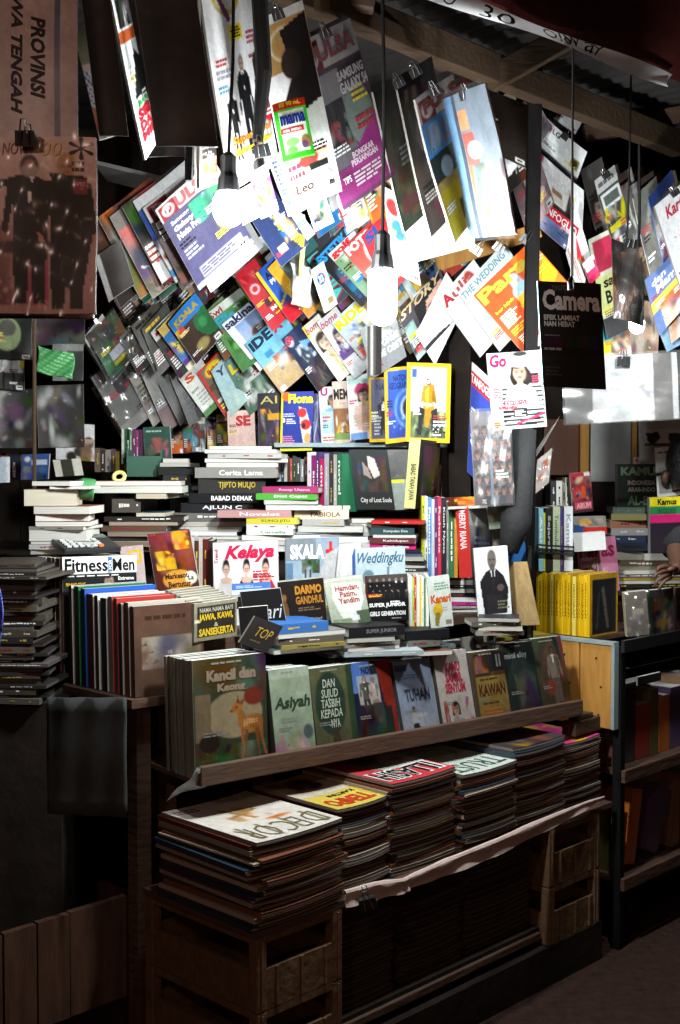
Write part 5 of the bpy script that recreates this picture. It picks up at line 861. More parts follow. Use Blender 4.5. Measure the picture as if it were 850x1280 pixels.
# ================================================================== RACK OF FRONT FACING MAGAZINES
NGC = lambda *o: [bg('e8b810')] + list(o)
RK = [('dark red lettered pink cover at the outer end of the ledge row', (284, 514), (318, 512), (286, 566), [bg('d0b0a8', 'c8a8a0'), T('SE', .3, .12, .85, .38, 'a82a30', .05), Nz(.15)], 4.10),
 ('dark purple magazine with a bronze capital', (322, 492), (352, 490), (324, 560), [bg('2a2230', '3a3040'), T('AI', .1, .06, .8, .2, 'c8b868', .0), Bl(.1, .3, .9, .95, ['5a4a70', '3a5a30', 'd89a20', '8a7a98', '201820'], 12, .14), R(.4, .4, 1, .5, 'd8a020')], 4.08),
 ('royal blue fish magazine with yellow frame and red white carp', (352, 490), (392, 489), (350, 564), [bg('2438a0', '1c2c88'), R(0, 0, .05, 1, 'd8d820'), R(0, .96, 1, 1, 'd8d820'), El(.16, .08, .14, .08, 'd87020'), T('Flona', .22, .04, 1, .2, 'e8e020', .05), Py([(.55, .25), (.78, .3), (.95, .6), (.9, .9), (.75, .95), (.62, .6)], 'e8d8cc'), El(.66, .36, .14, .08, 'c82020'), El(.78, .56, .16, .09, 'd02018'), El(.72, .58, .06, .05, '181414'), El(.84, .8, .1, .1, 'd89858'), Ln(.06, .36, .45, .43, 2, 'c8d0f0'), T('3', .06, .44, .14, .52, 'f0f0f0', .05), Ln(.18, .45, .5, .55, 3, 'e0e0f0'), Ln(.06, .74, .5, .88, 4, 'd87a9a')], 4.04),
 ('slim violet magazine between the carp cover and the doctor cover', (391, 492), (404, 492), (392, 556), [bg('5a4a80'), Bl(0, 0, 1, 1, ['8a9ac0', '302850', 'b0b8d8'], 7, .3)], 4.06),
 ('magazine with a dark haired man in blue', (398, 484), (420, 483), (402, 556), [bg('c8d0d4'), R(0, 0, 1, .15, 'e0dcdc'), T('U', .1, .02, .5, .16, 'a82a68', .05), Fc(.75, .24, .08, 'b08868', '141010', '7aa8d0'), R(.1, .45, .9, .8, 'a8c0cc'), Ln(.15, .5, .6, .62, 2, 'b84a40'), Ln(.15, .65, .6, .72, 2, '345'), Ln(.1, .86, .9, .95, 2, 'c84830')], 4.03),
 ('food magazine with black capitals and a salad', (415, 477), (440, 476), (419, 554), [bg('d0bcb0', 'c8b0a0'), T('MEMO', .05, .12, 1.1, .3, '2a1c1a', .04), R(0, .45, 1, .85, '8a5a38'), Bl(.1, .55, 1, .85, ['d8b030', '4a7a30', 'e8e0d0', 'b04a28', '5a3a20'], 12, .12), Ln(.3, .34, .8, .38, 1, 'c08a80'), R(0, .86, 1, .95, '6a8a40')], 4.02),
 ('pale girls magazine with a pink hatted girl', (433, 470), (464, 466), (438, 551), [bg('dcd8da'), T('teen', .0, .02, 1, .15, 'a8ccc8', .05), El(.6, .24, .32, .10, 'b82a68'), El(.6, .19, .22, .1, 'b82a68'), Fc(.62, .33, .085, 'dcb8a4', '2a1c1a', 'e0c0b0'), Py([(.2, .62), (1, .58), (1, .9), (.35, .85)], 'd8b09c'), R(.05, .9, .7, 1, '6a90c8'), Ln(.2, .6, .4, .8, 4, 'b0a8a8')], 4.0),
 ('first yellow framed magazine, with a bending dark figure', (461, 472), (492, 471), (462, 553), NGC(R(.12, .04, 1, .94, '6a6a88', '55556a'), El(.7, .55, .22, .2, '2a2222'), Fg(.6, .3, .6, '2a2424', '4a3a34', '1a1616'), T('NATIO', .3, .1, 1, .2, '30385a', .03), T('BAY', .5, .42, 1, .52, 'e8e8e8', .05), Ln(.2, .6, .5, .9, 6, 'c8c8d0')), 3.98),
 ('second yellow framed magazine, blue with a ringed black planet', (480, 461), (514, 457), (482, 555), NGC(R(.12, .05, 1, .94, '2858c0', '1c3c98'), El(.85, .55, .5, .27, '5a88d8'), El(.85, .55, .42, .23, '2a58b8'), El(.9, .55, .32, .17, 'b8d0f0'), El(.92, .55, .28, .15, '181c28'), Bl(.2, .6, .9, .9, ['8ab0f0', '3a68c8', '2048a8'], 8, .06), T('NATIONAL', .32, .10, 1.0, .19, '142454', .03), T('GEOGRAPHIC', .18, .20, 1.0, .29, '142454', .03)), 3.955),
 ('third yellow framed magazine, a stooping man in yellow shirt and hat', (509, 453), (564, 455), (507, 552), NGC(R(.1, .06, .9, .94, 'c8dce4', 'a8bcc0'), T('NATIONAL\nGEOGRAPHIC', .2, .08, .88, .26, 'e4ecec', .03), R(.1, .62, .9, .94, '5a6848', '4a5540'), Bl(.1, .6, .9, .94, ['38402c', '7a8a60', 'a8b080', '2a3024'], 18, .09), El(.5, .2, .2, .035, 'c8c0b0'), El(.5, .165, .1, .05, 'd0c8b8'), El(.5, .235, .08, .045, '6a4430'), Py([(.38, .28), (.62, .27), (.7, .5), (.58, .62), (.5, .82), (.42, .8), (.42, .6), (.32, .5)], 'b8841a'), Py([(.42, .34), (.5, .3), (.52, .56), (.44, .58)], 'd8a830'), Py([(.6, .3), (.68, .48), (.6, .56), (.58, .4)], '8a5f10'), Py([(.3, .55), (.42, .58), (.34, .92), (.26, .9)], '26221f'), Py([(.56, .6), (.7, .56), (.74, .9), (.64, .9)], '26221f'), R(.12, .08, .22, .18, '3a5aa0'), T('Masa Depan Rempah', .15, .49, .88, .56, 'f4f4f0', .04), Ln(.16, .58, .36, .66, 3, 'f0f0f0'), Ln(.6, .78, .85, .92, 4, 'e0e0d8')), 3.93)]
for lb, a, b, c, o, Y in RK: M(lb, a, b, c, Y, o, t=.006, page='eee', res=(56, 84) if 'stooping' in lb or 'carp' in lb else None, bend=.003)
spines(286, 352, 528, 566, 4.2, [(3, 'c86a28', 'orange', 0), (2, '2a2a30', 'black', 6), (3, '4a3a5a', 'purple', 3), (3, '6a6a68', 'grey', 5), (2, '8a4a30', 'rust', 2)], 'the dim row under the ledge')
# ================================================================== BOOKS BELOW THE RACK
spines(345, 384, 568, 602, 3.95, [(5, 'a8b4b0', 'ashen', 0), (3, '2a4a5a', 'teal', 3), (3, 'c0bcb4', 'cream', 2), (3, '4a2a20', 'brown', 4), (2, 'a83a30', 'red', 5), (4, '26382c', 'dark green', 2), (4, '3a3a3c', 'charcoal', 4), (4, '8a8a88', 'grey', 6), (3, '5a3a28', 'tan brown', 3)], 'the row above the magenta book')
spines(384, 428, 565, 640, 3.86, [(5, 'dcdce0', 'white', 0), (6, '8a2a70', 'magenta', 4), (4, '4a3a6a', 'violet', 0), (6, 'b8285a', 'pink', 8, 'cinta', 'eee'), (6, 'a8a8b0', 'silver', 2), (6, '3a3440', 'plum', 0), (4, 'b0a8a0', 'stone', 3), (7, '2a6a4a', 'green', 2, 'novel', 'ddd')], 'the row beside the dark novel', dr=-.1)
M('dark fantasy novel with a pale figure and white lettering at its foot', (437, 562), (484, 562), (447, 637), 3.78, [bg('1c2224', '141616'), Bl(.1, .1, .9, .7, ['3a2e2a', '22282a', '4a3a38', '1a2020'], 14, .16), Py([(.45, .1), (.62, .15), (.72, .42), (.55, .48), (.45, .3)], 'b8b0a8'), Py([(.28, .2), (.42, .3), (.5, .5), (.3, .42)], '8a7a70'), T('City of Lost Souls', .12, .8, .94, .9, 'c8c8c4', .01)], cat='book', t=.035, spc='20343c', spt=('City of Lost Souls', 'aaa'), hard=1, res=(40, 60))
M('grey box standing behind the dark novel', (482, 562), (514, 562), (483, 640), 3.95, [bg('6a6868', '5a5a5a'), Bl(.1, .4, .9, .7, ['8a7a40', '555', '777'], 4, .12)], cat='box', t=.08)
M('grey green notebook beside the dark novel', (484, 600), (509, 599), (485, 638), 3.8, [bg('8a948e', '7a847e'), R(.1, 0, .8, .08, 'd0d820')], cat='notebook', t=.02)
slab('book', 'tall cream spine chronicle with a black title panel, dark cover', 'book', at(526, 549, 3.74), at(551, 552, 3.98), at(519, 636, 3.74), .036, [bg('2a2620', '201c18'), Bl(.2, .1, 1, .9, ['3a342c', '4a4438', '1a1612'], 8, .25)], spc='c8c484', hard=1, spt=('BABAD TANAH JAWA', '16140e', .36, .88, .2, .8), res=(12, 40))
stack(466, 520, 733, 3.66, [(0, 14, 5, 'p', 'c8c4bc', 'dull white'), (2, 12, 4, 's', '26262a', 'black'), (0, 16, 5, 'p', 'b8b4ac', 'grey white'), (3, 10, 4, 's', '2a2c34', 'navy'), (0, 12, 5, 'p', 'd0ccc4', 'white'), (2, 14, 4, 's', '333', 'charcoal'), (0, 10, 5, 'p', 'a8a49c', 'grey'), (-3, 8, 5, 's', '44506a', 'slate blue'), (-2, 6, 4, 's', '202024', 'ink black'), (-4, 0, 7, 's', 'b81c68', 'magenta', 'Kisah Cinta', 'f0d0e0'),
  (-4, -1, 7, 's', '5a2a2c', 'maroon', 'Kehidupan', 'ccc'), (0, 0, 4, 'p', 'dcd8d0', 'bright white'), (-3, -2, 8, 's', '2c4448', 'dark teal', 'Kumpulan Doa', 'bcc'), (-2, 2, 5, 's', '2a2a2a', 'coal black'), (-2, 10, 4, 's', 'b02420', 'red')], 'the stack below the dark novel', depth=.16, z=1.06)
# ================================================================== THE BIG FLAT STACKS
stack(226, 326, 694, 3.80, [(-30, 10, 6, 'p', 'd8d6d0', 'white'), (-34, 0, 5, 's', 'b8b6b2', 'silver grey'), (-20, 6, 8, 'p', 'cfcdc8', 'dull white'), (-44, -4, 5, 'p', 'e4e2dc', 'bright white'), (-60, -30, 5, 's', 'e8e8ea', 'white glossy'), (-62, -24, 6, 'p', 'dad8d2', 'loose white'), (-14, -6, 6, 'p', 'c4c0b6', 'cream'),
  (-8, -8, 11, 's', '6a6664', 'grey'), (0, -10, 12, 's', '1c1c20', 'black', 'AJLUN C', 'e8e8e8'), (10, 4, 12, 's', '18181a', 'deep black', 'BABAD DEMAK', 'f0f0f0'), (22, 6, 19, 's', '2a2826', 'black and gold', 'TJIPTO MULJO', 'b8a030'), (18, 18, 13, 's', '8a8884', 'thick grey', 'Cerita Lama', 'e0e0e0'), (32, 22, 6, 'p', 'd8d4cc', 'pale'), (30, 34, 5, 'p', 'e8e6e0', 'white'), (34, 26, 6, 's', 'b0aeaa', 'silver'), (30, 20, 5, 'p', 'f0eee8', 'clean white'), (36, 14, 4, 'p', 'e4e2dc', 'thin white')], 'the tallest flat stack', depth=.24)
stack(308, 370, 690, 3.70, [(-20, 40, 8, 'p', 'd6d4ce', 'white'), (-14, 44, 6, 's', 'b4b2ae', 'grey'), (-6, 30, 7, 'p', 'e2e0da', 'bright white'), (0, -4, 7, 's', 'e4e4e0', 'white', 'Cornellia', '3a7a4a'), (0, -2, 6, 's', 'd8dce0', 'bluish white'), (0, 2, 8, 's', 'c8c040', 'yellow', 'KUNCI JITU', '5a5a20'), (-36, -6, 9, 's', 'b88a8a', 'dusty pink', 'Novelet', 'e0d0d0'), (24, 32, 7, 'p', 'dedcd6', 'clean white'), (22, 28, 6, 'p', 'c8c6c0', 'dull'), (12, 26, 8, 's', '4a9a38', 'green', 'Diet Cepat', 'e8f0e0'), (20, 28, 8, 's', '9a3060', 'magenta', 'Resep Utama', 'e0b0c8')], 'the green spine stack', depth=.22)
stack(372, 440, 692, 3.74, [(0, 18, 7, 'p', 'dcdad4', 'white'), (-4, 22, 6, 's', 'b8b6b2', 'grey'), (2, 20, 8, 'p', 'e4e2dc', 'bright white'), (-2, 26, 5, 's', '9a98a0', 'lilac grey'), (0, 14, 8, 'p', 'd0cec8', 'dull white'), (6, -10, 8, 's', 'a8a6a4', 'ash grey'), (-4, -4, 12, 's', 'd8c8b0', 'cream', 'FABIOLA', '6a4a30'), (0, -2, 5, 'p', 'e0ded8', 'thin white')], 'the cream lettered stack', depth=.2)
stack(438, 468, 690, 3.78, [(0, 2, 6, 'p', 'd4d2cc', 'white'), (2, 0, 5, 's', '9a9894', 'grey'), (0, 0, 7, 'p', 'dedcd6', 'bright white'), (2, 4, 5, 's', '4a4a4c', 'charcoal'), (1, 2, 7, 'p', 'cac8c2', 'dull white'), (0, 0, 5, 's', 'b8b2a8', 'stone'), (2, 0, 6, 'p', 'e0ded8', 'thin white')], 'the narrow white stack', depth=.18)
stack(198, 238, 622, 3.95, [(0, 4, 8, 's', '3a3c38', 'dark'), (-6, 2, 9, 's', '2c302c', 'black green'), (6, 0, 11, 's', '26282a', 'black'), (0, 4, 10, 's', '1f1f21', 'ink black'), (2, 0, 5, 'p', 'd4d2cc', 'white'), (6, -2, 5, 'p', 'e4e2dc', 'bright white')], 'the low stack by the green file box', depth=.15)
stack(140, 206, 690, 3.62, [(-8, 10, 7, 's', '4a3830', 'dark brown'), (-14, 4, 6, 'p', '8a7a68', 'tan paper'), (-10, 8, 6, 's', '3a2c28', 'chocolate'), (-6, 14, 6, 'p', '9a8a78', 'yellowed'), (-14, 2, 7, 's', '5a4438', 'umber'), (-4, 16, 5, 'p', 'a89a88', 'old ivory'), (-10, 24, 6, 's', '2c2624', 'black'), (30, 0, 5, 'p', 'd8cdb8', 'ivory'), (0, -30, 17, 's', '4a443e', 'grey brown'), (30, 0, 7, 'p', 'd4c8b0', 'cream'), (-24, 22, 9, 'p', 'e0ded4', 'white'), (-22, 20, 6, 'p', 'ece9e0', 'bright white')], 'the stack topped by thick white magazines', depth=.2)
stack(36, 110, 693, 3.30, [(2, 6, 6, 's', '9a9a9a', 'silver wrapped'), (0, 6, 6, 's', 'b4b4b4', 'clear wrapped'), (2, 8, 4, 'p', 'd8d4cc', 'orange dotted white'), (0, -2, 14, 'p', 'dcdad4', 'thick white'), (0, -6, 4, 's', '8a8680', 'grey'), (8, 2, 6, 'p', 'e4e2dc', 'bright white'), (8, 2, 9, 'p', 'ece9e2', 'clean white'), (6, 2, 10, 'p', 'e0ded6', 'loose white'), (-6, -14, 21, 'p', 'd8d0bc', 'thick cream'), (26, 2, 4, 'p', 'e8e6e0', 'thin white'), (4, -22, 6, 'p', 'f0ede6', 'small white')], 'the white stack above the calculator', depth=.18)
b = MB(); b.sheet(lambda u, v: at(93 + 26 * u - 4 * v + 2 * math.sin(u * 9), 601 + 26 * v - 3 * math.sin(u * 3), 3.42 - .03 * math.sin(v * 3)), 8, 8); tag(b.build('green_pouch', bpy.data.materials['green_plastic'], smooth=True, solid=.004), 'crumpled green pouch beside the thick cream paged book', 'pouch')
tp = MB(); tp.tube([at(120, 602, 3.55) + Vector((.017 * math.cos(a), .009 * math.sin(a), .014 * math.sin(a))) for a in [k * math.pi / 8 for k in range(17)]], .0065, 8)
tp.build('tape_roll', RIBBON, smooth=True); o = bpy.data.objects['tape_roll']; o.location += at(149, 596, 3.75) - at(120, 602, 3.55); tag(o, 'yellow tape roll lying behind the white stacks', 'tape roll')
# things standing at the back left
spines(152, 178, 536, 580, 4.1, [(2, 'c0c4bc', 'white', 0), (2, '2a5a3c', 'green', 0), (2, '1f1f22', 'black', 2), (2, '5a8a60', 'mint', 2), (3, '6a2a58', 'plum', 0), (2, '8a3a6a', 'magenta', 2), (3, '4a2a4a', 'purple', 1)], 'the green file box', depth=.1)
M('green book with pale lettering beside the plum spines', (179, 534), (212, 533), (182, 580), 4.1, [bg('2a5044', '34403c'), Bl(.1, .3, .9, .9, ['a85a6a', '3a5a50', '8a4a58'], 8, .14), Ln(.1, .08, .9, .16, 1, 'a8b8a8')], cat='book', t=.02)
fb = thing('file_box', 'dark green file box holding plum spined booklets', 'box', at(160, 595, 4.0)); P1 = at(158, 570, 4.0); P2 = at(202, 596, 4.0)
MB().box((P1.x, 4.0, P2.z), (P2.x - P1.x, 0, 0), (0, .006, 0), (0, 0, P1.z - P2.z)).build('front_panel', mat('green_card', (.03, .10, .065), .6), fb, bevel=.001)
for x in (P1.x, P2.x - .005): MB().box((x, 4.0065, P2.z), (.005, 0, 0), (0, .12, 0), (0, 0, (P1.z - P2.z) * 1.3)).build('side_panel', bpy.data.materials['green_card'], fb)
M('white calendar sheet with puppy photographs', (70, 528), (118, 531), (70, 574), 4.05, [bg('c8c8c8'), Ln(.06, .1, .6, .2, 2, '8a8a8a'), El(.4, .9, .14, .14, '2a2422'), El(.62, .75, .16, .14, '33302c'), El(.85, .5, .14, .16, '2a2624'), El(.8, .8, .15, .2, '7a5a48'), Bl(.6, .4, 1, 1, ['6a4a3a', 'b09078', '1f1c1a'], 7, .1)], cat='calendar', t=.004)
M('blue booklet with small white print, far end shelf', (28, 568), (62, 567), (26, 600), 4.0, [bg('34508a', '2a4070'), R(.35, .25, .9, .4, 'b0b8c8'), El(.2, .2, .1, .1, 'c8c8c0'), Bl(.1, .5, .9, .95, ['22304a', '6a6a5a', '3a5a90'], 6, .15)], cat='booklet', t=.015, spc='8a4038')
M('dark and cream folded brochure beside the blue booklet', (66, 575), (100, 573), (70, 596), 4.0, [bg('3a3a30'), R(0, 0, .25, 1, 'c8c4b8'), R(.7, 0, 1, 1, 'd0ccc0')], cat='brochure', t=.01)
M('pale blue edged card at the frame edge behind the white stack', (-8, 572), (12, 571), (-8, 604), 4.0, [bg('b8c4d0'), R(.8, 0, 1, 1, 'e0e0e4'), Nz(.2)], cat='card', t=.006)
spines(118, 150, 560, 590, 4.15, [(4, '6a5a50', 'tan', 0), (3, '3a302c', 'brown', 3), (4, '8a8480', 'grey', 2), (3, '5a4a48', 'dull rose', 1), (3, 'b09a40', 'ochre', 4)], 'the row behind the tape roll', depth=.1)
spines(-10, 34, 566, 600, 4.12, [(3, '6a2a28', 'dark red', 0), (3, '8a8680', 'grey', 4), (4, '2a2a3a', 'navy', 2), (3, '4a4440', 'brown', 3)], 'the shelf at the frame edge', depth=.1)
# ================================================================== BOXED MAGAZINES (middle tier)
k_ = M('white kebaya magazine with three women and crimson script', (266, 679), (346, 675), (268, 783), 3.50, [bg('e0dadc'), R(0, .02, 1, .5, 'e6e0e2'), T('Kelaya', .18, .04, .96, .25, 'c0204a', .045, .35), T('Trend', .02, .08, .08, .25, 'b02a4a', .02, 0, 90)] + [q for x, c, f in ((.2, 'c8c4c4', 'c8a898'), (.52, '1f1a1c', 'd8b0a0'), (.82, 'b82838', 'd8a890')) for q in (Py([(x - .15, .56), (x - .06, .42), (x + .06, .42), (x + .15, .56), (x + .16, .8), (x - .16, .8)], c), El(x, .26, .05, .06, '1a1416'), El(x, .31, .06, .07, '201818'), El(x, .33, .046, .06, f), El(x - .018, .325, .01, .006, '1a1010'), El(x + .018, .325, .01, .006, '1a1010'), El(x, .362, .014, .006, 'a02030'), El(x, .345, .006, .008, '9a7468'), R(x - .02, .37, x + .02, .43, f), Py([(x - .1, .44), (x, .41), (x + .1, .44), (x + .06, .49), (x - .06, .49)], f))], t=.010, res=(66, 84), page='eee')
behind(k_, 4, 'identical kebaya magazine boxed behind the three women cover')
k_ = M('property magazine with white capitals, red cross and palm trees', (357, 674), (424, 672), (358, 777), 3.52, [bg('8098b0', 'a8b8c4'), R(0, .02, 1, .24, '8a98a8'), R(0, .0, .55, .26, '77808a'), T('SKALA', .08, .07, .72, .25, 'f2f2f2', .045), R(.745, .14, .94, .175, 'c02020'), R(.825, .05, .86, .26, 'c02020'), R(.0, .3, .12, .8, '5a7a98'), Bl(.3, .25, .62, .42, ['2a3a2c', '3a4a34', '4a5840'], 14, .07), R(.44, .38, .47, .6, '4a4038'), R(.36, .38, .38, .6, '4a4038'), Py([(.55, .6), (.75, .2), (1, .1), (1, .8), (.55, .8)], 'b0b0b2'), R(0, .5, 1, 1, '9aa4a8')], t=.010, res=(56, 84), page='eee')
behind(k_, 3, 'identical property magazine boxed behind the red cross cover')
M('pale plastic wrapped magazine standing between palm tree and wedding covers', (424, 680), (452, 678), (414, 776), 3.47, [bg('c8c8ca'), Nz(.1)], m=WRAP, t=.02, bend=.01)
k_ = M('pale blue wedding magazine with dark slanted script', (440, 686), (506, 683), (442, 776), 3.46, [bg('b4c4cc', 'a8b8c0'), R(0, 0, .06, 1, '2a4a90'), T('Weddingku', .1, .06, .98, .26, '44607a', .02, .4), El(.3, .42, .12, .12, '5a7484'), Py([(.6, .6), (.68, .3), (.74, .3), (.82, .6)], 'd0d8dc'), R(.66, .28, .69, .5, '5a7a8a'), Nz(.08)], t=.010, page='eee', m=WRAP)
behind(k_, 3, 'identical wedding magazine boxed behind the dark script cover')
spines(238, 266, 672, 775, 3.55, [(4, 'c4beb6', 'cream', 0), (5, '4a2a24', 'brown', 4), (4, 'b8b2aa', 'stone', 2), (6, '5a1f1c', 'maroon', 2), (5, '3a2420', 'dark brown', 4)], 'the row beside the three women', depth=.12)
M('red and yellow flame patterned book with a cream speech cloud, leaning', (184, 668), (237, 662), (197, 745), 3.42, [bg('5a2018', '48180f'), Bl(0, 0, 1, .7, ['7a2a1c', '3a1410', '8a3a20'], 12, .2), Bl(.1, .3, .55, .6, ['d8a020', 'e0b028'], 7, .1), Bl(.55, .0, .95, .3, ['d89a18', 'e8b828', 'd86a18'], 8, .11), El(.55, .78, .36, .16, 'c88a30'), El(.84, .76, .14, .1, 'd8cfc0'), T('Markesot', .25, .67, .78, .76, '3a2010', .03), T('Bertutur', .3, .80, .82, .90, '3a2010', .03), T('La', .78, .72, .9, .8, '333', .02)], cat='book', t=.018, res=(48, 72), db=-.05)
M('pink booklet with a yellow outlined square', (150, 684), (178, 681), (155, 740), 3.40, [bg('c8b0b0', 'd0c0c0'), Py([(.3, .1), (.9, .1), (.9, .38), (.5, .42), (.3, .3)], 'd8b820'), Py([(.42, .16), (.78, .16), (.78, .32), (.5, .34), (.42, .28)], 'd0bcbc')], cat='booklet', t=.008)
# ================================================================== SLANTING BOX OF UPRIGHT BOOKS (left)
BX = [(.020, '4a342a', [bg('5a3a2a', '4a3428'), Bl(.1, .35, .95, .7, ['8a7a70', 'a89a90', '3a2a24', '6a5548'], 10, .18), Ln(.15, .1, .8, .18, 1, '3a2418'), Nz(.2)], .228, 'brown illustrated book at the very front of the slanting box'),
 (.024, '6a4434', [bg('b0a89c')], .236, 'tan spine book right behind the brown illustrated one'), (.016, '2c3836', [bg('c4c4c0')], .232, 'thin teal black spine book in the slanting box'), (.016, '6a5a50', [bg('a8302a')], .243, 'red covered book sticking up in the slanting box'), (.022, '8a8880', [bg('b82c28')], .246, 'pale grey spine book with a red cover edge'),
 (.030, '1a222c', [bg('d0d0cc')], .240, 'thick blue black spine book in the slanting box'), (.018, '30302c', [bg('e0e0dc')], .244, 'charcoal spine book next to the thick blue black one'), (.034, '5a3226', [bg('d8d8d4')], .246, 'thick red brown spine book in the slanting box'), (.022, '16305a', [bg('2a5ab8')], .258, 'blue covered book showing a bright blue top strip'), (.026, '26322a', [bg('2a7a48')], .262, 'green covered book showing a green top strip'),
 (.016, '3a3432', [bg('ccc')], .262, 'grey book behind the green top strip')]
a = 0
for t_, sp, o, h, lb in BX:
    w_ = .20 + .02 * math.sin(a * 90)
    slab('book', lb, 'book', Q(a, 0, .836 + h), Q(a, w_, .836 + h), Q(a - .006, 0, .836), t_, o, spc=sp, back=sp, m=DUSTY if a == 0 else PRINT, page='e0ded8')
    a += t_ + .003 + .004 * abs(math.sin(a * 300))
FT = slab('magazine', 'black and white mens fitness magazine under the calculator', 'magazine', Q(a + .02, 0, 1.172), Q(a + .02, .222, 1.168), Q(a + .014, 0, .836), .010,
  [bg('1a1a1c'), R(0, 0, 1, .135, 'f0f0f0'), T('Fitness', .03, .015, .60, .125, '0c0c0c', .022), R(.605, .01, .665, .125, '3a6aa0'), T('FOR', .61, .03, .66, .11, 'e8e8e8', .02, 0, 90), T('Men', .67, .02, .97, .125, '0c0c0c', .022), Ln(.05, .15, .95, .165, 1, 'ddd'), Fc(.62, .21, .055, 'b89a88', '1c1614', '222'), T('PERANG OTOT', .04, .21, .3, .235, 'd8b020', .02), T('Extreme', .74, .17, .96, .20, 'e0e0e0', .03), R(0, .25, 1, 1, '222')], spc='8a7a70', res=(64, 90))
a += .034
for t_, sp, lb in ((.022, '6a5040', 'tall brown spine magazine bundle behind the mens fitness one'), (.014, '1c1816', 'tall black spine magazine near the calculator'), (.026, '7a6a5c', 'tall beige spine magazine bundle near the calculator'), (.012, '201a18', 'tall sooty spine magazine second from the outer end'), (.040, '6a5a4e', 'tall thick grey brown bundle at the outer end of the slanting box')):
    slab('magazine', lb, 'magazine', Q(a, 0, 1.168), Q(a, .21, 1.168), Q(a, 0, .836), t_, [bg('b8b4ae')], spc=sp, back=sp); a += t_ + .002
# calculator
cq = Q(.345, .02, 1.176); co = thing('calculator', 'black desk calculator with grey keys lying on the tall magazines', 'calculator', cq)
cx, cy = Vector((.80, .60, 0)).normalized(), Vector((-.60, .80, .28)).normalized(); cz = cx.cross(cy)
MB().box(cq, cx * .17, cy * .115, cz * .016).build('body', BLACKM, co, bevel=.004)
for i in range(6):
    for j in range(4):
        if i == 5 and j == 0: continue
        MB().box(cq + cx * (.012 + .019 * i) + cy * (.010 + .017 * j) + cz * .0161, cx * .014, cy * .012, cz * .005).build('key', KEYM, co, bevel=.001)
MB().box(cq + cx * .107 + cy * .010 + cz * .0161, cx * .014, cy * .012, cz * .005).build('key', mat('orange_key', (.7, .18, .04), .5), co)
MB().box(cq + cx * .012 + cy * .084 + cz * .0161, cx * .15, cy * .024, cz * .004).build('display', mat('display_glass', (.10, .12, .10), .15), co)
# left dark stack of magazines
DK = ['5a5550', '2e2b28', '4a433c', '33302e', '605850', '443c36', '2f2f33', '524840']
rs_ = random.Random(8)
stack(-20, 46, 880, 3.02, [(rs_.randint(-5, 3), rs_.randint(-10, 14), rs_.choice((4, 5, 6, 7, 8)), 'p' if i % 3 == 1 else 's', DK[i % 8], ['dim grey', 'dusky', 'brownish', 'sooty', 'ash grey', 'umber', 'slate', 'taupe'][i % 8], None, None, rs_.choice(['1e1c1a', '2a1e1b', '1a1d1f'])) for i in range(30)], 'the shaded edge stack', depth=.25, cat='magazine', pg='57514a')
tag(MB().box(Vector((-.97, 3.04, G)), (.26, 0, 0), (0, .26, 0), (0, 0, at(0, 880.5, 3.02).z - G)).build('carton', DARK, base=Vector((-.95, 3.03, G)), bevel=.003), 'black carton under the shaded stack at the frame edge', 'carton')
# ================================================================== ROW ON THE TABLE FRONT
k_ = M('small yellow lettered dictionary, black panel on beige, standing slanted', (243, 755), (296, 748), (243, 803), 3.08, [bg('8a8470', '7a745f'), R(.08, .1, .95, .9, '2a2620'), T('NAMA NAMA BAYI', .12, .14, .9, .26, 'a8a498', .02), T('JAWA, KAWI,', .1, .30, .9, .52, 'c8a828', .04), T('&', .45, .55, .55, .66, 'a8a498', .02), T('SANSEKERTA', .1, .68, .92, .88, 'c8a828', .04), R(0, .45, .1, .5, 'c8c4b0')], cat='book', t=.014, res=(40, 36), dr=.10)
behind(k_, 7, 'copy of the yellow lettered dictionary lined up behind it', lift=.004)
M('black book with white handwriting, half hidden by the gold lettered cover', (300, 740), (350, 735), (312, 806), 3.20, [bg('1c1a1c'), T('tari', .42, .3, .98, .55, 'c8c8c8', .0, .4), T('itu', .5, .6, .95, .78, 'c8c8c8', 0, .4)], cat='book', t=.02)
M('flat blue booklet top showing above the black handwriting book', (290, 730), (338, 727), (290, 744), 3.3, [bg('3a68b0'), R(0, .6, 1, 1, 'b8c8d8'), Ln(.1, .2, .9, .5, 2, 'a8c0e0')], cat='booklet', t=.006, db=-.1)
M('plain black book leaning behind the tilted gold lettered pocket book', (298, 760), (334, 757), (302, 812), 3.08, [bg('1a1718'), Nz(.2)], cat='book', t=.02)
M('black pocket book with a gold three letter title, lying tilted', (319, 770), (354, 783), (299, 803), 3.0, [bg('1f1b1a', '171414'), T('TOP', .3, .28, .85, .62, 'a88a38', .0, .2), Ln(.25, .75, .75, .82, 1, '6a5a30')], cat='book', t=.022, hard=1, db=-.015, dr=.01, res=(8, 8), m=DUSTY)
k_ = M('dark brown book with bronze capitals and a small puppet figure', (347, 728), (404, 722), (352, 784), 3.30, [bg('241c18', '1c1512'), T('DARMO', .36, .12, .94, .32, 'b87a28', .05), T('GANDHUL', .36, .36, .96, .54, 'a87028', .04), Ln(.4, .6, .92, .7, 2, '6a5a48'), T('Babad', .66, .85, .9, .9, '999', .01), Py([(.06, .5), (.12, .35), (.18, .55), (.22, .95), (.04, .95)], '6a4a28'), El(.11, .36, .05, .07, '8a6030')], cat='book', t=.018, res=(44, 46))
behind(k_, 2, 'copy of the bronze lettered book standing behind it')
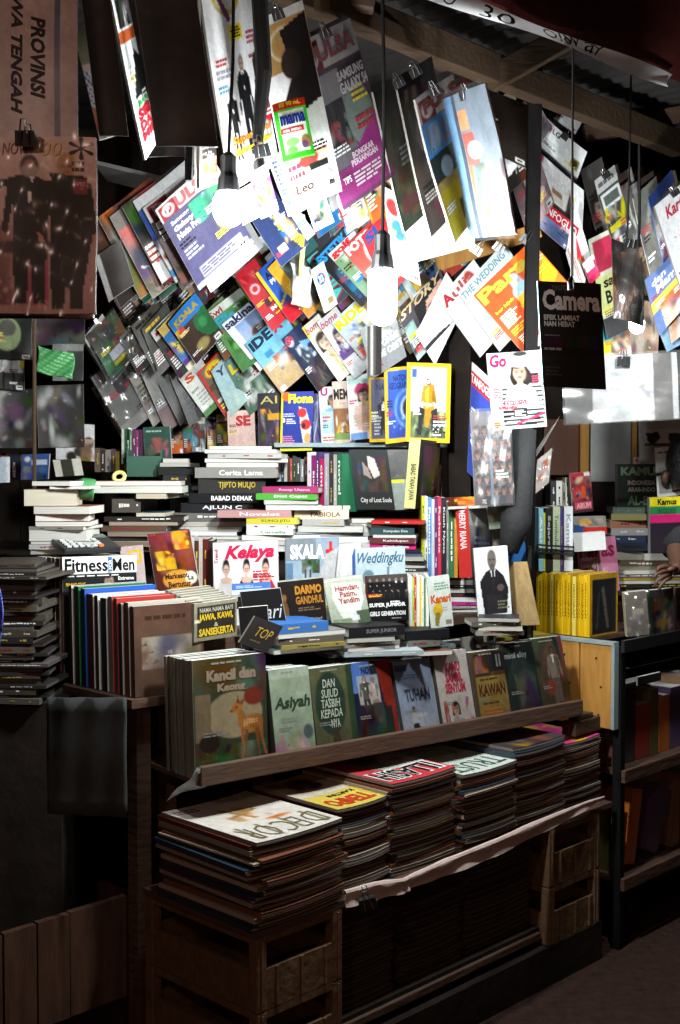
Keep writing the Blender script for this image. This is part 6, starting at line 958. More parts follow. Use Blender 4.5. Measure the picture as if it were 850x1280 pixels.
k_ = M('pale book with red serif title and a torn white centre', (404, 728), (452, 721), (416, 784), 3.32, [bg('b8bcac', '98a090'), Py([(.2, .06), (.95, .1), (.92, .5), (.7, .9), (.3, .85), (.15, .4)], 'd8d8d2'), T('Hamdan,\nPatim,\nYandim', .26, .12, .88, .52, 'a83a34', .02), R(.7, .72, 1, 1, '4a5a44'), R(.05, .85, .5, .97, '7a8a70'), R(.55, .82, .72, .92, 'd8d8d8')], cat='book', t=.02, res=(36, 44))
behind(k_, 4, 'copy of the red titled pale book behind it')
M('black cover with a line of dark suited singers and white capitals', (456, 720), (509, 717), (458, 778), 3.36, [bg('2a2624', '141314'), R(.04, .02, .98, .5, '4a4442', '2a2624')] + [Fg(x, .06, .55, '131214', 'a89484', '141010') for x in (.12, .28, .44, .58, .73, .87)] + [R(0, .54, 1, 1, '121112'), T('SUPER JUNIOR', .08, .60, .94, .71, 'e4e4e4', .04), T('GIRLS GENERATION', .09, .78, .93, .88, 'e0e0e0', .035), Ln(.6, .92, .92, .96, 1, '888'), R(0, 0, .05, 1, '4a1f1c')], t=.012, res=(50, 52), page='ddd')
spines(510, 536, 720, 784, 3.42, [(2, 'e4e2dc', 'white', 0), (2, 'c8d0d0', 'ice grey', 1), (2, 'b8c040', 'lime', 3), (2, 'b83430', 'red', 1), (3, 'e0dcd0', 'ivory', 0), (2, 'd8c83a', 'yellow', 4), (2, 'e8e8e4', 'chalk', 2), (2, '4a7a50', 'green', 3), (3, 'dcdad4', 'pearl', 0)], 'the row beside the canary book', depth=.1)
M('white bird book with an orange title and a yellow canary', (533, 722), (561, 718), (539, 786), 3.38, [bg('c4c8c2', 'b4b8b0'), T('Kenari', .1, .36, .98, .52, 'b8541c', .05), Ln(.3, .12, .95, .28, 3, '6a8a70'), El(.38, .66, .22, .13, 'b89420'), El(.42, .56, .13, .07, 'c8a428'), Py([(.25, .7), (.5, .72), (.35, .98), (.2, .96)], '7a6828'), R(.7, .88, .95, .95, '7a6a60'), Ln(.6, .6, .9, .7, 2, '999')], cat='book', t=.014, res=(26, 56))
stack(348, 398, 819, 3.10, [(-6, 40, 6, 'p', 'd0ccbc', 'yellowish'), (4, 34, 5, 's', '8a7a40', 'olive'), (0, 32, 8, 's', '5a5248', 'brown'), (0, 34, 6, 'p', 'dcdad4', 'white'), (-2, 12, 12, 's', '3a68a8', 'blue')], 'the pile beside the gold lettered pocket book', depth=.16, dr=.1)
stack(436, 500, 822, 3.20, [(-6, 30, 6, 's', '9aa4a8', 'pale blue'), (0, 0, 5, 'p', 'd4d2cc', 'white'), (-10, 0, 6, 's', '7a7874', 'grey'), (-2, -6, 6, 'p', 'bcb8b0', 'dull'), (0, 6, 13, 's', '1d1c1e', 'black', 'SUPER JUNIOR', '777')], 'the low pile under the singers cover', depth=.16, dr=.06)
stack(506, 560, 822, 3.3, [(0, 6, 6, 'p', 'd8d6ce', 'white'), (-8, 10, 5, 's', '5a6a68', 'sea grey'), (4, -10, 9, 's', '6a6864', 'grey'), (0, 2, 12, 's', '1a1a1c', 'black')], 'the low pile under the canary book', depth=.14, dr=.06)
# ================================================================== RIGHT OF THE CANARY BOOK
stack(560, 606, 768, 3.80, [(0, 40, 5, 'p', 'd8d6d0', 'white'), (-2, 36, 4, 's', '8a8a86', 'grey'), (0, 30, 4, 's', 'b02a80', 'magenta'), (2, 10, 6, 'p', 'e0ded8', 'bright white'), (0, 8, 5, 's', '2a2a2c', 'black'), (1, 6, 6, 'p', 'd0cec8', 'dull white'), (0, 4, 4, 's', '3a3c44', 'slate'), (2, 8, 6, 'p', 'e4e2dc', 'clean white'), (0, 2, 4, 's', '5a4a3a', 'brown'), (2, 6, 5, 'p', 'd8d4cc', 'cream')], 'the striped pile', depth=.15, z=.953)
spines(527, 572, 620, 722, 3.74, [(4, 'c8c83a', 'yellow', 0, 'Kuliner', '4a5a20'), (4, 'dcdcd8', 'white', 0), (5, '5a90c8', 'sky blue', 2, 'Panduan', 'eee'), (4, 'c8c8d0', 'pale', 4), (4, '6a2a6a', 'violet', 3), (5, 'c02a48', 'crimson', 1, 'Rahasia', 'f0d0d0'), (7, '26242a', 'black', 2, 'Kisah Nyata', 'ccc'), (3, '8a8a84', 'grey', 6), (7, '3a6a44', 'green', 8), (5, 'b8862a', 'amber', 4)], 'the row over the striped pile', depth=.14)
slab('book', 'tall red spine biography with a grey night cover', 'book', at(585, 633, 3.68), at(613, 636, 3.84), at(590, 722, 3.68), .042, [bg('8a8884', '3a3838'), R(0, 0, 1, .25, '9a9894'), Ln(.2, .4, .9, .7, 4, '7a7a98'), Bl(0, .3, 1, 1, ['2a2a2e', '4a4648', '1c1c20'], 8, .2)], spc='b82c28', spt=('MERRY RIANA', 'e8d0d0', .05, .6), res=(16, 44))
M('flame orange book top lying across the upright row', (556, 622), (604, 620), (560, 633), 3.8, [bg('5a2a18'), Bl(.3, 0, 1, 1, ['d88a18', 'e0b030', 'b84a18'], 8, .2)], cat='book', t=.01, db=-.12, res=(24, 8))
M('cream stained pamphlet against the post behind the red biography', (612, 655), (628, 652), (614, 700), 3.85, [bg('a89a88'), Nz(.3)], cat='pamphlet', t=.006)
M('pale green marbled pamphlet hanging above the red biography', (606, 616), (624, 614), (612, 662), 3.72, [bg('7a8470'), Bl(0, 0, 1, 1, ['9a8a78', '5a6a58', '8a5a58'], 7, .25)], cat='pamphlet', t=.006)
M('white book cover of a bald man in dark suit', (592, 686), (634, 682), (598, 771), 3.60, [bg('dcdcdc', 'd4d4d6'), Py([(.12, .5), (.3, .36), (.45, .32), (.62, .32), (.82, .42), (.95, .62), (.86, .98), (.2, .98)], '1c1b1e'), Py([(.43, .32), (.6, .32), (.53, .56)], 'd0d0d0'), R(.49, .34, .54, .62, '2a2024'), El(.51, .17, .13, .135, '5f544e'), El(.51, .2, .125, .13, '6a5e58'), R(.44, .27, .58, .34, '5a504a'), El(.46, .18, .03, .012, '2a2422'), El(.56, .18, .03, .012, '2a2422'), El(.51, .26, .045, .012, '3a2a28'), El(.72, .6, .1, .05, '5a4c46'), Ln(.6, .78, .95, .92, 3, '6a6a50'), R(.3, .7, .75, .98, '252226')], cat='book', t=.022, res=(44, 84), spc='c8c8c8')
stack(598, 650, 795, 3.50, [(-2, 6, 6, 's', '8a8680', 'grey'), (0, 4, 5, 'p', 'c8c4b8', 'cream'), (-8, 2, 6, 's', '5a554e', 'brown'), (0, 0, 5, 'p', 'b8b4a8', 'dull')], 'the pile under the bald man', depth=.12)
M('bright blue file standing behind the bald man cover', (628, 678), (656, 677), (634, 725), 3.72, [bg('3a80d0'), Ln(.1, .35, .3, .42, 1, 'e0e8f0')], cat='file', t=.01)
M('plain kraft board behind the bald man cover', (630, 703), (659, 702), (646, 782), 3.66, [bg('a88c60', '9a8058'), Nz(.2)], cat='board', t=.006)
tag(MB().box(colx(660, 3.70, .87), (.012, 0, 0), (.03, .30, 0), (0, 0, .30)).build('partition_board', DARK, base=colx(660, 3.7, .87)), 'dark upright board between kraft board and yellow spines', 'board')
# yellow spined run
zt, zb = 1.068, .864
YS = ['d8a810', 'e0b414', 'b88a10', 'e4bc20', 'a88418', 'dcb018', 'd4a40e', 'e8d060']
spines(671, 737, 0, 0, 4.02, [(2 + (i * 5) % 3, YS[(i * 3) % 8], ['yellow', 'worn yellow', 'dark yellow', 'bright yellow', 'dull yellow', 'warm yellow', 'golden', 'pale yellow'][(i * 3) % 8], (i * 3) % 5, 'GEOGRAFI', '6a4a10') for i in range(19)], 'the long yellow run', dr=-.141, depth=.165, cat='magazine', zz=(zb, zt))
A_, B_, D_ = colx(738, 3.872, zt), colx(773, 3.99, zt), colx(738, 3.872, zb)
slab('magazine', 'yellow framed magazine with a black picture closing the long yellow run', 'magazine', A_, B_, D_, .008, [bg('b88a20'), R(.1, .1, .92, .97, '1f2024'), Py([(.4, .25), (.5, .2), (.7, .9), (.6, .9)], '5a544c'), Py([(.3, .3), (.35, .3), (.3, .9), (.2, .9)], '3a3834'), Nz(.2)], spc='d8a810')
spines(673, 716, 633, 714, 4.0, [(5, '8ac0d0', 'aqua', 2, 'Alam', 'eee'), (2, 'b8c838', 'lime', 8), (7, '2a2826', 'black', 2, 'Sejarah', 'c8c8c8'), (8, 'c0c8a8', 'pale green', 0, 'Tumbuhan', '5a7a50'), (3, '4a3a80', 'purple', 3), (10, 'd4d4d8', 'white', 0, 'Kamus', '889')], 'the strapped bundle', depth=.14)
b = MB()
for dy in (0, 5, 9): b.bar(at(671, 681 + dy, 3.985), at(718, 684 + dy, 3.985), .004, .006)
b.build('strap', CORD, None, base=at(671, 681, 3.985)); tag(bpy.data.objects['strap'], 'black strap tied round the bundle on the yellow run', 'strap')
M('pink womens magazine with a plum title and two pale figures', (720, 674), (769, 670), (726, 742), 4.22, [bg('c87a98', 'b86a88'), T('Paras', .04, .06, .94, .36, '8a1f4a', .03), Fg(.45, .32, .9, 'd0a0b0', 'c8a098', '8a5060', 'b87a90'), Fg(.28, .42, .8, '9a4a60', 'c8a098', '8a5060'), Bl(.6, .55, .95, .9, ['c89ab0', 'a86a84'], 5, .1)], t=.01, res=(40, 38))
M('white card box behind the pink womens magazine', (716, 667), (756, 664), (718, 690), 4.1, [bg('dcdcdc')], cat='box', t=.06)
M('red toned comic with a girl and pink bubble lettering', (712, 592), (738, 589), (716, 642), 4.2, [bg('b02a34', '3a2a30'), Bl(0, .1, 1, .7, ['2a2a38', 'c83038', 'c8a890', '6a6a70', '181820'], 16, .14), R(.5, .35, .68, .65, 'd8481c'), R(.15, .75, .95, .92, 'c85068'), T('ARUM', .2, .76, .9, .9, 'e8a0a8', .05), R(.7, .02, .95, .1, 'ddd')], t=.02, spc='e4e2da', cat='comic', res=(26, 44))
spines(688, 712, 597, 640, 4.25, [(6, '3a3a3c', 'charcoal', 4), (7, 'e0dedc', 'white', 4), (3, '6a5a40', 'tan', 0), (5, 'e8e6e0', 'ivory', 0)], 'the row beside the red comic', depth=.12)
M('low red and blue boxed set behind the pink womens magazine', (716, 646), (757, 645), (718, 668), 4.15, [bg('8a8680'), R(0, .45, .3, 1, '2a4a88'), R(.3, .6, 1, 1, 'b82420'), Bl(.2, .1, .9, .5, ['b8a890', '6a6a60', 'd8a030'], 6, .12)], cat='box', t=.03)
M('dark teal dictionary with pale green capitals, standing', (772, 580), (820, 580), (772, 640), 4.5, [bg('4a5a58', '3a4644'), T('KAMUS', .08, .06, 1.15, .24, 'a0c8a8', .05), T('INDONESIA', .26, .34, .98, .44, 'e0e4e0', .04), T('ARAB-INDO', .26, .48, .98, .58, 'e0e4e0', .04), T('AL-BISRI', .26, .66, 1.2, .86, '88b898', .04)], cat='dictionary', t=.04, res=(24, 30))
stack(764, 808, 735, 4.48, [(0, 4, 12, 's', '2a2830', 'black'), (2, 2, 10, 's', '9a9488', 'stone'), (-2, 4, 12, 's', '4a3028', 'brown'), (0, 0, 12, 'p', 'b8b0a4', 'dull paper'), (0, 4, 10, 's', '2c3444', 'blue black'), (0, 0, 9, 's', '3a4460', 'navy'), (0, 2, 9, 's', 'b8b8b8', 'silver'), (-2, 0, 10, 's', 'b8826a', 'salmon'), (0, 0, 8, 's', 'a09a68', 'khaki'), (2, -2, 8, 's', '6a8078', 'sea green')], 'the pile under the teal dictionary', depth=.14, cat='dictionary')
M('black pocket dictionary with yellow, green and pink bands', (812, 622), (866, 620), (813, 692), 4.12, [bg('241c26'), R(0, 0, 1, .17, 'd8c818'), R(0, .18, 1, .32, '2a7a48'), R(0, .33, 1, .46, 'c02068'), T('Kamus', .18, .03, .62, .14, '1a1a10', .04), T('INGGRIS', .18, .2, .6, .3, '1c4a30', .03), Nz(.1)], cat='dictionary', t=.03, res=(26, 34))
M('white leaflet with small printed photo, pinned before the cabinet', (818, 560), (852, 556), (822, 622), 4.3, [bg('d0d0d0'), Ln(.1, .08, .9, .14, 1, '555'), Ln(.1, .4, .9, .5, 2, 'aaa'), R(.1, .6, .95, .92, '8a8a86'), El(.5, .76, .35, .1, '555'), R(0, .5, 1, .56, '3a3a3a')], cat='leaflet', t=.002)
M('white poster with two dark cameo shapes on the cabinet', (800, 526), (862, 526), (800, 582), 4.6, [bg('c4c4c4'), R(.1, .2, 1, .55, 'dcdcdc'), Py([(.12, .28), (.36, .24), (.42, .38), (.3, .52), (.16, .48)], '2a2c38'), Py([(.56, .26), (.78, .26), (.8, .46), (.6, .5)], '33343e'), R(.1, .5, 1, .54, '555')], cat='poster', t=.002)
M('tiny white flyer at the foot of the cameo poster', (792, 572), (800, 571), (792, 582), 4.55, [bg('e0d4d0'), El(.5, .4, .25, .25, 'b04a40')], cat='flyer', t=.002)
stack(742, 850, 745, 4.26, [(6, 20, 5, 's', '4a4038', 'brown'), (0, 10, 4, 'p', 'b8b0a0', 'dull cream'), (10, 30, 5, 's', '2a2624', 'black'), (2, 20, 4, 'p', 'd0ccc0', 'white'), (8, 16, 4, 's', '9a7a38', 'gold'), (0, 24, 4, 's', '6a6664', 'grey'), (40, 20, 5, 'p', 'dcd8d0', 'bright white')], 'the glossy pile by the pink magazine', depth=.2, cat='magazine', dr=.05)
stack(786, 858, 722, 4.45, [(0, 30, 6, 's', '8a8480', 'grey'), (4, 20, 7, 'p', 'd8d4cc', 'white'), (-10, 10, 8, 's', '6a5a48', 'tan board'), (20, 26, 9, 'p', 'e4e0d8', 'bright white')], 'the pile before the banded dictionary', depth=.18)
for i, (lb, a, b, c, o, k) in enumerate([('grey book with a bright plastic glint behind the shelf rail', (780, 741), (808, 738), (784, 812), [bg('6a625a', '5a544e'), Nz(.2), Bl(.3, .4, .8, .7, ['8a8480', '6a645e'], 4, .15)], 'd8d0a8'), ('black toned book with a green edge behind the shelf rail', (812, 738), (841, 735), (816, 810), [bg('26201f', '1f1a1a'), Bl(.1, .2, .9, .9, ['3a302e', '4a3a38', '181414'], 9, .2)], '2a5a3a'), ('dark brown book at the frame edge behind the shelf rail', (845, 735), (872, 732), (848, 808), [bg('2a1f1c'), Nz(.3)], '6a4a38')]):
    M(lb, a, b, (c[0], 796), 3.98 + .06 * i, o, cat='book', t=.03, spc=k, m=WRAP, sleeve=FILM if i == 0 else None)
# shelf unit contents
P = lambda t, b, z: SU + E1 * t + E2 * b + UP * z
for zb_, hts, word in ((.451, (.20, .23, .18, .22, .19, .21, .24, .20, .22, .18), 'upper'), (.106, (.22, .24, .20, .23, .21, .25, .19, .22), 'lower')):
    x = .05
    for i, h in enumerate(hts):
        t_ = .05 + .02 * (i % 3); cl, cw = [('6a4438', 'brown'), ('3a3438', 'charcoal'), ('9a3a30', 'red'), ('6a6440', 'olive'), ('c8702c', 'rust orange'), ('5a4a70', 'plum'), ('8a6a50', 'tan'), ('a84838', 'brick red'), ('56707a', 'slate blue'), ('8a8078', 'taupe')][(i + (word == 'lower') * 3) % 10]
        ln = .0 if word == 'upper' else .05 * (i % 3)
        slab('book', f'{cw} book with its spine out, on the {word} board of the shelf unit', 'book', P(x + t_ + ln, .05, zb_ + h), P(x + t_ + ln, .22, zb_ + h), P(x + t_, .05, zb_), t_ * .95, [bg(cl)], spc=cl, back=cl, page='c8c4bc', m=WRAP)
        x += t_ + .004 + ln
for i, (a, w_) in enumerate(((.04, .12), (.17, .15))):
    slab('book', ['grey paperback lying behind the shelf rail, nearest the corner post', 'white topped book lying behind the shelf rail'][i], 'book', P(a, .24, .715 + .012 * i), P(a + w_, .24, .715 + .012 * i), P(a, .04, .715 + .012 * i), .028, [bg(['9a9a98', 'c4c0bc'][i])], spine='B', spc='2a2624')
# ================================================================== BOOK TRAY
TB = [('square fairy tale book with a fawn on a dark forest cover', (240, 826), (333, 820), (243, 957), (335, 938), .012, [bg('39402f', '2c3324'), Bl(0, 0, 1, .3, ['3a4434', '48503c', '2a3226'], 10, .2), El(.55, .5, .38, .2, '8a7c60'), R(.02, .3, .22, .7, '6a5a44'), Bl(0, .75, 1, 1, ['2a3a20', '20281a', '3a4a2a', '5a5a38'], 14, .14), El(.2, .72, .14, .08, '241a16'),
     T('Kancil dan', .18, .10, .85, .2, '8a7a68', .06), T('Keong', .32, .22, .7, .31, '8a7a68', .06), El(.82, .36, .14, .08, '6a2a20'), El(.77, .60, .16, .075, '96602f'), El(.84, .585, .10, .07, '8a5426'), El(.72, .575, .1, .03, 'a87440'), Py([(.60, .62), (.58, .48), (.66, .47), (.72, .56)], '96602f'), El(.585, .445, .075, .05, '9c6632'), Py([(.49, .46), (.53, .42), (.58, .47), (.52, .49)], '8a5428'), El(.5, .47, .012, .009, '1c1210'), El(.575, .44, .014, .012, '18100c'),
     Py([(.60, .41), (.70, .36), (.66, .43)], '7a4620'), Py([(.57, .40), (.60, .34), (.62, .41)], '6a3c1c'), Py([(.63, .62), (.68, .64), (.665, .78), (.655, .93), (.635, .93), (.64, .78)], '8a5428'), Py([(.69, .65), (.73, .65), (.705, .8), (.70, .94), (.68, .94), (.685, .8)], '70431e'), Py([(.82, .64), (.88, .62), (.875, .74), (.90, .9), (.88, .9), (.845, .76)], '70431e'), Py([(.87, .62), (.93, .6), (.935, .72), (.99, .88), (.965, .89), (.905, .74)], '8a5428')] + [El(.68 + .035 * (i % 6), .565 + .022 * (i // 6), .009, .007, 'c8a070') for i in range(14)] + [Nz(.15)], 'f'),
 ('pale green novel with leafy script and pink flowers', (335, 838), (382, 832), (346, 937), (396, 923), .016, [bg('9aa890', '8a9a84'), R(0, 0, 1, .1, 'a8b4a0'), T('Asiyah', .06, .3, .96, .46, '2c4030', .03, .2), Ln(.2, .52, .8, .58, 2, '7a8a78'), Bl(.0, .68, 1, 1, ['b07a88', '8a9a6a', 'c09aa0', '6a8a60'], 16, .13), El(.85, .7, .12, .08, '4a5a58'), Nz(.12)], ''),
 ('olive novel with hand lettered white text in a dark oval', (386, 836), (432, 826), (398, 931), (450, 919), .016, [bg('5a5c3c', '4c4e34'), R(.85, 0, 1, 1, '2a4028'), El(.42, .42, .36, .36, '26382c'), T('DAN\nSUJUD\nTASBIH\nKEPADA', .16, .14, .68, .58, 'a8b0a0', .02, .1), T('-NYA', .35, .6, .6, .7, 'a8b0a0', .02), Py([(.4, .75), (.55, .7), (.6, .95), (.4, .95)], '3a3020'), Nz(.2)], ''),
 ('dark novel with a couple, blue and red cover halves', (433, 830), (486, 822), (451, 919), (503, 911), .016, [bg('1a2030'), R(0, 0, .5, .35, '3a5aa0', '5a78b0'), Py([(.65, 0), (1, 0), (1, 1), (.85, 1)], '7a2418'), R(.18, .16, .66, .5, '8a98a8', 'a8a49c'), Fg(.34, .16, .5, '5a5450', 'b08a74', '2a1c16', '3a3638'), Fg(.54, .19, .46, 'b0a49c', 'b89080', '3a261c', '8a7a74'), R(.1, .55, .9, 1, '1c2020', '24302c'), T('NOEL', .3, .06, .62, .14, '2a2a34', .03), Bl(.1, .5, .7, .9, ['2a3a34', '3a2024', '1a1c20'], 10, .14), Nz(.2)], 'w'),
 ('grey blue novel with a child figure under the title', (490, 828), (541, 820), (508, 914), (553, 901), .014, [bg('7a86a0', '8a90a0'), R(.05, .05, .35, .13, '3a4a70'), Ln(.15, .17, .9, .24, 2, '5a6a8a'), T('TUHAN', .18, .36, .86, .52, '2c3444', .02), R(0, .7, 1, 1, '8c90a0', '9a9aa2'), El(.36, .62, .05, .04, '4a3a34'), Py([(.3, .66), (.42, .66), (.72, .7), (.72, .72), (.42, .73), (.45, .95), (.28, .95)], 'a8a4a4'), Py([(.3, .8), (.44, .8), (.5, .96), (.24, .96)], '222028'), Nz(.12)], ''),
 ('white pink novel with crimson block letters and a small portrait', (540, 816), (583, 811), (557, 904), (598, 893), .014, [bg('b8aca8', 'b0a4a0'), T('KAMU\nSAMBIL\nSENYUM', .22, .14, .82, .52, 'a02a40', .05), Fc(.45, .72, .07, 'a88a78', '1c1614', '8a8a90'), Py([(.1, .6), (.2, .6), (.25, .95), (.1, .95)], '9a3044'), Bl(.1, .6, .95, .95, ['a84a58', 'c0b0ac', '8a3a48'], 8, .07), Nz(.1)], ''),
 ('brown novel with small photographs above a tan panel', (586, 816), (633, 808), (601, 893), (642, 883), .014, [bg('5a3c24', '4c3420'), R(.1, .04, .55, .32, '2a2624'), Bl(.1, .06, .5, .3, ['7a6a60', '3a302c', '8a4a3a'], 8, .09), R(.56, .02, .98, .28, '222226'), R(.76, .06, .8, .22, '8a8a88'), R(.86, .06, .9, .22, '8a8a88'), R(.08, .34, .98, .95, '8a7038', '7a6030'), Ln(.2, .36, .85, .4, 1, '4a3818'), T('KAWAN', .14, .44, .92, .6, '4a2418', .02), Ln(.2, .68, .85, .72, 1, '4a3818'), Ln(.25, .76, .8, .86, 2, 'a85a28'), Nz(.15)], ''),
 ('dark teal novel with small white capitals', (623, 806), (668, 797), (642, 887), (684, 878), .016, [bg('26302e', '1c2422'), T('mimi elisy', .1, .12, .75, .22, 'a0a8a4', .02), El(.6, .55, .3, .2, '2c3c34'), Bl(.3, .4, .9, .9, ['2a3a30', '3a4a3a', '1a201e'], 9, .16), Nz(.25)], ''),
 ('green brown novel with a robed figure, last in the tray', (664, 799), (706, 792), (683, 881), (719, 873), .016, [bg('4a4a34', '3a2c22'), Bl(0, 0, 1, 1, ['3a4030', '5a4a38', '6a3a28', '2c2a22'], 12, .2), Fg(.6, .12, .75, '7a6a5a', '6a4a38', '201a16', '5a4a40'), El(.4, .65, .14, .1, '7a3424'), Nz(.25)], 'w')]
for i, (lb, tl, tr_p, bl, brp, t_, o, fl) in enumerate(TB):
    def on_tray(px, b=.012):            # the point on the tray floor behind the lip in picture column px
        d = ray(px, 640); k = d.x / d.y; p = TR0 + T2 * b; s = (k * p.y - p.x) / (T1.x - k * T1.y); q = p + T1 * s; return Vector((q.x, q.y, TZ + .0125))
    o = o[:-1] + [Ln(.25, .93, .8, .965, 1, '8a8a80', 'c'), Ln(.2, .03, .7, .06, 1, '8a8a80', 'c'), Ln(.12, .62, .5, .67, 2, '7a7a72')] + o[-1:]
    a, b = on_tray(bl[0]), on_tray(brp[0]); lean = .0
    top = at(tl[0], tl[1], a.y + lean * .9); 
    r_ = slab('book', lb + ', leaning in the tray', 'book', top, top + (b - a), a, t_, o, m=WRAP if fl else DUSTY, hard=0, res=(72, 92) if 'f' in fl else (44, 72), page='f4f4f0', spc='8a867a' if 'f' in fl else '4a4a42', back='b0b0a8')
    n = [9, 5, 2, 4, 2, 2, 2, 3, 2][i]
    behind(r_, n, ['copy of the fawn book lined up behind its dark cover', 'copy of the pink flowered novel behind it', 'copy of the olive oval novel behind it', 'copy of the couple novel behind it', 'copy of the grey blue child novel behind it', 'copy of the crimson lettered novel behind it', 'copy of the brown photograph novel behind it', 'copy of the dark teal novel behind it', 'copy of the robed figure novel behind it'][i], lift=.0, jit=.003, step=t_ * 1.12)
M('white novel with two small dark heads peeping above the brown novel', (580, 797), (622, 790), (586, 840), 3.56, [bg('a8a49c'), El(.25, .25, .12, .2, '2a2422'), El(.75, .2, .12, .2, '2a2422'), R(.05, .6, .95, 1, '8a8a88')], cat='book', t=.014, dr=.2)
M('orange edged book peeping between brown and dark teal novels', (616, 805), (640, 800), (622, 850), 3.60, [bg('a85a20'), R(.2, .1, 1, 1, '3a3a4a')], cat='book', t=.012, dr=.12)
b = MB(); fa = at(208, 1002, 2.80); fb_ = at(300, 962, 2.99); fc = at(246, 962, 2.83)
b.sheet(lambda u, v: (fa * (1 - u) + fb_ * u) * (1 - v) + fc * v + Vector((0, 0, .006 * math.sin(u * 9 + v * 6))), 10, 8); tag(b.build('plastic_film', CLOUDY, smooth=True), 'loose clear plastic film drooping from the tray end', 'film')
# white topped row of books behind the tray covers
stack(430, 560, 838, 3.42, [(0, 60, 6, 'p', 'd4d4d0', 'white'), (8, 40, 5, 's', '8a9498', 'blue grey'), (-20, 70, 5, 'p', 'c8c8c4', 'dull white')], 'the pile behind the tray covers', depth=.1, dr=.25, z=.84)
stack(600, 690, 822, 3.72, [(0, 0, 6, 's', 'c8c030', 'yellow'), (-40, 0, 6, 'p', 'dcdad0', 'white'), (20, 0, 5, 's', 'a89a38', 'mustard')], 'the pile at the yellow pine panel', depth=.1, dr=.1, z=.84)
# ================================================================== MAGAZINE STACKS ON THE FRONT COUNTER
PIL = [(.0, .275, .0, .35, .567, 'the white topped stack', [bg('d4ccc4', 'cfc6bd'), Bl(.3, .45, .7, .8, ['b8905a', 'a8783c', 'd0c0a8'], 6, .07), Py([(.3, .62), (.7, .52), (.72, .56), (.32, .67)], 'a07a48'), Py([(.45, .45), (.5, .45), (.62, .78), (.57, .78)], '9a7444'), T('DECOR', .06, .05, .94, .3, '6a6048', -.012), R(.1, .05, .12, .34, '7a7458'), R(.35, .06, .37, .36, '7a7458'), R(.62, .05, .64, .35, '7a7458'), R(.86, .05, .88, .34, '7a7458'), El(.32, .38, .14, .03, 'c8722a'), Ln(.7, .84, .96, .94, 2, '8a3a4a')], 'white glossy magazine with gold lettering, topmost of the corner stack'),
 (.29, .47, .03, .34, .578, 'the yellow news stack', [bg('c8b058', 'b8984a'), R(.02, .03, .98, .4, 'd0b850'), T('TEMPO', .08, .06, .9, .26, 'b8401c', .04), T('KARTINI', .1, .31, .6, .37, '222', .02), R(.02, .42, .98, .75, 'c0b8a8'), El(.45, .7, .3, .12, '2a2420'), El(.4, .84, .25, .1, '6a4428'), Bl(.2, .5, .9, .95, ['3a2c28', '8a6a48', 'b0a090', '241e1c'], 10, .12)], 'yellow news magazine with orange title, topmost of its stack'),
 (.48, .735, .02, .34, .607, 'the red topped stack', [bg('b83a40', 'a83840'), R(.0, .35, .6, 1, 'b8b0ac'), T('ILLASIH', .04, .06, .96, .36, 'd8d4d0', .06), T('ILLASIH', .07, .08, .93, .34, '181414', .03), Bl(.1, .4, .7, 1, ['8a8480', '3a3030', 'c8c0bc', '6a5a58'], 10, .14)], 'red magazine with black and white title, topmost of its stack'),
 (.745, .985, .0, .34, .585, 'the pale travel stack', [bg('c4c8c0', 'b8beb4'), T('TRUST', .06, .06, .94, .3, '2c5a4c', .0), El(.5, .62, .36, .2, '7a8a70'), El(.5, .62, .32, .17, 'bcc2b6'), El(.12, .86, .06, .05, '6a7a38'), R(.3, .4, .95, .5, 'c8ccc4')], 'pale green magazine with thin serif title, topmost of its stack'),
 (.995, 1.255, .02, .32, .611, 'the film wrapped stack', [bg('4a4644', '3c3836'), Bl(0, 0, 1, 1, ['8a3a38', 'b08a30', '3a3634', '6a5a58', 'a8a098'], 16, .14), Nz(.2)], 'plastic wrapped dark magazine with red and yellow blossoms, topmost of its stack'),
 (1.265, 1.485, .04, .34, .575, 'the pink topped stack', [bg('c83a80', 'b83274'), Bl(0, 0, 1, 1, ['c8a028', 'd87a28', 'c83a88', '8a2a58', 'd8b038'], 16, .13)], 'bright pink magazine with yellow blots, topmost of its stack')]
rs = random.Random(5)
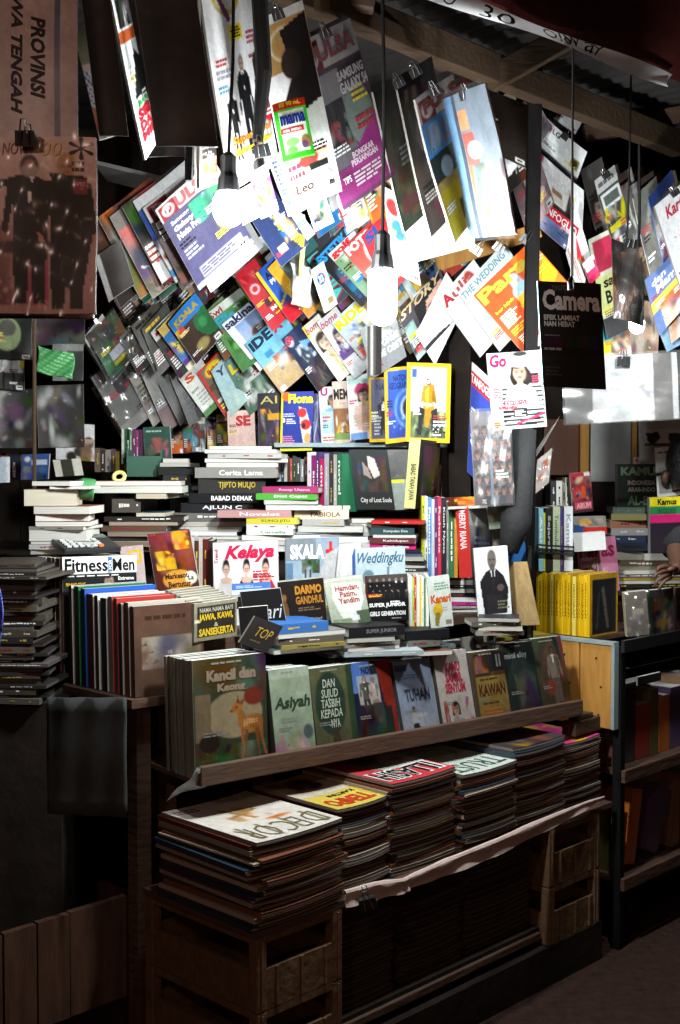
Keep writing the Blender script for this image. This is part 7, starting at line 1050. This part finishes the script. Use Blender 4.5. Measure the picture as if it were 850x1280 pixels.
for t0, t1, b0, b1, zt, nm, o, lb in PIL:
    zb = .364; n = max(10, int((zt - zb) / .0092)); th = (zt - zb) / n; w_, d_ = t1 - t0, b1 - b0
    w0 = Vector(ctr(t1, b0, zt)); wrapped = 'film' in nm
    top = slab('stacked_magazine', lb, 'magazine', ctr(t1, b0, zt), ctr(t0, b0, zt), ctr(t1, b1, zt), th * .94, o, m=WRAP if wrapped else PRINT, bend=-.004, curl=.0, res=(48, 56), page='c8bfb4', spine='R', spc='7a6a60')
    proto = None; gl = f'magazine inside {nm}, spine edges facing the lane'
    kinds = [('8a827a', 'a89a8c'), ('5a2a24', '6a5248'), ('3a3532', '8a7868'), ('7a4a38', '75625a'), ('2a3a4a', '9a8c7e'), ('a89888', '80705f'), ('4a3a20', '8c7c6c')]
    pr = []
    for c_, pg in kinds:
        pr.append(slab('stacked_magazine', gl, 'magazine', ctr(t1, b0, zb + th), ctr(t0, b0, zb + th), ctr(t1, b1, zb + th), th * .94, [bg(c_)], spine='R', spc=c_, back=c_, page=pg, bend=-.004, res=(4, 4), m=WRAP if wrapped else PRINT, group='magazines inside ' + nm)); pr[-1]['c'] = c_
    used = 0; x_drift = 0; hs = [rs.uniform(.55, 1.6) for _ in range(n - 1)]; kz = (zt - zb - th) / sum(hs); hs = [h * kz for h in hs]; zc = zb
    rs.shuffle(pr)
    for i in range(n - 1):
        s = pr[i % 7]
        q = s if used < 7 else copy_tree(s); used += 1
        x_drift = .8 * x_drift + rs.uniform(-.007, .007); zc += hs[i]; q.scale = (1, 1, hs[i] / th)
        fan = .05 * max(0, (i / n - .45)) if nm == 'the white topped stack' else 0
        base = ctr(t1, b1, zc); q.location = base + E1 * (x_drift) + E2 * (rs.uniform(-.004, .004) + x_drift * .5) - E1 * fan * .5
        q.rotation_euler.z += rs.uniform(-.03, .03)
        q['label'] = f'{dict(zip([k[0] for k in kinds], ("pale grey", "dark red", "charcoal", "brown", "navy", "beige", "olive brown")))[s["c"]]} spine magazine, ' + (ORD[n - i] + ' down' if i else 'lowest') + f' in {nm}'
    for p_ in pr: pass
# wooden blocks
o = tag(MB().box(ctr(1.36, .05, .582), E1 * .15, E2 * .05, UP * .045).build('wood_block', MIDWOOD, base=ctr(1.36, .05, .582), bevel=.003), 'brown wood block lying on the pink topped stack', 'block')
o = tag(MB().box(ctr(1.38, .055, .6275), E1 * .09, E2 * .035, UP * .016).build('wood_offcut', MIDWOOD, base=ctr(1.38, .055, .6275), bevel=.003), 'small wood offcut resting on the brown block', 'offcut')
# hidden lower stacks between the crates
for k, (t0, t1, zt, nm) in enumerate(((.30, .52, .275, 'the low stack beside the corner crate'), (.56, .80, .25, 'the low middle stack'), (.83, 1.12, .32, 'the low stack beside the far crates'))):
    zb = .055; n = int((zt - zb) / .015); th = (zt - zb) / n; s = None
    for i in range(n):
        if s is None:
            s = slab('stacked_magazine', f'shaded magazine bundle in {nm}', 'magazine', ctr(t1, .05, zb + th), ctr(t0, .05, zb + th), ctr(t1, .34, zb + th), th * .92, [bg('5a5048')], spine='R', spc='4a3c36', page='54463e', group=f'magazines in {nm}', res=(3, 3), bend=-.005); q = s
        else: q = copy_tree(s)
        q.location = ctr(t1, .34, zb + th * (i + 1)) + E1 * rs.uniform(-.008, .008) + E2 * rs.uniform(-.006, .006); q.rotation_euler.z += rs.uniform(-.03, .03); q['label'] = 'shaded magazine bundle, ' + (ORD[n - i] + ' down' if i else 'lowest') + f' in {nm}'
# paper roll across the front
pts = [at(x, y, Y) for x, y, Y in ((432, 1122, 2.80), (470, 1112, 2.86), (505, 1106, 2.93), (514, 1101, 2.95), (560, 1082, 3.05), (620, 1058, 3.2), (690, 1026, 3.45), (735, 1005, 3.62), (756, 997, 3.69))]
RR = [.024, .026, .022, .020, .026, .027, .024, .013, .006]
def rollf(u, v):
    x = u * (len(pts) - 1); i = min(int(x), len(pts) - 2); f = x - i; p = pts[i].lerp(pts[i + 1], f); r = RR[i] * (1 - f) + RR[i + 1] * f
    n = Vector((.716, -.698, 0)); k = math.sin(u * 61) * .5 + math.sin(u * 23 + 1) * .5; a = max(0, .30 - v) / .30 * 3.6
    return p + UP * (r * (1 - 2 * max(v, .30)) + r * .28 * math.sin(a)) + n * (r * .26 * (math.cos(a) - 1) + .12 * r * math.sin(v * 6 + k) + .0035 * k * v)
b = MB(); b.sheet(rollf, 72, 14); o = b.build('paper_roll', PAPERM, None, base=pts[0], solid=.0015); tag(o, 'long creased pinkish paper sheet curled along the front counter edge', 'paper roll')
clip('black clip holding the near end of the pinkish paper roll', 458, 1122, 2.79, .04, -15)
# fairy tale corner: shop keeper at the frame edge
def person(label):
    base = at(872, 700, 4.28); hd = at(866, 588, 4.28)
    o = thing('person', label, 'person', Vector((base.x, base.y, .95)))
    V = [(base.x + .10, 4.34, 1.02), (base.x + .10, 4.33, 1.16), (base.x + .07, 4.31, 1.265), (base.x + .03, 4.29, 1.31), (hd.x, 4.28, hd.z - .035), (hd.x - .003, 4.27, hd.z + .02), (hd.x, 4.28, hd.z + .07),
         (base.x - .06, 4.22, 1.24), (base.x - .12, 4.12, 1.13), (base.x - .135, 4.04, 1.078), (base.x - .165, 4.0, 1.072), (base.x + .24, 4.34, 1.24), (base.x + .28, 4.30, 1.10)]
    E = [(0, 1), (1, 2), (2, 3), (3, 4), (4, 5), (5, 6), (2, 7), (7, 8), (8, 9), (9, 10), (2, 11), (11, 12)]
    Rr = [.13, .135, .12, .05, .075, .088, .06, .05, .04, .03, .024, .05, .04]
    me = bpy.data.meshes.new('body'); me.from_pydata([tuple(Vector(v) - o.location) for v in V], E, []); b_ = put('body', me, SKIN, o)
    sk = b_.modifiers.new('skin', 'SKIN'); sk.use_smooth_shade = True
    for i, r in enumerate(Rr): me.skin_vertices[0].data[i].radius = (r, r)
    me.skin_vertices[0].data[0].use_root = True
    b_.modifiers.new('smooth', 'SUBSURF').render_levels = 2
    w0 = Vector(V[10])
    for k in range(4):                                  # fingers reaching for the books
        f0 = w0 + Vector((-.010, -.012, .012 - .011 * k)); d = Vector((-.030, -.012, .004 - .006 * k)).normalized(); L = (.030, .036, .034, .027)[k]
        MB().tube([f0, f0 + d * L, f0 + d * L * 1.7 + Vector((0, 0, -.008)), f0 + d * L * 2.1 + Vector((.004, 0, -.020))], [.0085, .008, .0072, .005], 8).build('finger', SKIN, o, smooth=True)
    MB().tube([w0 + Vector((.004, -.016, .006)), w0 + Vector((-.012, -.034, .010)), w0 + Vector((-.030, -.042, .004))], [.010, .009, .006], 8).build('thumb', SKIN, o, smooth=True)
    h_ = MB(); c = Vector((hd.x - .004, 4.268, hd.z + .028))
    h_.sheet(lambda u, v: c + Vector((.093 * math.sin(math.pi * v * .78) * math.cos(2 * math.pi * u), .102 * math.sin(math.pi * v * .78) * math.sin(2 * math.pi * u), .118 * math.cos(math.pi * v * .78))) * (1 + .015 * math.sin(u * 60) * math.sin(v * 40)), 40, 18)
    h_.build('hair', HAIR, o, smooth=True)
    for sx in (-1,): MB().tube([c + Vector((-.094, -.005, -.03)), c + Vector((-.100, 0, -.055)), c + Vector((-.093, 0, -.075))], [.012, .015, .008], 8).build('ear', SKIN, o, smooth=True)
    for sx in (-1, 1): MB().tube([c + Vector((.031 * sx, .088, -.035)), c + Vector((.031 * sx, .098, -.035))], [.012, .008], 8).build('eye', mat('eye_dark', (.02, .015, .012), .2), o)
    MB().tube([c + Vector((0, .085, -.03)), c + Vector((0, .108, -.062)), c + Vector((0, .09, -.068))], [.008, .013, .008], 8).build('nose', SKIN, o, smooth=True)
    MB().tube([c + Vector((-.024, .083, -.092)), c + Vector((0, .092, -.094)), c + Vector((.024, .083, -.092))], [.004, .007, .004], 6).build('mouth', mat('lips', (.18, .06, .05), .5), o, smooth=True)
    s_ = MB(); s_.tube([Vector(V[0]) + Vector((0, 0, -.06)), Vector(V[0]), Vector(V[1]), Vector(V[2]) + Vector((0, 0, .0)), Vector(V[3]) + Vector((.01, 0, -.01))], [.15, .15, .155, .135, .062], 18); s_.tube([Vector(V[2]), Vector(V[7]), Vector(V[8])], [.09, .07, .058], 12); s_.build('shirt', SHIRT, o, smooth=True)
person('dark haired person at the frame edge, seen from behind, reaching for the banded dictionary')
string('thin clothes line from which the tilted covers hang', [at(60, 330, 4.3), at(200, 330, 4.25), at(330, 300, 4.2), at(500, 290, 4.25)], .002, WIRE, 'clothes_line', 'line')
string('line strung behind the lower tilted covers', [at(95, 400, 4.4), at(250, 385, 4.38), at(420, 392, 4.4), at(560, 385, 4.4)], .002, WIRE, 'clothes_line', 'line')
